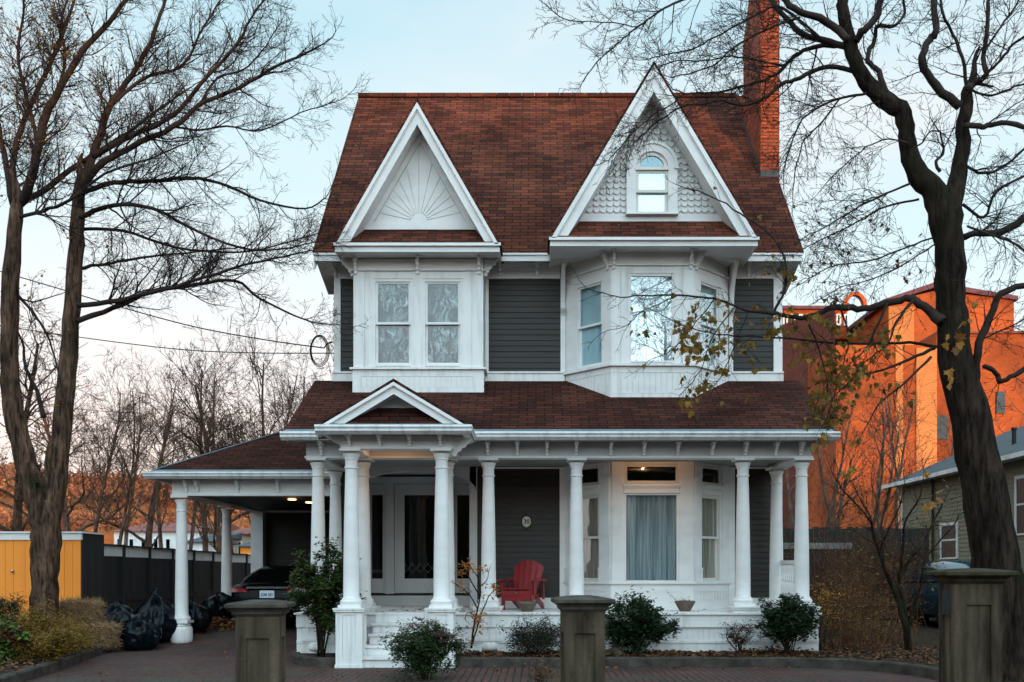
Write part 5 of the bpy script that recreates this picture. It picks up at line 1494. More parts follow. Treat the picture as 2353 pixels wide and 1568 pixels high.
# distant hillside houses at the left
def small_house(label, x0, x1, y0, yt, yr, Y, dep, wall, roofm, wins=0):
    h = empty('distant_house', (px((x0+x1)/2,Y), Y, 0), label, 'house')
    X0, X1, zt, zr = px(x0,Y), px(x1,Y), pz(yt,Y), pz(yr,Y)
    mb = MB(); mb.box(X0, X1, Y, Y+dep, 0, zt); mb.build('wall', M[wall], h)
    m = MB(); m.prism([(X0-.3,Y-.3,zt),(X0-.3,Y+dep+.3,zt),(X0-.3,Y+dep/2,zr)], (X1-X0+.6,0,0)); m.build('roof', M[roofm], h)
    for i in range(wins):
        xa = X0+(X1-X0)*(i+.3)/wins; wv = (X1-X0)/wins*.3
        m = MB(); m.box(xa-.12, xa+wv+.12, Y-.06, Y-.001, zt-1.9, zt-.5); w = m.build('window', M['white'], h)
        MB().box(xa, xa+wv, Y-.08, Y-.061, zt-1.8, zt-.6).build('pane', M['carglass'], w)
small_house('long building with a dull red roof seen over the black fence', 262, 458, 1260, 1222, 1192, 75, 14, 'white2', 'redroof', 7)
small_house('square grey house with a flat-looking front behind the bare trees', 470, 506, 1262, 1236, 1218, 68, 9, 'beige', 'slate', 2)
small_house('cream house with white windows seen between carport column and pier', 528, 560, 1275, 1228, 1208, 72, 8, 'beige', 'redroof', 2)
small_house('orange house with a slate roof seen left of the carport pier', 552, 620, 1280, 1256, 1238, 64, 8, 'yellow', 'slate', 2)
small_house('low white house beyond the fence and left of the carport', 430, 472, 1262, 1246, 1232, 62, 6, 'white2', 'slate', 2)
# far hill, then an added unseen ridge that shades the house
def ridge(name, pts, y0, y1, mat, bumps, seed, kind='structure'):
    """hill: crest through pts (x, z) at depth between y0 and y1"""
    rr = random.Random(seed); mb = MB(); n = 220; xa, xb = pts[0][0], pts[-1][0]; rows = [(y0,-.3),(y0+(y1-y0)*.25,.45),(y0+(y1-y0)*.5,.75),(y0+(y1-y0)*.75,.93),(y1,1.0),(y1+(y1-y0)*.6,-.2)]
    vs = []
    def cz(x):
        for (p, q), (r_, s_) in zip(pts, pts[1:]):
            if p <= x <= r_: t = (x-p)/(r_-p); t = t*t*(3-2*t); return q+(s_-q)*t
        return pts[-1][1]
    for y, f in rows:
        for i in range(n+1):
            x = xa+(xb-xa)*i/n; c = cz(x)
            vs.append((x, y, c*f + (bumps*(noise.noise(Vector((x*.11, y*.11, seed)))+.5*noise.noise(Vector((x*.4,y*.4,seed))))*(1 if f > .3 else 0))))
    mb.add(vs, [(r*(n+1)+i, r*(n+1)+i+1, (r+1)*(n+1)+i+1, (r+1)*(n+1)+i) for r in range(len(rows)-1) for i in range(n)])
    return tag(mb.build(name, M[mat], smooth=False), kind=kind)
HY0 = 230
hp = [(-420, 30),(px(0,330),pz(1085,330)),(px(150,330),pz(1112,330)),(px(300,330),pz(1118,330)),(px(560,330),pz(1130,330)),(px(700,330),pz(1170,330)),(px(1000,330),pz(1240,330)),(120, 8),(400, 20)]
ridge('hill', hp, HY0, 330, 'hillfar', .3, 3)
CREST = [(-190,13.0),(-40,13.5),(10,13.6),(22.0,13.9),(25.5,16.3),(31.6,16.3),(33.6,14.4),(60,14.2),(82,14.6),(200,14)]
SHADE_Y = -60
cr_ = ridge('hill', CREST, -38, SHADE_Y, 'hillnear', .25, 9)  # added behind the camera, crest shaped to cast the house's shade line

def woods():
    rr = random.Random(12); mb = MB(); bs = []
    bm = bmesh.new(); bmesh.ops.create_icosphere(bm, subdivisions=1, radius=1); base = [v.co.copy() for v in bm.verts]; bf = [tuple(v.index for v in f.verts) for f in bm.faces]; bm.free()
    hill_or_blocker = [o for o in COL.objects if o.name == 'hill'][0]; V = [v.co for v in hill_or_blocker.data.vertices]
    pts = [v for v in V if v.y < HY0+101 and -215 < v.x < 60]
    n = 0
    while n < 15000:
        a = rr.choice(pts); q = a+Vector((rr.uniform(-2.2,2.2), rr.uniform(-14,14), 0)); r = rr.uniform(.8,2.0)
        for _ in range(11):
            c = Vector((q.x+rr.gauss(0,r*.55), q.y+rr.gauss(0,r*.5), a.z+r*.7+rr.gauss(0,r*.75))); e = rr.uniform(.25,.8)
            u_, v_ = Vector((rr.gauss(0,1), rr.gauss(0,.6), rr.gauss(0,1))).normalized()*e, Vector((rr.gauss(0,1), rr.gauss(0,.6), rr.gauss(0,1.4))).normalized()*e
            mb.add([c-u_, c+u_, c+v_*1.3], [(0,1,2)])
        n += 1
    tag(mb.build('distant_woods', M['woods'], uv=False), 'sunlit autumn woods covering the far hillside', kind='stuff')
M['woods'] = leafmat('autumn_woods', [(.22,.075,.04), (.34,.13,.055), (.15,.05,.03), (.44,.20,.075), (.26,.10,.05), (.10,.04,.03), (.30,.14,.09)], trans=0, rough=.95)
woods()
# ================================================================ TREES AND PLANTS
def smooth_path(P, per=4):
    out = []
    for i in range(len(P)-1):
        p0, p1, p2, p3 = P[max(0,i-1)], P[i], P[i+1], P[min(len(P)-1,i+2)]
        for k in range(per):
            t = k/per; out.append(.5*((2*p1)+(p2-p0)*t+(2*p0-5*p1+4*p2-p3)*t*t+(3*p1-p0-3*p2+p3)*t**3))
    out.append(P[-1]); return out
def nsides(r): return 12 if r > .12 else 8 if r > .04 else 5 if r > .012 else 3
def rot_about(d, ang, rr):
    o = d.orthogonal().normalized(); o = Matrix.Rotation(rr.uniform(0, 6.283), 3, d) @ o
    return (d*math.cos(ang) + o*math.sin(ang)).normalized()
def grow(mb, p, d, L, r, lvl, maxl, rr, tips, up=.04, wig=.16, dens=(6,7,8,8), ratio=.48, rmin=.0034, spread=(.55,1.05)):
    n = max(3, min(9, int(L/.13)+2)); pts = [Vector(p)]; rads = [r]; d = Vector(d); st = L/n
    for i in range(n):
        d = (d + Vector((rr.gauss(0,wig), rr.gauss(0,wig), rr.gauss(0,wig)+up))).normalized()
        pts.append(pts[-1]+d*st); rads.append(max(rmin*.7, r*(1-.78*(i+1)/n)))
    mb.tube(pts, rads, nsides(r), False)
    if lvl >= maxl: tips.append(pts[-1]); tips.append(pts[len(pts)//2]); return
    k = dens[min(lvl, len(dens)-1)]*L; k = int(k) + (rr.random() < k-int(k))
    for j in range(k):
        t = rr.uniform(.15, .98); f = t*n; i = min(int(f), n-1); q = pts[i].lerp(pts[i+1], f-i)
        dd = (pts[i+1]-pts[i]).normalized(); rb = rads[i]
        grow(mb, q, rot_about(dd, rr.uniform(*spread), rr), L*ratio*(1.15-.6*t)*rr.uniform(.6,1.3), max(rmin, rb*rr.uniform(.42,.62)), lvl+1, maxl, rr, tips, up, wig*1.1, dens, ratio, rmin, spread)
def limb(mb, pts, z0, z1, r0, r1, rr, tips, kids=5.0, klen=.9, maxl=2, tsp=.12, per=4, up=.05, kr=.5, jit=.0, dens=(6,7,8), tmin=.0, wig=.16, tex=0):
    """branch traced through frame points with its depth running from z0 to z1"""
    n = len(pts); P = []
    for i, (x, y) in enumerate(pts):
        Z = z0+(z1-z0)*i/max(1,n-1)+rr.uniform(-jit, jit); P.append(at(x, y, Z))
    Q = smooth_path(P, per); m = len(Q); Zm = (z0+z1)/2
    if isinstance(r0, (list, tuple)):
        rs = [r0[min(int(i/per), n-1)]*(1-(i/per)%1) + r0[min(int(i/per)+1, n-1)]*((i/per)%1) for i in range(m)]
    else: rs = [r0+(r1-r0)*(i/(m-1))**.9 for i in range(m)]
    rs = [max(.0034, q*Zm/F) for q in rs]
    for i in range(1, m-1):
        a = min(rs[i]*.22, .010) if rs[i] > .012 else .006
        Q[i] = Q[i]+Vector((rr.gauss(0,a), rr.gauss(0,a), rr.gauss(0,a)))
        rs[i] *= rr.uniform(.95,1.06)
    mb.tube(Q, rs, nsides(rs[0]))
    L = sum((Q[i+1]-Q[i]).length for i in range(m-1)); k = int(kids*L)
    for j in range(k):
        t = rr.uniform(tmin, 1)**.85; f = t*(m-1); i = min(int(f), m-2); q = Q[i].lerp(Q[i+1], f-i); dd = (Q[i+1]-Q[i]).normalized()
        ln = klen*(1.15-.6*t)*rr.uniform(.35,1.25)
        grow(mb, q, rot_about(dd, rr.uniform(.5,1.15), rr), ln, max(.0042, min(rs[i]*rr.uniform(.35,.6), ln*.016)), 0, maxl, rr, tips, up, wig, dens)
    grow(mb, Q[-1], (Q[-1]-Q[-2]).normalized(), klen*.8, rs[-1], 0, maxl, rr, tips, up, wig, dens)
    return Q, rs

# ---- left tree ----------------------------------------------------------------
rr = random.Random(21); tips = []
lt = empty('bare_tree', at(100,1480,17.0), 'tall bare tree with a forked trunk in front of the yellow shed', 'tree')
lt.location.z = gz(-8.7, 17) 
tb, cb_ = MB(), MB()
limb(tb, [(103,1475),(101,1420),(102,1330),(106,1250),(104,1185),(100,1150)], 17, 17, [33,30,29,31,34,30], 0, rr, [], 0)
limb(tb, [(112,1200),(132,1070),(148,930),(160,780),(170,640),(177,530),(184,425)], 17, 17.2, [24,24,20,19,17,16,12], 0, rr, tips, 0)
limb(tb, [(98,1200),(62,1070),(33,960),(22,850),(22,720),(28,600),(38,480)], 17, 16.8, [24,23,21,20,19,17,14], 0, rr, tips, 0)
for pts, zz, r0, r1, kk in [
    ([(184,430),(240,372),(300,340),(400,290),(460,240),(550,200),(640,150),(700,125),(742,102)], 16.2, 9, 1.6, 1),
    ([(186,445),(260,420),(340,418),(420,410),(500,420),(600,460),(700,480),(748,455)], 17.4, 6.5, 1.4, 1),
    ([(184,500),(260,472),(350,480),(430,520),(550,570),(650,572),(705,560)], 16.6, 6, 1.3, 1),
    ([(184,528),(280,530),(400,568),(550,580),(650,560),(718,540)], 18, 4.5, 1.2, 1),
    ([(182,618),(250,605),(350,590),(450,580),(560,568)], 17.6, 4.5, 1.3, .8),
    ([(178,702),(280,690),(380,665),(480,635),(560,610),(650,590),(718,575)], 16.8, 6.5, 1.4, .9),
    ([(178,738),(260,710),(350,670),(450,655),(540,645),(600,688),(700,735),(752,745)], 17.2, 6.5, 1.2, .8),
    ([(184,425),(215,360),(250,250),(290,190),(330,130),(360,60),(388,-25)], 17.6, 10, 3, 1.0),
    ([(215,360),(300,312),(400,265),(480,170),(540,110),(575,45),(612,-5)], 16.5, 7, 1.6, 1.1),
    ([(250,250),(330,180),(420,150),(470,60),(520,-20)], 18, 4.5, 1.8, 1.1),
    ([(38,480),(70,420),(100,285),(130,220),(190,120),(250,50),(305,-20)], 16.3, 13, 4, 1.0),
    ([(45,470),(110,430),(190,372),(300,300),(380,240),(440,200)], 17.8, 8, 1.5, 1.1),
    ([(38,480),(30,380),(45,300),(90,200),(130,110),(160,30),(180,-30)], 17.2, 8, 2.5, 1.1),
    ([(30,470),(8,350),(-15,240),(-40,130),(-60,20)], 17, 8, 3, 1),
    ([(85,330),(60,220),(40,120),(55,30),(50,-30)], 16, 5, 2, 1.1),
    ([(45,500),(100,485),(160,462),(240,400),(330,370),(430,330)], 16, 5, 1.4, 1),
    ([(130,220),(150,130),(140,60),(160,-20)], 17.5, 4, 2, 1),
    ([(28,660),(60,700),(95,745),(120,800),(138,880)], 17, 4.5, 1.5, .5),
    ([(100,960),(85,900),(60,850),(55,800),(40,760)], 17.6, 6, 2.0, .4),
    ([(400,290),(450,300),(520,290),(600,300),(690,260),(770,235)], 16.4, 3, 1.0, 1),
    ([(460,240),(500,180),(560,160),(600,120),(640,60)], 17.6, 3, 1.2, 1.0),
    ]:
    limb(cb_, pts, zz*.3+17*.7, zz, r0, r1, rr, tips, (13 if pts[-1][1] > 200 else 16)*kk, .98, 2, jit=.15, dens=(10,9), up=.05, tmin=.08)
tb.build('trunk', M['bark2'], lt, smooth=True, uv=False); cb_.build('crown', M['twig'], lt, smooth=True, uv=False)
M['leaf_gold'] = leafmat('golden_leaves', [(.30,.13,.02), (.42,.20,.03), (.22,.09,.02)])
leaves([t for t in tips if t.x < -7.4 and rr.random() < .05], rr, .07, 2, .05).build('leaf', M['leaf_gold'], lt)

# ---- right tree ----------------------------------------------------------------
rr = random.Random(33); tips = []; ltips = []
rt = empty('large_tree', (px(2300,12), 12.0, 0.1), 'large dark tree leaning left at the right edge, its boughs reaching over the chimney', 'tree')
tb, cb_, twb = MB(), MB(), MB()
limb(tb, [(2312,1640),(2302,1500),(2296,1380),(2286,1280),(2262,1120),(2230,970),(2196,820),(2185,700),(2184,600),(2172,520),(2148,445),(2103,390),(2087,330),(2074,262),(2034,228),(1990,188),(1960,120),(1942,50),(1934,0),(1926,-70)], 12, 12.1, [85,66,57,53,48,42,37,33,32,33,28,22.5,19,19,20,17,15.5,14,12.5,11], 0, rr, [], 0)
limb(tb, [(2182,590),(2184,520),(2192,450),(2207,375),(2217,280),(2224,205)], 12, 12.2, [24,25,22,17.5,15.5,12], 0, rr, [], 0)
big = [
    ([(2224,220),(2211,132),(2190,80),(2168,33),(2160,-20)], 12.3, 6, 4, .8),
    ([(2224,205),(2238,192),(2267,171),(2260,132),(2268,66),(2273,-10)], 12, 10, 6, .9),
    ([(2206,245),(2151,198),(2118,145),(2135,92),(2151,66),(2145,-10)], 12, 14, 9, .8),
    ([(2217,290),(2260,290),(2300,284),(2365,293)], 12, 9, 8, .7),
    ([(2060,250),(2034,205),(2013,158),(1993,135),(2010,92),(2016,60),(2052,62),(2079,30),(2074,-10)], 12.3, 10, 3.5, .8),
    ([(1967,95),(1985,70),(2010,46),(2028,-10)], 11.8, 12, 10, .6),
    ([(1950,90),(1897,50),(1838,26),(1800,-5)], 11.8, 12, 9, .5),
    ([(1956,112),(1887,92),(1838,73),(1795,30),(1765,-10)], 12.4, 11, 7, .6),
    ([(1956,104),(1871,109),(1827,129),(1792,164),(1748,187),(1704,199),(1660,211),(1616,215),(1572,215),(1543,202)], 12.6, 7.5, 1.8, 1.1),
    ([(1572,215),(1551,234),(1513,258),(1469,293),(1425,340),(1390,372)], 12.9, 2.6, 1.1, 1.9),
    ([(1972,165),(1904,153),(1838,178),(1798,193),(1762,223),(1710,243),(1660,231),(1616,240),(1566,246),(1500,290),(1455,330)], 12.4, 8, 1.2, 1.2),
    ([(1890,92),(1798,18),(1748,29),(1704,53),(1645,85),(1587,114),(1528,126),(1484,138)], 12.3, 4, 1.2, 1.3),
    ([(1710,-40),(1640,-20),(1569,0),(1528,18),(1499,38),(1469,59),(1440,82),(1411,108),(1381,135),(1346,176)], 12.6, 4.2, 1.1, 1.2),
    ([(1463,62),(1411,53),(1352,50),(1294,44),(1261,18)], 12.7, 2.0, .9, 1.4),
    ([(1838,40),(1780,60),(1700,100),(1640,150),(1580,170),(1540,178)], 12.0, 4, 1.1, 1.3),
    ([(1800,150),(1740,140),(1680,130),(1620,140),(1560,140),(1520,150)], 13, 3, 1.0, 1.3),
    ([(1990,215),(1937,224),(1881,247),(1838,284),(1812,350),(1800,400)], 12.2, 4.5, 1.3, 1.4),
    ([(1930,226),(1890,280),(1850,320),(1830,380),(1822,440)], 12.6, 3, 1.2, 1.4),
    ([(2092,422),(2036,445),(1970,478),(1904,517),(1850,545)], 11.9, 4, 1.2, 1.8),
    ([(2112,458),(2036,475),(1986,501),(1930,530),(1870,560)], 12.4, 4, 1.2, 1.8),
    ([(2150,545),(2080,570),(2000,600),(1920,610),(1860,640)], 12.2, 3, 1.1, 1.8),
    ([(2152,560),(2090,600),(2010,640),(1930,660)], 11.8, 3, 1.1, 1.7),
    ([(2087,330),(2040,320),(1990,340),(1940,380),(1900,420)], 11.8, 3, 1.1, 1.4),
    ([(2092,340),(2120,330),(2140,300),(2170,310)], 12, 3, 1.1, 1.4),
    ([(2160,395),(2150,372),(2168,350),(2160,310),(2150,290)], 11.9, 6, 2, .9),
    ([(2212,546),(2250,536),(2300,533),(2365,495)], 12, 10, 12, .8),
    ([(2212,470),(2260,500),(2290,440),(2365,400)], 12.3, 5, 4, 1.2),
    ([(2222,520),(2290,545),(2330,560),(2370,590)], 11.6, 4, 3, 1.3),
    ([(2240,880),(2250,790),(2277,724),(2300,678),(2365,652)], 12, 15, 9, .9),
    ([(2262,843),(2290,856),(2297,879),(2330,862),(2365,842)], 12, 8, 8, .7),
    ([(2255,780),(2300,760),(2365,730)], 12.2, 3, 2, 1.6),
    ([(2217,380),(2260,400),(2310,380),(2365,330)], 12.2, 5, 4, 1.2),
    ([(2267,171),(2300,140),(2330,100),(2370,80)], 12, 5, 4, 1.2),
    ([(2262,120),(2300,60),(2330,20),(2350,-20)], 12, 4, 3, 1.3),
    ([(2224,205),(2280,220),(2330,200),(2370,190)], 12.3, 4, 3, 1.2)]
for pts, zz, r0, r1, kk in big:
    limb(cb_, pts, zz*.5+6, zz, max(r0*.74, 1.6), max(r1*.74, 1.3), rr, tips, 13*kk, .66, 2, jit=.12, dens=(10,10), up=.015, tmin=.04)
low = [
    ([(2165,740),(2130,712),(2095,688),(2036,697),(1986,711),(1930,704),(1895,713),(1851,729),(1807,726),(1777,720),(1719,714),(1690,703),(1646,688),(1616,684),(1558,679),(1499,679),(1426,682),(1382,673),(1347,662)], 13.0, [14,10,8,7.5,7,7,6,5.5,5,4.4,3.6,3,2.7,2.4,2.1,1.8,1.5,1.2,1.0], 0, .75),
    ([(1777,720),(1792,691),(1804,662),(1807,632),(1800,590),(1770,540),(1700,490),(1640,455),(1575,432)], 13.0, 3.6, 1.2, .9),
    ([(2165,800),(2090,788),(2000,790),(1895,786),(1821,779),(1704,773),(1646,767),(1572,749),(1514,720)], 12.6, 4, .9, .9),
    ([(1640,688),(1600,740),(1550,800),(1490,830)], 12.9, 1.8, .8, 1.2),
    ([(1558,679),(1500,705),(1470,720),(1440,747),(1390,763)], 13.0, 1.6, .8, .8),
    ([(1690,703),(1640,770),(1610,850),(1570,900)], 12.9, 1.8, .8, 1.2),
    ([(1719,714),(1690,790),(1660,860),(1640,890)], 13.0, 1.8, .8, 1.3),
    ([(1851,729),(1880,800),(1900,880),(1890,950)], 12.6, 2.4, .9, 1.4),
    ([(1930,704),(1950,780),(1930,860),(1900,960)], 12.4, 2.6, .9, 1.4),
    ([(2148,800),(2089,826),(2030,850),(1960,870),(1900,930)], 12.2, 4.5, 1.1, 1.4),
    ([(2140,820),(2080,880),(2020,930),(1980,1000)], 12.0, 3.5, 1.1, 1.4),
    ([(2040,697),(2010,760),(1990,800),(1950,840)], 12.2, 3.5, 1.1, 1.3),
    ([(2100,690),(2060,740),(2040,790),(1990,830)], 11.9, 4, 1.1, 1.3)]
for pts, zz, r0, r1, kk in low:
    limb(twb, pts, 12 if r0 == low[0][2] else zz, zz, r0, r1, rr, ltips, 11*kk, .50, 1, jit=.05, dens=(8,9), up=-.01, tmin=.12)
tb.build('trunk', M['bark'], rt, smooth=True, uv=False); cb_.build('crown', M['twig'], rt, smooth=True, uv=False)
twb.build('low_branch', M['twig'], rt, smooth=True, uv=False)
M['leaf_maple'] = leafmat('turning_maple_leaves', [(.10,.045,.012), (.24,.13,.018), (.17,.12,.022), (.33,.16,.02), (.09,.08,.02)], trans=.3)
def maple_leaves(pts, rr, size):
    mb = MB()
    sh = [(0,0),(.16,.10),(.42,.02),(.34,.26),(.52,.44),(.26,.52),(.20,.78),(0,1.0)]
    shp = sh + [(-x,y) for x,y in sh[-2:0:-1]]
    for p in pts:
        d = Vector((rr.gauss(0,.6), rr.gauss(0,.5), -1+rr.gauss(0,.45))).normalized(); s = rot_about(d, math.pi/2, rr); n = d.cross(s)
        L = size*rr.uniform(.55,1.25); q = Vector(p)
        cu = rr.uniform(-.25,.45)
        vs = [q+(s*x+d*y+n*(abs(x)*cu+.12*math.sin(y*3)))*L for x, y in shp]; c = q+d*L*.45
        mb.add([c]+vs, [(0,i+1,(i+1)%len(vs)+1) for i in range(len(vs))])
    return mb
def D_of(p): return (VX+p.x*F/p.y, HY-(p.z-EYE)*F/p.y)
lp = []
for t in ltips:
    x, y = D_of(t)
    pr = .42 if 1560 < x < 1990 and y > 690 else .10 if x > 1400 else .02
    if 1700 < x < 1960 and y > 700: pr = .55
    if rr.random() < pr:
        for k in range(rr.choice((1,1,2,3))): lp.append(t+Vector((rr.gauss(0,.04), rr.gauss(0,.04), -rr.uniform(0,.05))))
rr.shuffle(lp); lp = lp[:680]
maple_leaves(lp, rr, .095).build('leaf', M['leaf_maple'], rt, uv=False)
maple_leaves([at(x,y,11.2)+Vector((rr.gauss(0,.06),rr.gauss(0,.06),rr.gauss(0,.05))) for x,y in ((2190,770),(2215,750),(2212,795),(2225,735),(2245,700),(2180,860),(2172,875),(2140,1080),(2150,1140),(2140,1150)) for _ in range(2)], rr, .12).build('leaf', M['leaf_gold'], rt, uv=False)
crt = [t for t in tips if 470 < D_of(t)[1] < 720 and D_of(t)[0] < 2120]; rr.shuffle(crt)
M['leaf_brown'] = leafmat('curled_brown_leaves', [(.09,.03,.018), (.15,.05,.025), (.10,.05,.02)])
maple_leaves(crt[:70], rr, .055).build('dead_leaf', M['leaf_brown'], rt, uv=False)

# ---- background trees --------------------------------------------------------
def make_bare(seed, h, fork, spread, r, dens=(2.3,3.6,5.5,5), npr=2.3):
    rr = random.Random(seed); tips = []; t = MB(); c = MB()
    P = [Vector((0,0,0))]; d = Vector((rr.uniform(-.08,.08), 0, 1)); n = 12
    for i in range(n):
        d = (d+Vector((rr.gauss(0,.07), rr.gauss(0,.07), .12))).normalized(); P.append(P[-1]+d*h*.80/n)
    rs = [r*(1-.80*i/n) for i in range(n+1)]; rs[0] *= 1.25
    t.tube(P, rs, 9)
    for j in range(int(h*npr)):
        f = rr.uniform(fork, 1)*n; i = min(int(f), n-1); q = P[i].lerp(P[i+1], f-i)
        a = rr.uniform(*spread); az = rr.uniform(0, 6.283); dd = Vector((math.sin(a)*math.cos(az), math.sin(a)*math.sin(az), math.cos(a)))
        ln = h*rr.uniform(.22,.40)*(1.25-.7*f/n)
        grow(c, q, dd, ln, rs[i]*rr.uniform(.25,.5), 0, 3, rr, tips, .05, .19, dens, .50, .0075, (.4,1.0))
    return t, c, tips
protos = []
for sd, h, fk, sp, r in ((101,10.5,.22,(.3,.85),.125),(102,9.0,.16,(.5,1.2),.16),(103,11.0,.30,(.25,.7),.105)):
    t, c, tp = make_bare(sd, h, fk, sp, r); protos.append((t.mesh('trunk', M['bark2'], True, False), c.mesh('crown', M['bark2'], True, False), tp))
t, c, tp = make_bare(104, 11.0, .28, (.2,.6), .10, (1.0,2.0,3.0,3), 1.25); protos.append((t.mesh('trunk', M['bark2'], True, False), c.mesh('crown', M['bark2'], True, False), tp))
def bg_tree(k, x, ybase, Y, ytop, label, rotz, cat='tree', group='bare trees behind the fence', zb=None, kind='bare_tree'):
    tm, cm, tp = protos[k]; X = px(x, Y); zb = gz(X, Y) if zb is None else zb
    hh = pz(ytop, Y)-zb; s = hh/(10.5, 9.0, 11.0, 11.0)[k]
    o = empty(kind, (X, Y, zb), label, cat, group); o.rotation_euler = (0,0,rotz); o.scale = (s,s,s)
    a = bpy.data.objects.new('trunk', tm); b = bpy.data.objects.new('crown', cm)
    for q in (a, b): COL.objects.link(q); q.parent = o
    return o
B = [(2,215,36,770,'slender bare tree standing just right of the forked trunk',0), (3,255,33,770,'straight bare tree, second to the right of the forked trunk',1.2),
     (1,330,40,820,'low bare tree above the left end of the carport roof',2.2), (3,381,34,720,'tall thin bare tree above the tip of the carport eave',3.1), (0,476,30,720,'leaning bare tree rising behind the carport hip',4.0),
     (1,540,27,760,'thick gnarled tree seen through the carport with spreading boughs',.6), (0,575,31,700,'forked bare tree between the carport hip and the porch roof',5.1), (3,640,33,705,'fine twiggy bare tree nearest the porch roof edge',2.7),
     (3,430,38,760,'bushy bare tree filling the gap over the carport roof',1.9), (2,690,40,745,'faint bare tree between the fine twiggy tree and the house corner',4.6), (0,510,42,750,'far bare tree peeping over the carport ridge',3.8), (2,290,46,780,'far slender bare tree between the two straight ones',.9), (1,170,40,760,'spreading bare tree directly behind the forked trunk',5.5), (2,722,26,690,'small bare tree touching the corner of the house',.2), (1,60,44,800,'wide bare tree at the far left behind the shed',3.6)]
for k, x, Y, yt, lb, rz_ in B:
    for q in bg_tree(k, x, 0, Y, yt, lb, rz_).children:
        q.material_slots[0].link = 'OBJECT'; q.material_slots[0].material = M['warmbark']
for k, x, Y, yt, lb, rz_ in [(3,1975,30,790,'forked sapling in front of the orange brick wall',.5),(3,2010,33,850,'slim bare sapling left of the pale brick strip',1.4),(3,2075,36,760,'tall sapling before the pale brick strip',2.3),
                             (3,2100,38,780,'thin sapling between the pale brick strip and the big trunk',4.4),(1,1880,28,940,'dark leaning bare tree behind the right porch columns',2.9),(3,1850,40,760,'bare tree rising behind the right edge of the porch roof',3.3),
                             (1,2330,44,850,'bare tree against the orange wall right of the large trunk',1.1), (3,1935,34,820,'pale thin tree rising just right of the porch eave',4.1), (3,2040,37,770,'pale forked sapling in the middle of the orange wall',2.6), (3,2135,42,800,'pale sapling partly hidden by the large leaning trunk',.9), (3,1905,39,760,'pale tall sapling over the gutter corner of the porch',1.7)]:
    o_ = bg_tree(k, x, 0, Y, yt, lb, rz_, group='bare saplings before the brick building', zb=0)
    for q in o_.children:
        q.material_slots[0].link = 'OBJECT'; q.material_slots[0].material = M['palebark']
# leafy golden tree at the far left
tm, cm, tp = protos[1]
gt = bg_tree(1, 30, 0, 27, 640, 'tree with sparse golden leaves behind the shed at the left edge', 2.0, group=None, kind='golden_tree')
rr = random.Random(5); leaves([t for t in tp if rr.random() < .22], rr, .09, 2, .12).build('leaf', M['leaf_gold'], uv=False).parent = gt

# street trees behind the camera, seen mirrored in the upper windows
for k, x, y, s, lb, rz_ in ((0, 5.6, -11, 1.55, 'bare street tree mirrored in the upper bay window', .4), (1, 8.8, -13, 1.6, 'second bare street tree mirrored in the upper bay window', 2.0), (1, 1.5, -13, 1.55, 'bare street tree mirrored in the arched window', 3.3)):
    tm_, cm_, tp_ = protos[k]; o = empty('bare_tree', (x, y, 0), lb, 'tree', 'street trees across the road'); o.scale = (s,s,s); o.rotation_euler = (0,0,rz_)
    for nm, me in (('trunk', tm_), ('crown', cm_)):
        q = bpy.data.objects.new(nm, me); COL.objects.link(q); q.parent = o
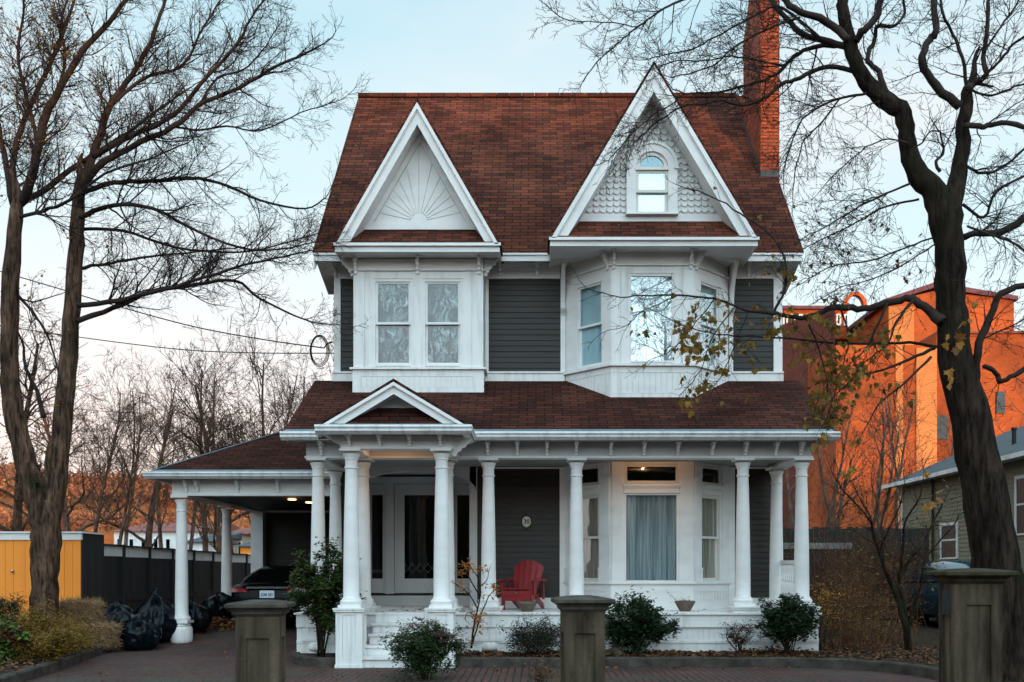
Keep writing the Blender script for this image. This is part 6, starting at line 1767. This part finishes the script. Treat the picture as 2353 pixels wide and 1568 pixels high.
# ---- shrubs -------------------------------------------------------------------
def shrub(name, label, cat, x, Y, w, h, cols, nleaf, lsize, z0=None, stems=9, matk=None, trunk=None, shape='ball', lean=0, fill=.85, seed=None, elong=1.7, stemr=.006, bottom=.12, spread=.035, group=None, depth=None):
    X = px(x, Y); z0 = gz(X, Y)+.13 if z0 is None else z0; rr = random.Random(seed or int(x)); tips = []
    p = empty(name, (X, Y, z0), label, cat, group); mb = MB(); pts = []
    depth = depth or w*.8
    for i in range(stems):
        a = rr.uniform(0, 6.283); rad_ = math.sqrt(rr.random())
        top = Vector((X+lean+rad_*w*.5*math.cos(a)*.9, Y+rad_*depth*.5*math.sin(a)*.9, z0+h*(.45+.5*math.sqrt(max(0,1-rad_**2)))*rr.uniform(.8,1.05)))
        base = Vector((X+rr.gauss(0,.04), Y+rr.gauss(0,.04), z0-.03))
        m1 = base.lerp(top, .5)+Vector((rr.gauss(0,.04), rr.gauss(0,.04), h*.08))
        Q = smooth_path([base, m1, top], 4); mb.tube(Q, [stemr*(1.4-.9*i_/8) for i_ in range(len(Q))], 5 if stemr > .008 else 4)
        for k in range(7):
            f = rr.uniform(.3,1)*(len(Q)-1); j = min(int(f), len(Q)-2); q = Q[j].lerp(Q[j+1], f-j)
            grow(mb, q, rot_about((Q[j+1]-Q[j]).normalized(), rr.uniform(.4,1), rr), w*.22*rr.uniform(.5,1.2), stemr*.5, 0, 1, rr, tips, .03, .18, (5,), .5, .0022)
    # clumps
    lobes = [Vector((X+lean*.6+rr.uniform(-.34,.34)*w, Y+rr.uniform(-.3,.3)*depth, z0+h*rr.uniform(bottom+.12,.85))) for _ in range(7)]
    cl = [q_+Vector((rr.gauss(0,w*.12), rr.gauss(0,depth*.12), rr.gauss(0,h*.12))) for q_ in lobes for _ in range(4)]
    cl = [c for c in cl if ((c.x-X-lean*.6)/(w*.52))**2+((c.y-Y)/(depth*.52))**2+((c.z-z0-h*.52)/(h*.56))**2 < 1.25]
    n = 0
    while n < nleaf:
        u = rr.random()
        if u < .58 and tips: c = rr.choice(tips); s = spread
        elif cl: c = rr.choice(cl); s = w*.082
        else: c = rr.choice(tips); s = spread
        q = Vector((c.x+rr.gauss(0,s), c.y+rr.gauss(0,s), c.z+rr.gauss(0,s)))
        if q.z < z0+.01: continue
        pts.append(q); n += 1
    key = matk or 'leaf_'+name
    if key not in M: M[key] = leafmat(key, cols)
    mb.build('stem', M['twig'] if trunk is None else M[trunk], p, smooth=True, uv=False)
    leaves(pts, rr, lsize, 1, 0, elong=elong).build('foliage', M[key], p, uv=False)
    return p, tips, rr
DG = [(.010,.020,.010), (.020,.042,.016), (.032,.060,.020), (.014,.028,.014)]
DG2 = [(.030,.060,.016), (.018,.040,.014), (.060,.085,.020), (.040,.060,.018), (.10,.10,.022)]
shrub('shrub', 'tall leafy green shrub with bare stems left of the porch steps', 'shrub', 738, 15.35, 1.02, 1.75, DG2, 9500, .072, stems=14, stemr=.013, bottom=.28, lean=-.02, matk='leaf_mid', z0=.13, trunk='bark', seed=41)
p_, tp_, rr = shrub('flowering_shrub', 'green shrub with faded purple flower heads in front of the steps', 'shrub', 975, 13.2, 1.0, .70, [(.020,.045,.018),(.035,.065,.022),(.055,.085,.025),(.028,.05,.02)], 8500, .062, z0=0.0, stems=26, stemr=.004, elong=2.6, bottom=.08, seed=42, spread=.03)
M['purple'] = leafmat('faded_purple_florets', [(.15,.06,.08), (.20,.09,.10), (.10,.05,.055)])
fl_ = []
for i in range(46):
    a = rr.uniform(0, 6.283); r_ = math.sqrt(rr.random())*.42
    c = Vector((px(975,13.2)+r_*math.cos(a), 13.2+r_*math.sin(a)*.8, .84-.50*r_*r_/.17*.6+rr.gauss(0,.035)))
    for k in range(34): fl_.append(c+Vector((rr.gauss(0,.028), rr.gauss(0,.028), rr.gauss(0,.009))))
leaves(fl_, rr, .022, 1, 0, elong=1.2).build('flower_head', M['purple'], p_, uv=False)
shrub('low_shrub', 'low spreading dark shrub under the red chair', 'shrub', 1228, 15.45, 1.05, .50, [(.012,.022,.014),(.03,.03,.018),(.05,.03,.02),(.015,.03,.012)], 5200, .042, stems=16, stemr=.004, bottom=.05, seed=43, spread=.05)
shrub('evergreen_shrub', 'rounded dark evergreen right of the middle gate pillar', 'shrub', 1466, 15.45, 1.12, .88, DG, 8000, .068, stems=14, stemr=.008, bottom=.08, matk='leaf_dark', seed=44)
shrub('evergreen_shrub', 'dark evergreen at the foot of the right corner columns', 'shrub', 1808, 15.5, 1.0, .95, DG, 8000, .062, stems=14, stemr=.008, bottom=.03, matk='leaf_dark', seed=45)
p_, tp_, rr = shrub('small_maple', 'small drooping dark red maple left of the right pedestal', 'shrub', 1700, 15.5, .62, .52, [(.055,.012,.014),(.09,.022,.018),(.04,.012,.012)], 2000, .036, stems=7, stemr=.008, bottom=.45, seed=46, elong=2.4, trunk='bark')
# sapling with orange leaves
rr = random.Random(47); tips = []; sp_ = empty('sapling', (px(1085,15.5), 15.5, .14), 'thin sapling with a few orange leaflets beside the steps', 'sapling')
mb = MB()
for pts, r0 in (([(1083,1490),(1088,1440),(1098,1400),(1103,1360),(1098,1330),(1100,1300)], 2.8), ([(1086,1480),(1100,1430),(1110,1400),(1125,1370),(1140,1352)], 2.2), ([(1098,1400),(1080,1370),(1060,1352),(1042,1340)], 1.8), ([(1102,1370),(1085,1340),(1070,1312),(1062,1295)], 1.8), ([(1100,1350),(1118,1335),(1124,1310)], 1.5), ([(1095,1420),(1076,1408),(1070,1425)], 1.3), ([(1100,1330),(1080,1300),(1078,1290)], 1.3)):
    limb(mb, pts, 15.5, 15.45, r0, .8, rr, tips, 4, .16, 0, per=3)
mb.build('stem', M['bark'], sp_, smooth=True, uv=False)
M['leaf_orange'] = leafmat('orange_leaflets', [(.52,.20,.03), (.44,.15,.03), (.58,.27,.05)], trans=.45)
lf = []
for x, y, n in ((1072,1297,22),(1060,1316,14),(1085,1305,10),(1108,1308,10),(1066,1352,8),(1058,1342,8),(1140,1350,18),(1128,1345,10),(1147,1362,6),(1113,1368,6),(1095,1420,20),(1086,1412,12),(1102,1434,12),(1108,1410,8),(1075,1400,6),(1104,1448,6)):
    for k in range(n*2): lf.append(at(x+rr.gauss(0,7), y+rr.gauss(0,5), 15.45+rr.gauss(0,.05)))
leaves(lf, rr, .075, 1, .0, elong=2.3).build('leaflet', M['leaf_orange'], sp_, uv=False)
shrub('yellow_leaved_shrub', 'upright shrub with bright yellow leaves beyond the right corner columns', 'shrub', 1888, 16.6, .62, 1.30, [(.40,.20,.02),(.50,.26,.03),(.30,.11,.02),(.16,.10,.02)], 430, .060, stems=7, stemr=.006, bottom=.35, seed=48, spread=.06)
# multi-stemmed small tree and thicket at the right
rr = random.Random(49); tips = []; mt = empty('small_tree', (px(2085,15), 15.0, .14), 'small many-stemmed tree between the house and the right pillar', 'tree')
mb = MB()
for pts, r0, r1 in (([(2087,1492),(2082,1440),(2066,1385),(2042,1330),(2010,1240),(2000,1190),(1978,1150)], [9,8,6.5,5,3.5,2.5,1.5], 0), ([(2082,1440),(2072,1370),(2068,1330),(2090,1290),(2120,1250),(2150,1190),(2170,1150)], [7,5,4.5,4,3,2.2,1.3], 0),
                     ([(2076,1420),(2058,1360),(2030,1300),(2000,1200),(1940,1130),(1920,1100)], 4.5, 1.2), ([(2085,1450),(2112,1360),(2120,1320),(2130,1280),(2180,1220),(2210,1180)], 4, 1.2), ([(2066,1330),(2075,1260),(2080,1200),(2110,1150),(2120,1110)], 4, 1.2), ([(2020,1270),(2040,1220),(2060,1180),(2080,1120)], 3, 1.2)):
    limb(mb, pts, 15, 15+rr.uniform(-.4,.4), r0, r1, rr, tips, 9, .6, 2, jit=.08, up=.04, dens=(6,7))
mb.build('branches', M['bark'], mt, smooth=True, uv=False)
M['leaf_olive'] = leafmat('olive_gold_leaves', [(.10,.09,.02), (.16,.12,.02), (.07,.075,.02), (.24,.13,.02)])
leaves([t for t in tips if rr.random() < .20], rr, .07, 1, .05).build('leaf', M['leaf_olive'], mt, uv=False)
def thicket(label, x, Y, w, h, n, seed, cols, nl=140, group='dry brushwood beside the house'):
    rr = random.Random(seed); X = px(x,Y); p = empty('dry_shrub', (X, Y, .13), label, 'shrub', group); mb = MB(); tips = []
    for i in range(n):
        b = Vector((X+rr.gauss(0,w*.25), Y+rr.gauss(0,.3), .10)); d = Vector((rr.gauss(0,.28), rr.gauss(0,.25), 1)).normalized()
        grow(mb, b, d, h*rr.uniform(.55,1.1), .0075, 0, 1, rr, tips, .0, .09, (3.2,), .35, .003, (.3,.8))
    mb.build('stem', M['drystem'], p, uv=False)
    k = 'leaf_dry'
    leaves([rr.choice(tips) for _ in range(nl)], rr, .05, 1, .08).build('leaf', M[k], p, uv=False)
M['drystem'] = pmat('dry_reddish_stems', (.06,.030,.018), (.14,.065,.035), 4, .9, .1)
M['leaf_dry'] = leafmat('dry_gold_leaves', [(.16,.08,.02), (.10,.05,.018), (.24,.13,.02), (.08,.07,.02)])
for lb, x, Y, w, h, n, sd in (('reddish dry stems just right of the yellow-leaved shrub', 1945, 17.0, 1.0, 1.35, 60, 51), ('tall brown brush behind the small many-stemmed tree', 2010, 18.5, 1.4, 1.9, 70, 52), ('dark tangle of stems below the grey fence', 1925, 20.5, 1.6, 2.0, 70, 53),
                              ('low brown brush in front of the teal car', 2040, 18.0, .9, .6, 50, 54), ('dry stalks at the foot of the yellow-leaved shrub', 1985, 16.2, .9, .9, 45, 55), ('high twiggy brush against the grey fence', 2000, 23.5, 2.4, 2.7, 80, 56), ('brushwood mound by the corner of the olive house', 2045, 26, 2.0, 2.6, 70, 57), ('leafy tangle along the left part of the dark fence', 1905, 24.5, 2.6, 2.5, 80, 58), ('leafy tangle along the right part of the dark fence', 1965, 25, 2.6, 2.7, 80, 59)):
    thicket(lb, x, Y, w, h, n, sd, None, 420)
# left bed
GOLD = [(.20,.12,.015), (.30,.19,.02), (.12,.085,.015), (.26,.12,.018), (.07,.055,.012)]
for x, Y, w, h, n, sd, lb in ((150,16.3,.85,.50,3200,61,'golden-leaved bush nearest the straw bales'), (85,16.0,1.0,.72,3600,62,'golden-leaved bush at the foot of the forked tree'), (140,15.4,1.1,.42,3200,63,'low golden bush along the kerb'), (40,15.4,.9,.66,3000,64,'brownish golden bush left of the forked tree'), (95,14.4,1.0,.40,2600,65,'small golden bush at the front of the left bed')):
    shrub('golden_bush', lb, 'bush', x, Y, w, h, GOLD, n, .046, stems=12, stemr=.004, bottom=.04, matk='leaf_goldbush', seed=sd, spread=.05, group='golden bushes in the left bed')
shrub('evergreen_shrub', 'dark green conifer-like bush at the left edge in front of the shed', 'shrub', 2, 16.8, .85, 1.0, DG, 5000, .055, stems=10, bottom=.1, matk='leaf_dark', seed=66, elong=3)
p_, tp_, rr = shrub('lime_green_plant', 'lime green leafy plant with crimson flowers in the bottom left corner', 'plant', 12, 14.2, .62, .62, [(.10,.16,.03),(.15,.21,.05),(.07,.12,.03)], 1100, .10, stems=9, bottom=.1, seed=67, elong=1.5)
M['crimson'] = leafmat('crimson_petals', [(.16,.012,.03), (.11,.01,.022)])
leaves([at(x+rr.gauss(0,6), y+rr.gauss(0,5), 14.0) for x, y in ((25,1420),(45,1445),(10,1455),(30,1470)) for _ in range(24)], rr, .05, 1, .02, elong=1.2).build('flower', M['crimson'], p_, uv=False)
# dead weeds by the middle pillar
p_, tp_, rr = shrub('dried_weed', 'tuft of dried brown weeds left of the middle gate pillar', 'weed', 1250, 12.2, .5, .30, [(.12,.06,.03),(.20,.11,.05),(.08,.05,.03)], 420, .05, z0=0, stems=14, stemr=.003, bottom=.05, seed=68, elong=2.8)
shrub('dried_weed', 'low fern-like dried weeds between the steps and the sapling', 'weed', 1055, 15.2, .35, .30, [(.16,.06,.03),(.10,.05,.02),(.05,.045,.02)], 500, .05, stems=10, stemr=.003, bottom=.05, seed=69, elong=2.2)

# ---- leaf piles and litter -----------------------------------------------------
def litter(name, label, pts, size, mat, kind='stuff'):
    rr = random.Random(len(pts)); mb = MB()
    for q in pts:
        a = rr.uniform(0, 6.283); t = rr.gauss(0,.45); d = Vector((math.cos(a)*math.cos(t), math.sin(a)*math.cos(t), math.sin(t)*.6)); s = Vector((-math.sin(a), math.cos(a), rr.gauss(0,.35))).normalized(); L = size*rr.uniform(.5,1.4); q = Vector(q)
        mb.add([q, q+d*L*.4+s*L*.34, q+d*L, q+d*L*.45-s*L*.34], [(0,1,2,3)])
    return tag(mb.build(name, mat, uv=False), label, None, None, kind)
M['litterA'] = leafmat('fallen_brown_leaves', [(.05,.022,.012), (.12,.045,.02), (.20,.08,.025), (.075,.04,.02), (.03,.02,.012)], trans=.1, rough=.8)
M['litterB'] = leafmat('fallen_orange_leaves', [(.20,.065,.02), (.28,.11,.03), (.12,.045,.018)], trans=.1, rough=.8)
rr = random.Random(71); P = []
def soilz(x, y): 
    c = Vector((x, y, 0)); return gz(x,y)+.13+(noise.noise(c*1.3)*.6+noise.noise(c*4)*.4)*.045
for i in range(7000):
    x = rr.uniform(-1.15, 6.6); y = rr.uniform(15.0, 16.1) if x < 4.6 else rr.uniform(13.6, 19)
    if x > 4.3 and y < 14.9-(x-4.3)*.6+0: continue
    P.append((x, y, soilz(x,y)+rr.uniform(.004,.035)))
for i in range(3200):
    x = rr.uniform(5.8, 9.5); y = rr.uniform(9.5, 17); P.append((x, y, soilz(x,y)+rr.uniform(.004,.03)))
for i in range(900):
    x = rr.uniform(-8.6,-6.7); y = rr.uniform(12.5, 18); 
    if x < -6.9-(y-12.9)*.21: P.append((x, y, gz(x,y)+.16+rr.uniform(0,.03)))
for i in range(700):
    a, b = rr.uniform(2.6,5.0), rr.uniform(15.35,16.0); P.append((a, b, soilz(a,b)+rr.uniform(.0,.12)*math.exp(-((a-4.0)/.8)**2)))
litter('fallen_leaves', 'brown fallen leaves covering the garden beds', P, .075, M['litterA'])
P = []
for i in range(1500):
    x, y = rr.gauss(px(480,21), .38), rr.gauss(21.2, .5); P.append((x, y, gz(x,y)+max(.01,.20*math.exp(-((x-px(480,21))/.45)**2-((y-21.2)/.6)**2)+rr.uniform(-.03,.03))))
litter('leaf_pile', 'heap of orange leaves between the carport columns', P, .075, M['litterB'])
P = []
for i in range(110):
    x, y = rr.uniform(-7, 5.2), rr.uniform(12.6, 19); P.append((x, y, gz(x,y)+.006))
for i in range(60):
    x, y = rr.uniform(-2.6,-1.2), rr.uniform(16.2,18.5); P.append((x, y, ZF+.008))
for i in range(40):
    x, y = rr.uniform(-1.2,4.2), rr.uniform(16.0,17.1); P.append((x, y, ZF+.008))
for i in range(70):
    x, y = rr.uniform(-1.2,5.0), rr.uniform(14.70,14.85); P.append((x, y, .006))
litter('scattered_leaves', 'single leaves lying on the brick drive and porch boards', P, .07, M['litterB'])
MB().lathe([(.14,0),(.17,.03),(.15,.10),(.06,.15)], (px(1412,15.3), 15.3, .12), 14).build('garden_stone', M['concrete'], smooth=True)
tag(bpy.data.objects['garden_stone'], 'pale rounded stone at the foot of the dark evergreen by the middle pillar', 'stone')
# grass tufts between pavers
M['grass'] = leafmat('dull_grass', [(.06,.07,.02), (.09,.08,.025), (.04,.05,.016)])
mb = MB()
for i in range(900):
    if i < 500: x, y = -4+rr.gauss(0,2.6), rr.uniform(12.8,15)
    else: x, y = rr.uniform(5.6,8.0), rr.uniform(13,18)
    x = round(x/.105)*.105+rr.gauss(0,.008); g = gz(x,y)+(.12 if x > 5.7 else 0)
    L = rr.uniform(.02,.05)*(2 if x > 5.6 else 1); a = rr.uniform(0,6.28)
    mb.add([(x-.004,y,g),(x+.004,y,g),(x+math.cos(a)*L*.5,y+math.sin(a)*L*.5,g+L)], [(0,1,2)])
tag(mb.build('grass', M['grass'], uv=False), 'thin grass tufts in the paving joints and yard', kind='stuff')

# ---- wires -------------------------------------------------------------------
def wire(label, pts, Z0, Z1, r=.010):
    P = smooth_path([at(x, y, Z0+(Z1-Z0)*i/(len(pts)-1)) for i, (x, y) in enumerate(pts)], 8)
    tag(MB().tube(P, [r]*len(P), 6).build('power_line', M['wire'], smooth=True, uv=False), label, 'cable', 'overhead cables at the left of the house')
wire('upper overhead cable sloping down to the house corner', [(-40,612),(130,662),(270,704),(450,752),(620,783),(745,800)], 20, 18.1, .012)
wire('lower overhead cable running nearly level to the house corner', [(-40,742),(130,768),(390,801),(570,811),(766,812)], 21, 18.0, .010)
wire('thin low cable crossing behind the forked tree', [(-40,905),(100,928),(220,944),(330,950)], 26, 27, .008)
cl = empty('cable_coil', at(733,803,18.0), 'loops of black cable hanging at the left corner of the house', 'cable')
mb = MB(); c0 = at(733,803,18.0)
for k in range(3):
    P = [c0+Vector(((.17+.02*k)*math.cos(a*.262)*.85, .02*k, (.26+.02*k)*math.sin(a*.262)-.02)) for a in range(25)]; mb.tube(P, [.008]*25, 5)
mb.tube([at(764,786,18.0), at(752,790,18.0), at(745,800,18.0)], [.02,.015,.012], 6)
mb.build('loop', M['wire'], cl, smooth=True, uv=False)
SKY_EL = [(0,(8.8,8.1,7.9)), (.15,(8.5,8.5,8.5)), (.25,(6.9,8.1,8.5)), (.35,(5.5,7.4,8.0)), (.5,(4.5,6.5,7.4)), (.7,(3.7,5.8,7.0)), (1.0,(3.0,4.6,5.6))]
BACK = 2.05
# ================================================================ LIGHT AND CAMERA
SUN_AZ = Vector((.35, -.937, 0)).normalized(); SUN_EL = math.atan(.062)
to_sun = Vector((SUN_AZ.x*math.cos(SUN_EL), SUN_AZ.y*math.cos(SUN_EL), math.sin(SUN_EL)))
w = bpy.data.worlds.new('World'); sc.world = w; w.use_nodes = True; t = w.node_tree; t.nodes.clear()
out = t.nodes.new('ShaderNodeOutputWorld'); bg = t.nodes.new('ShaderNodeBackground'); t.links.new(bg.outputs[0], out.inputs[0])
sky = t.nodes.new('ShaderNodeTexSky'); sky.sky_type = 'NISHITA'; sky.sun_disc = False
sky.sun_elevation = SUN_EL; sky.sun_rotation = math.atan2(to_sun.x, to_sun.y); sky.air_density = 1.0; sky.dust_density = 1.0; sky.ozone_density = 1.0
tc = t.nodes.new('ShaderNodeTexCoord'); sep = t.nodes.new('ShaderNodeSeparateXYZ'); t.links.new(tc.outputs['Generated'], sep.inputs[0])
# thin high haze whitening the sky towards the horizon, warmer low down
el = ramp(t, sep.outputs[2], SKY_EL)
cn = N(t, 'ShaderNodeTexNoise', Scale=2.2, Detail=5, Roughness=.5)
mp = N(t, 'ShaderNodeMapping'); mp.inputs['Scale'].default_value = (1,1,2.6); mp.inputs['Location'].default_value = (.3,.1,.2); t.links.new(tc.outputs['Generated'], mp.inputs[0]); t.links.new(mp.outputs[0], cn.inputs['Vector'])
cl_ = ramp(t, cn.outputs[0], [(.42,(0,0,0)), (.72,(1,1,1))])
hz = mixc(t, cl_, el, (7.0,7.4,7.6))
# warmer to the north-west, brighter towards the sun behind the camera
dl = N(t, 'ShaderNodeVectorMath', operation='DOT_PRODUCT'); t.links.new(tc.outputs['Generated'], dl.inputs[0]); dl.inputs[1].default_value = Vector((-.55,.83,0)).normalized()
lowm = ramp(t, sep.outputs[2], [(0,(1,1,1)), (.20,(.35,.35,.35)), (.34,(0,0,0))])
wm = N(t, 'ShaderNodeMath', operation='MULTIPLY'); t.links.new(ramp(t, dl.outputs['Value'], [(.72,(0,0,0)), (.97,(1,1,1))]), wm.inputs[0]); t.links.new(lowm, wm.inputs[1])
hz = mixc(t, wm.outputs[0], hz, (9.8,7.4,6.7))
ds = N(t, 'ShaderNodeVectorMath', operation='DOT_PRODUCT'); t.links.new(tc.outputs['Generated'], ds.inputs[0]); ds.inputs[1].default_value = Vector((.16,-.72,.68)).normalized()
gain = ramp(t, ds.outputs['Value'], [(0,(1,1,1)), (.12,(1.05,1.06,1.07)), (.55,(1.0,1.04,1.07)), (1,(.97,1.0,1.02))])
gm = ramp(t, ds.outputs['Value'], [(.25,(.0,.0,.0)), (.62,(.25,.25,.25)), (.9,(1,1,1))])
ge = N(t, 'ShaderNodeMath', operation='MULTIPLY_ADD'); t.links.new(gm, ge.inputs[0]); ge.inputs[1].default_value = BACK; ge.inputs[2].default_value = 1.0
gv = N(t, 'ShaderNodeVectorMath', operation='SCALE'); t.links.new(gain, gv.inputs[0]); t.links.new(ge.outputs[0], gv.inputs['Scale'])
hz = mixc(t, 1.0, hz, gv.outputs[0], 'MULTIPLY')
col = mixc(t, .82, sky.outputs[0], hz)
t.links.new(col, bg.inputs[0]); bg.inputs[1].default_value = .15
sun = bpy.data.lights.new('sun', 'SUN'); sun.energy = 3.2; sun.angle = rad(.9); sun.color = (1,.53,.22)
so = bpy.data.objects.new('sun', sun); COL.objects.link(so); so.rotation_euler = to_sun.to_track_quat('Z', 'Y').to_euler(); so.location = (20,-40,30)
def lamp(loc, e, r=.08):
    l = bpy.data.lights.new('porch_lamp', 'POINT'); l.energy = e; l.color = (1,.50,.20); l.shadow_soft_size = r
    o = bpy.data.objects.new('porch_lamp', l); COL.objects.link(o); o.location = loc
lamp((px(1500,16.46), 16.46, 3.425), 7, .02); lamp((px(900,15.45), 15.45, 3.465), 5, .02)
lamp((px(671,20.3), 20.3, 2.93), 1.5)
cam = bpy.data.cameras.new('camera'); cam.lens = F/2353*36; cam.sensor_width = 36; cam.sensor_fit = 'HORIZONTAL'
cam.shift_x = (2353/2-VX)/2353; cam.shift_y = (HY-1568/2)/2353
cam.clip_start = .1; cam.clip_end = 6000
cam.dof.use_dof = True; cam.dof.focus_distance = 17.0; cam.dof.aperture_fstop = 1.8
co = bpy.data.objects.new('camera', cam); COL.objects.link(co); co.location = (0,0,EYE); co.rotation_euler = (rad(90),0,0); sc.camera = co
sc.view_settings.view_transform = 'Standard'; sc.view_settings.look = 'None'; sc.view_settings.gamma = 1; sc.view_settings.exposure = 0
sc.render.engine = 'CYCLES'; sc.cycles.max_bounces = 8; sc.cycles.transparent_max_bounces = 16; sc.cycles.use_denoising = True
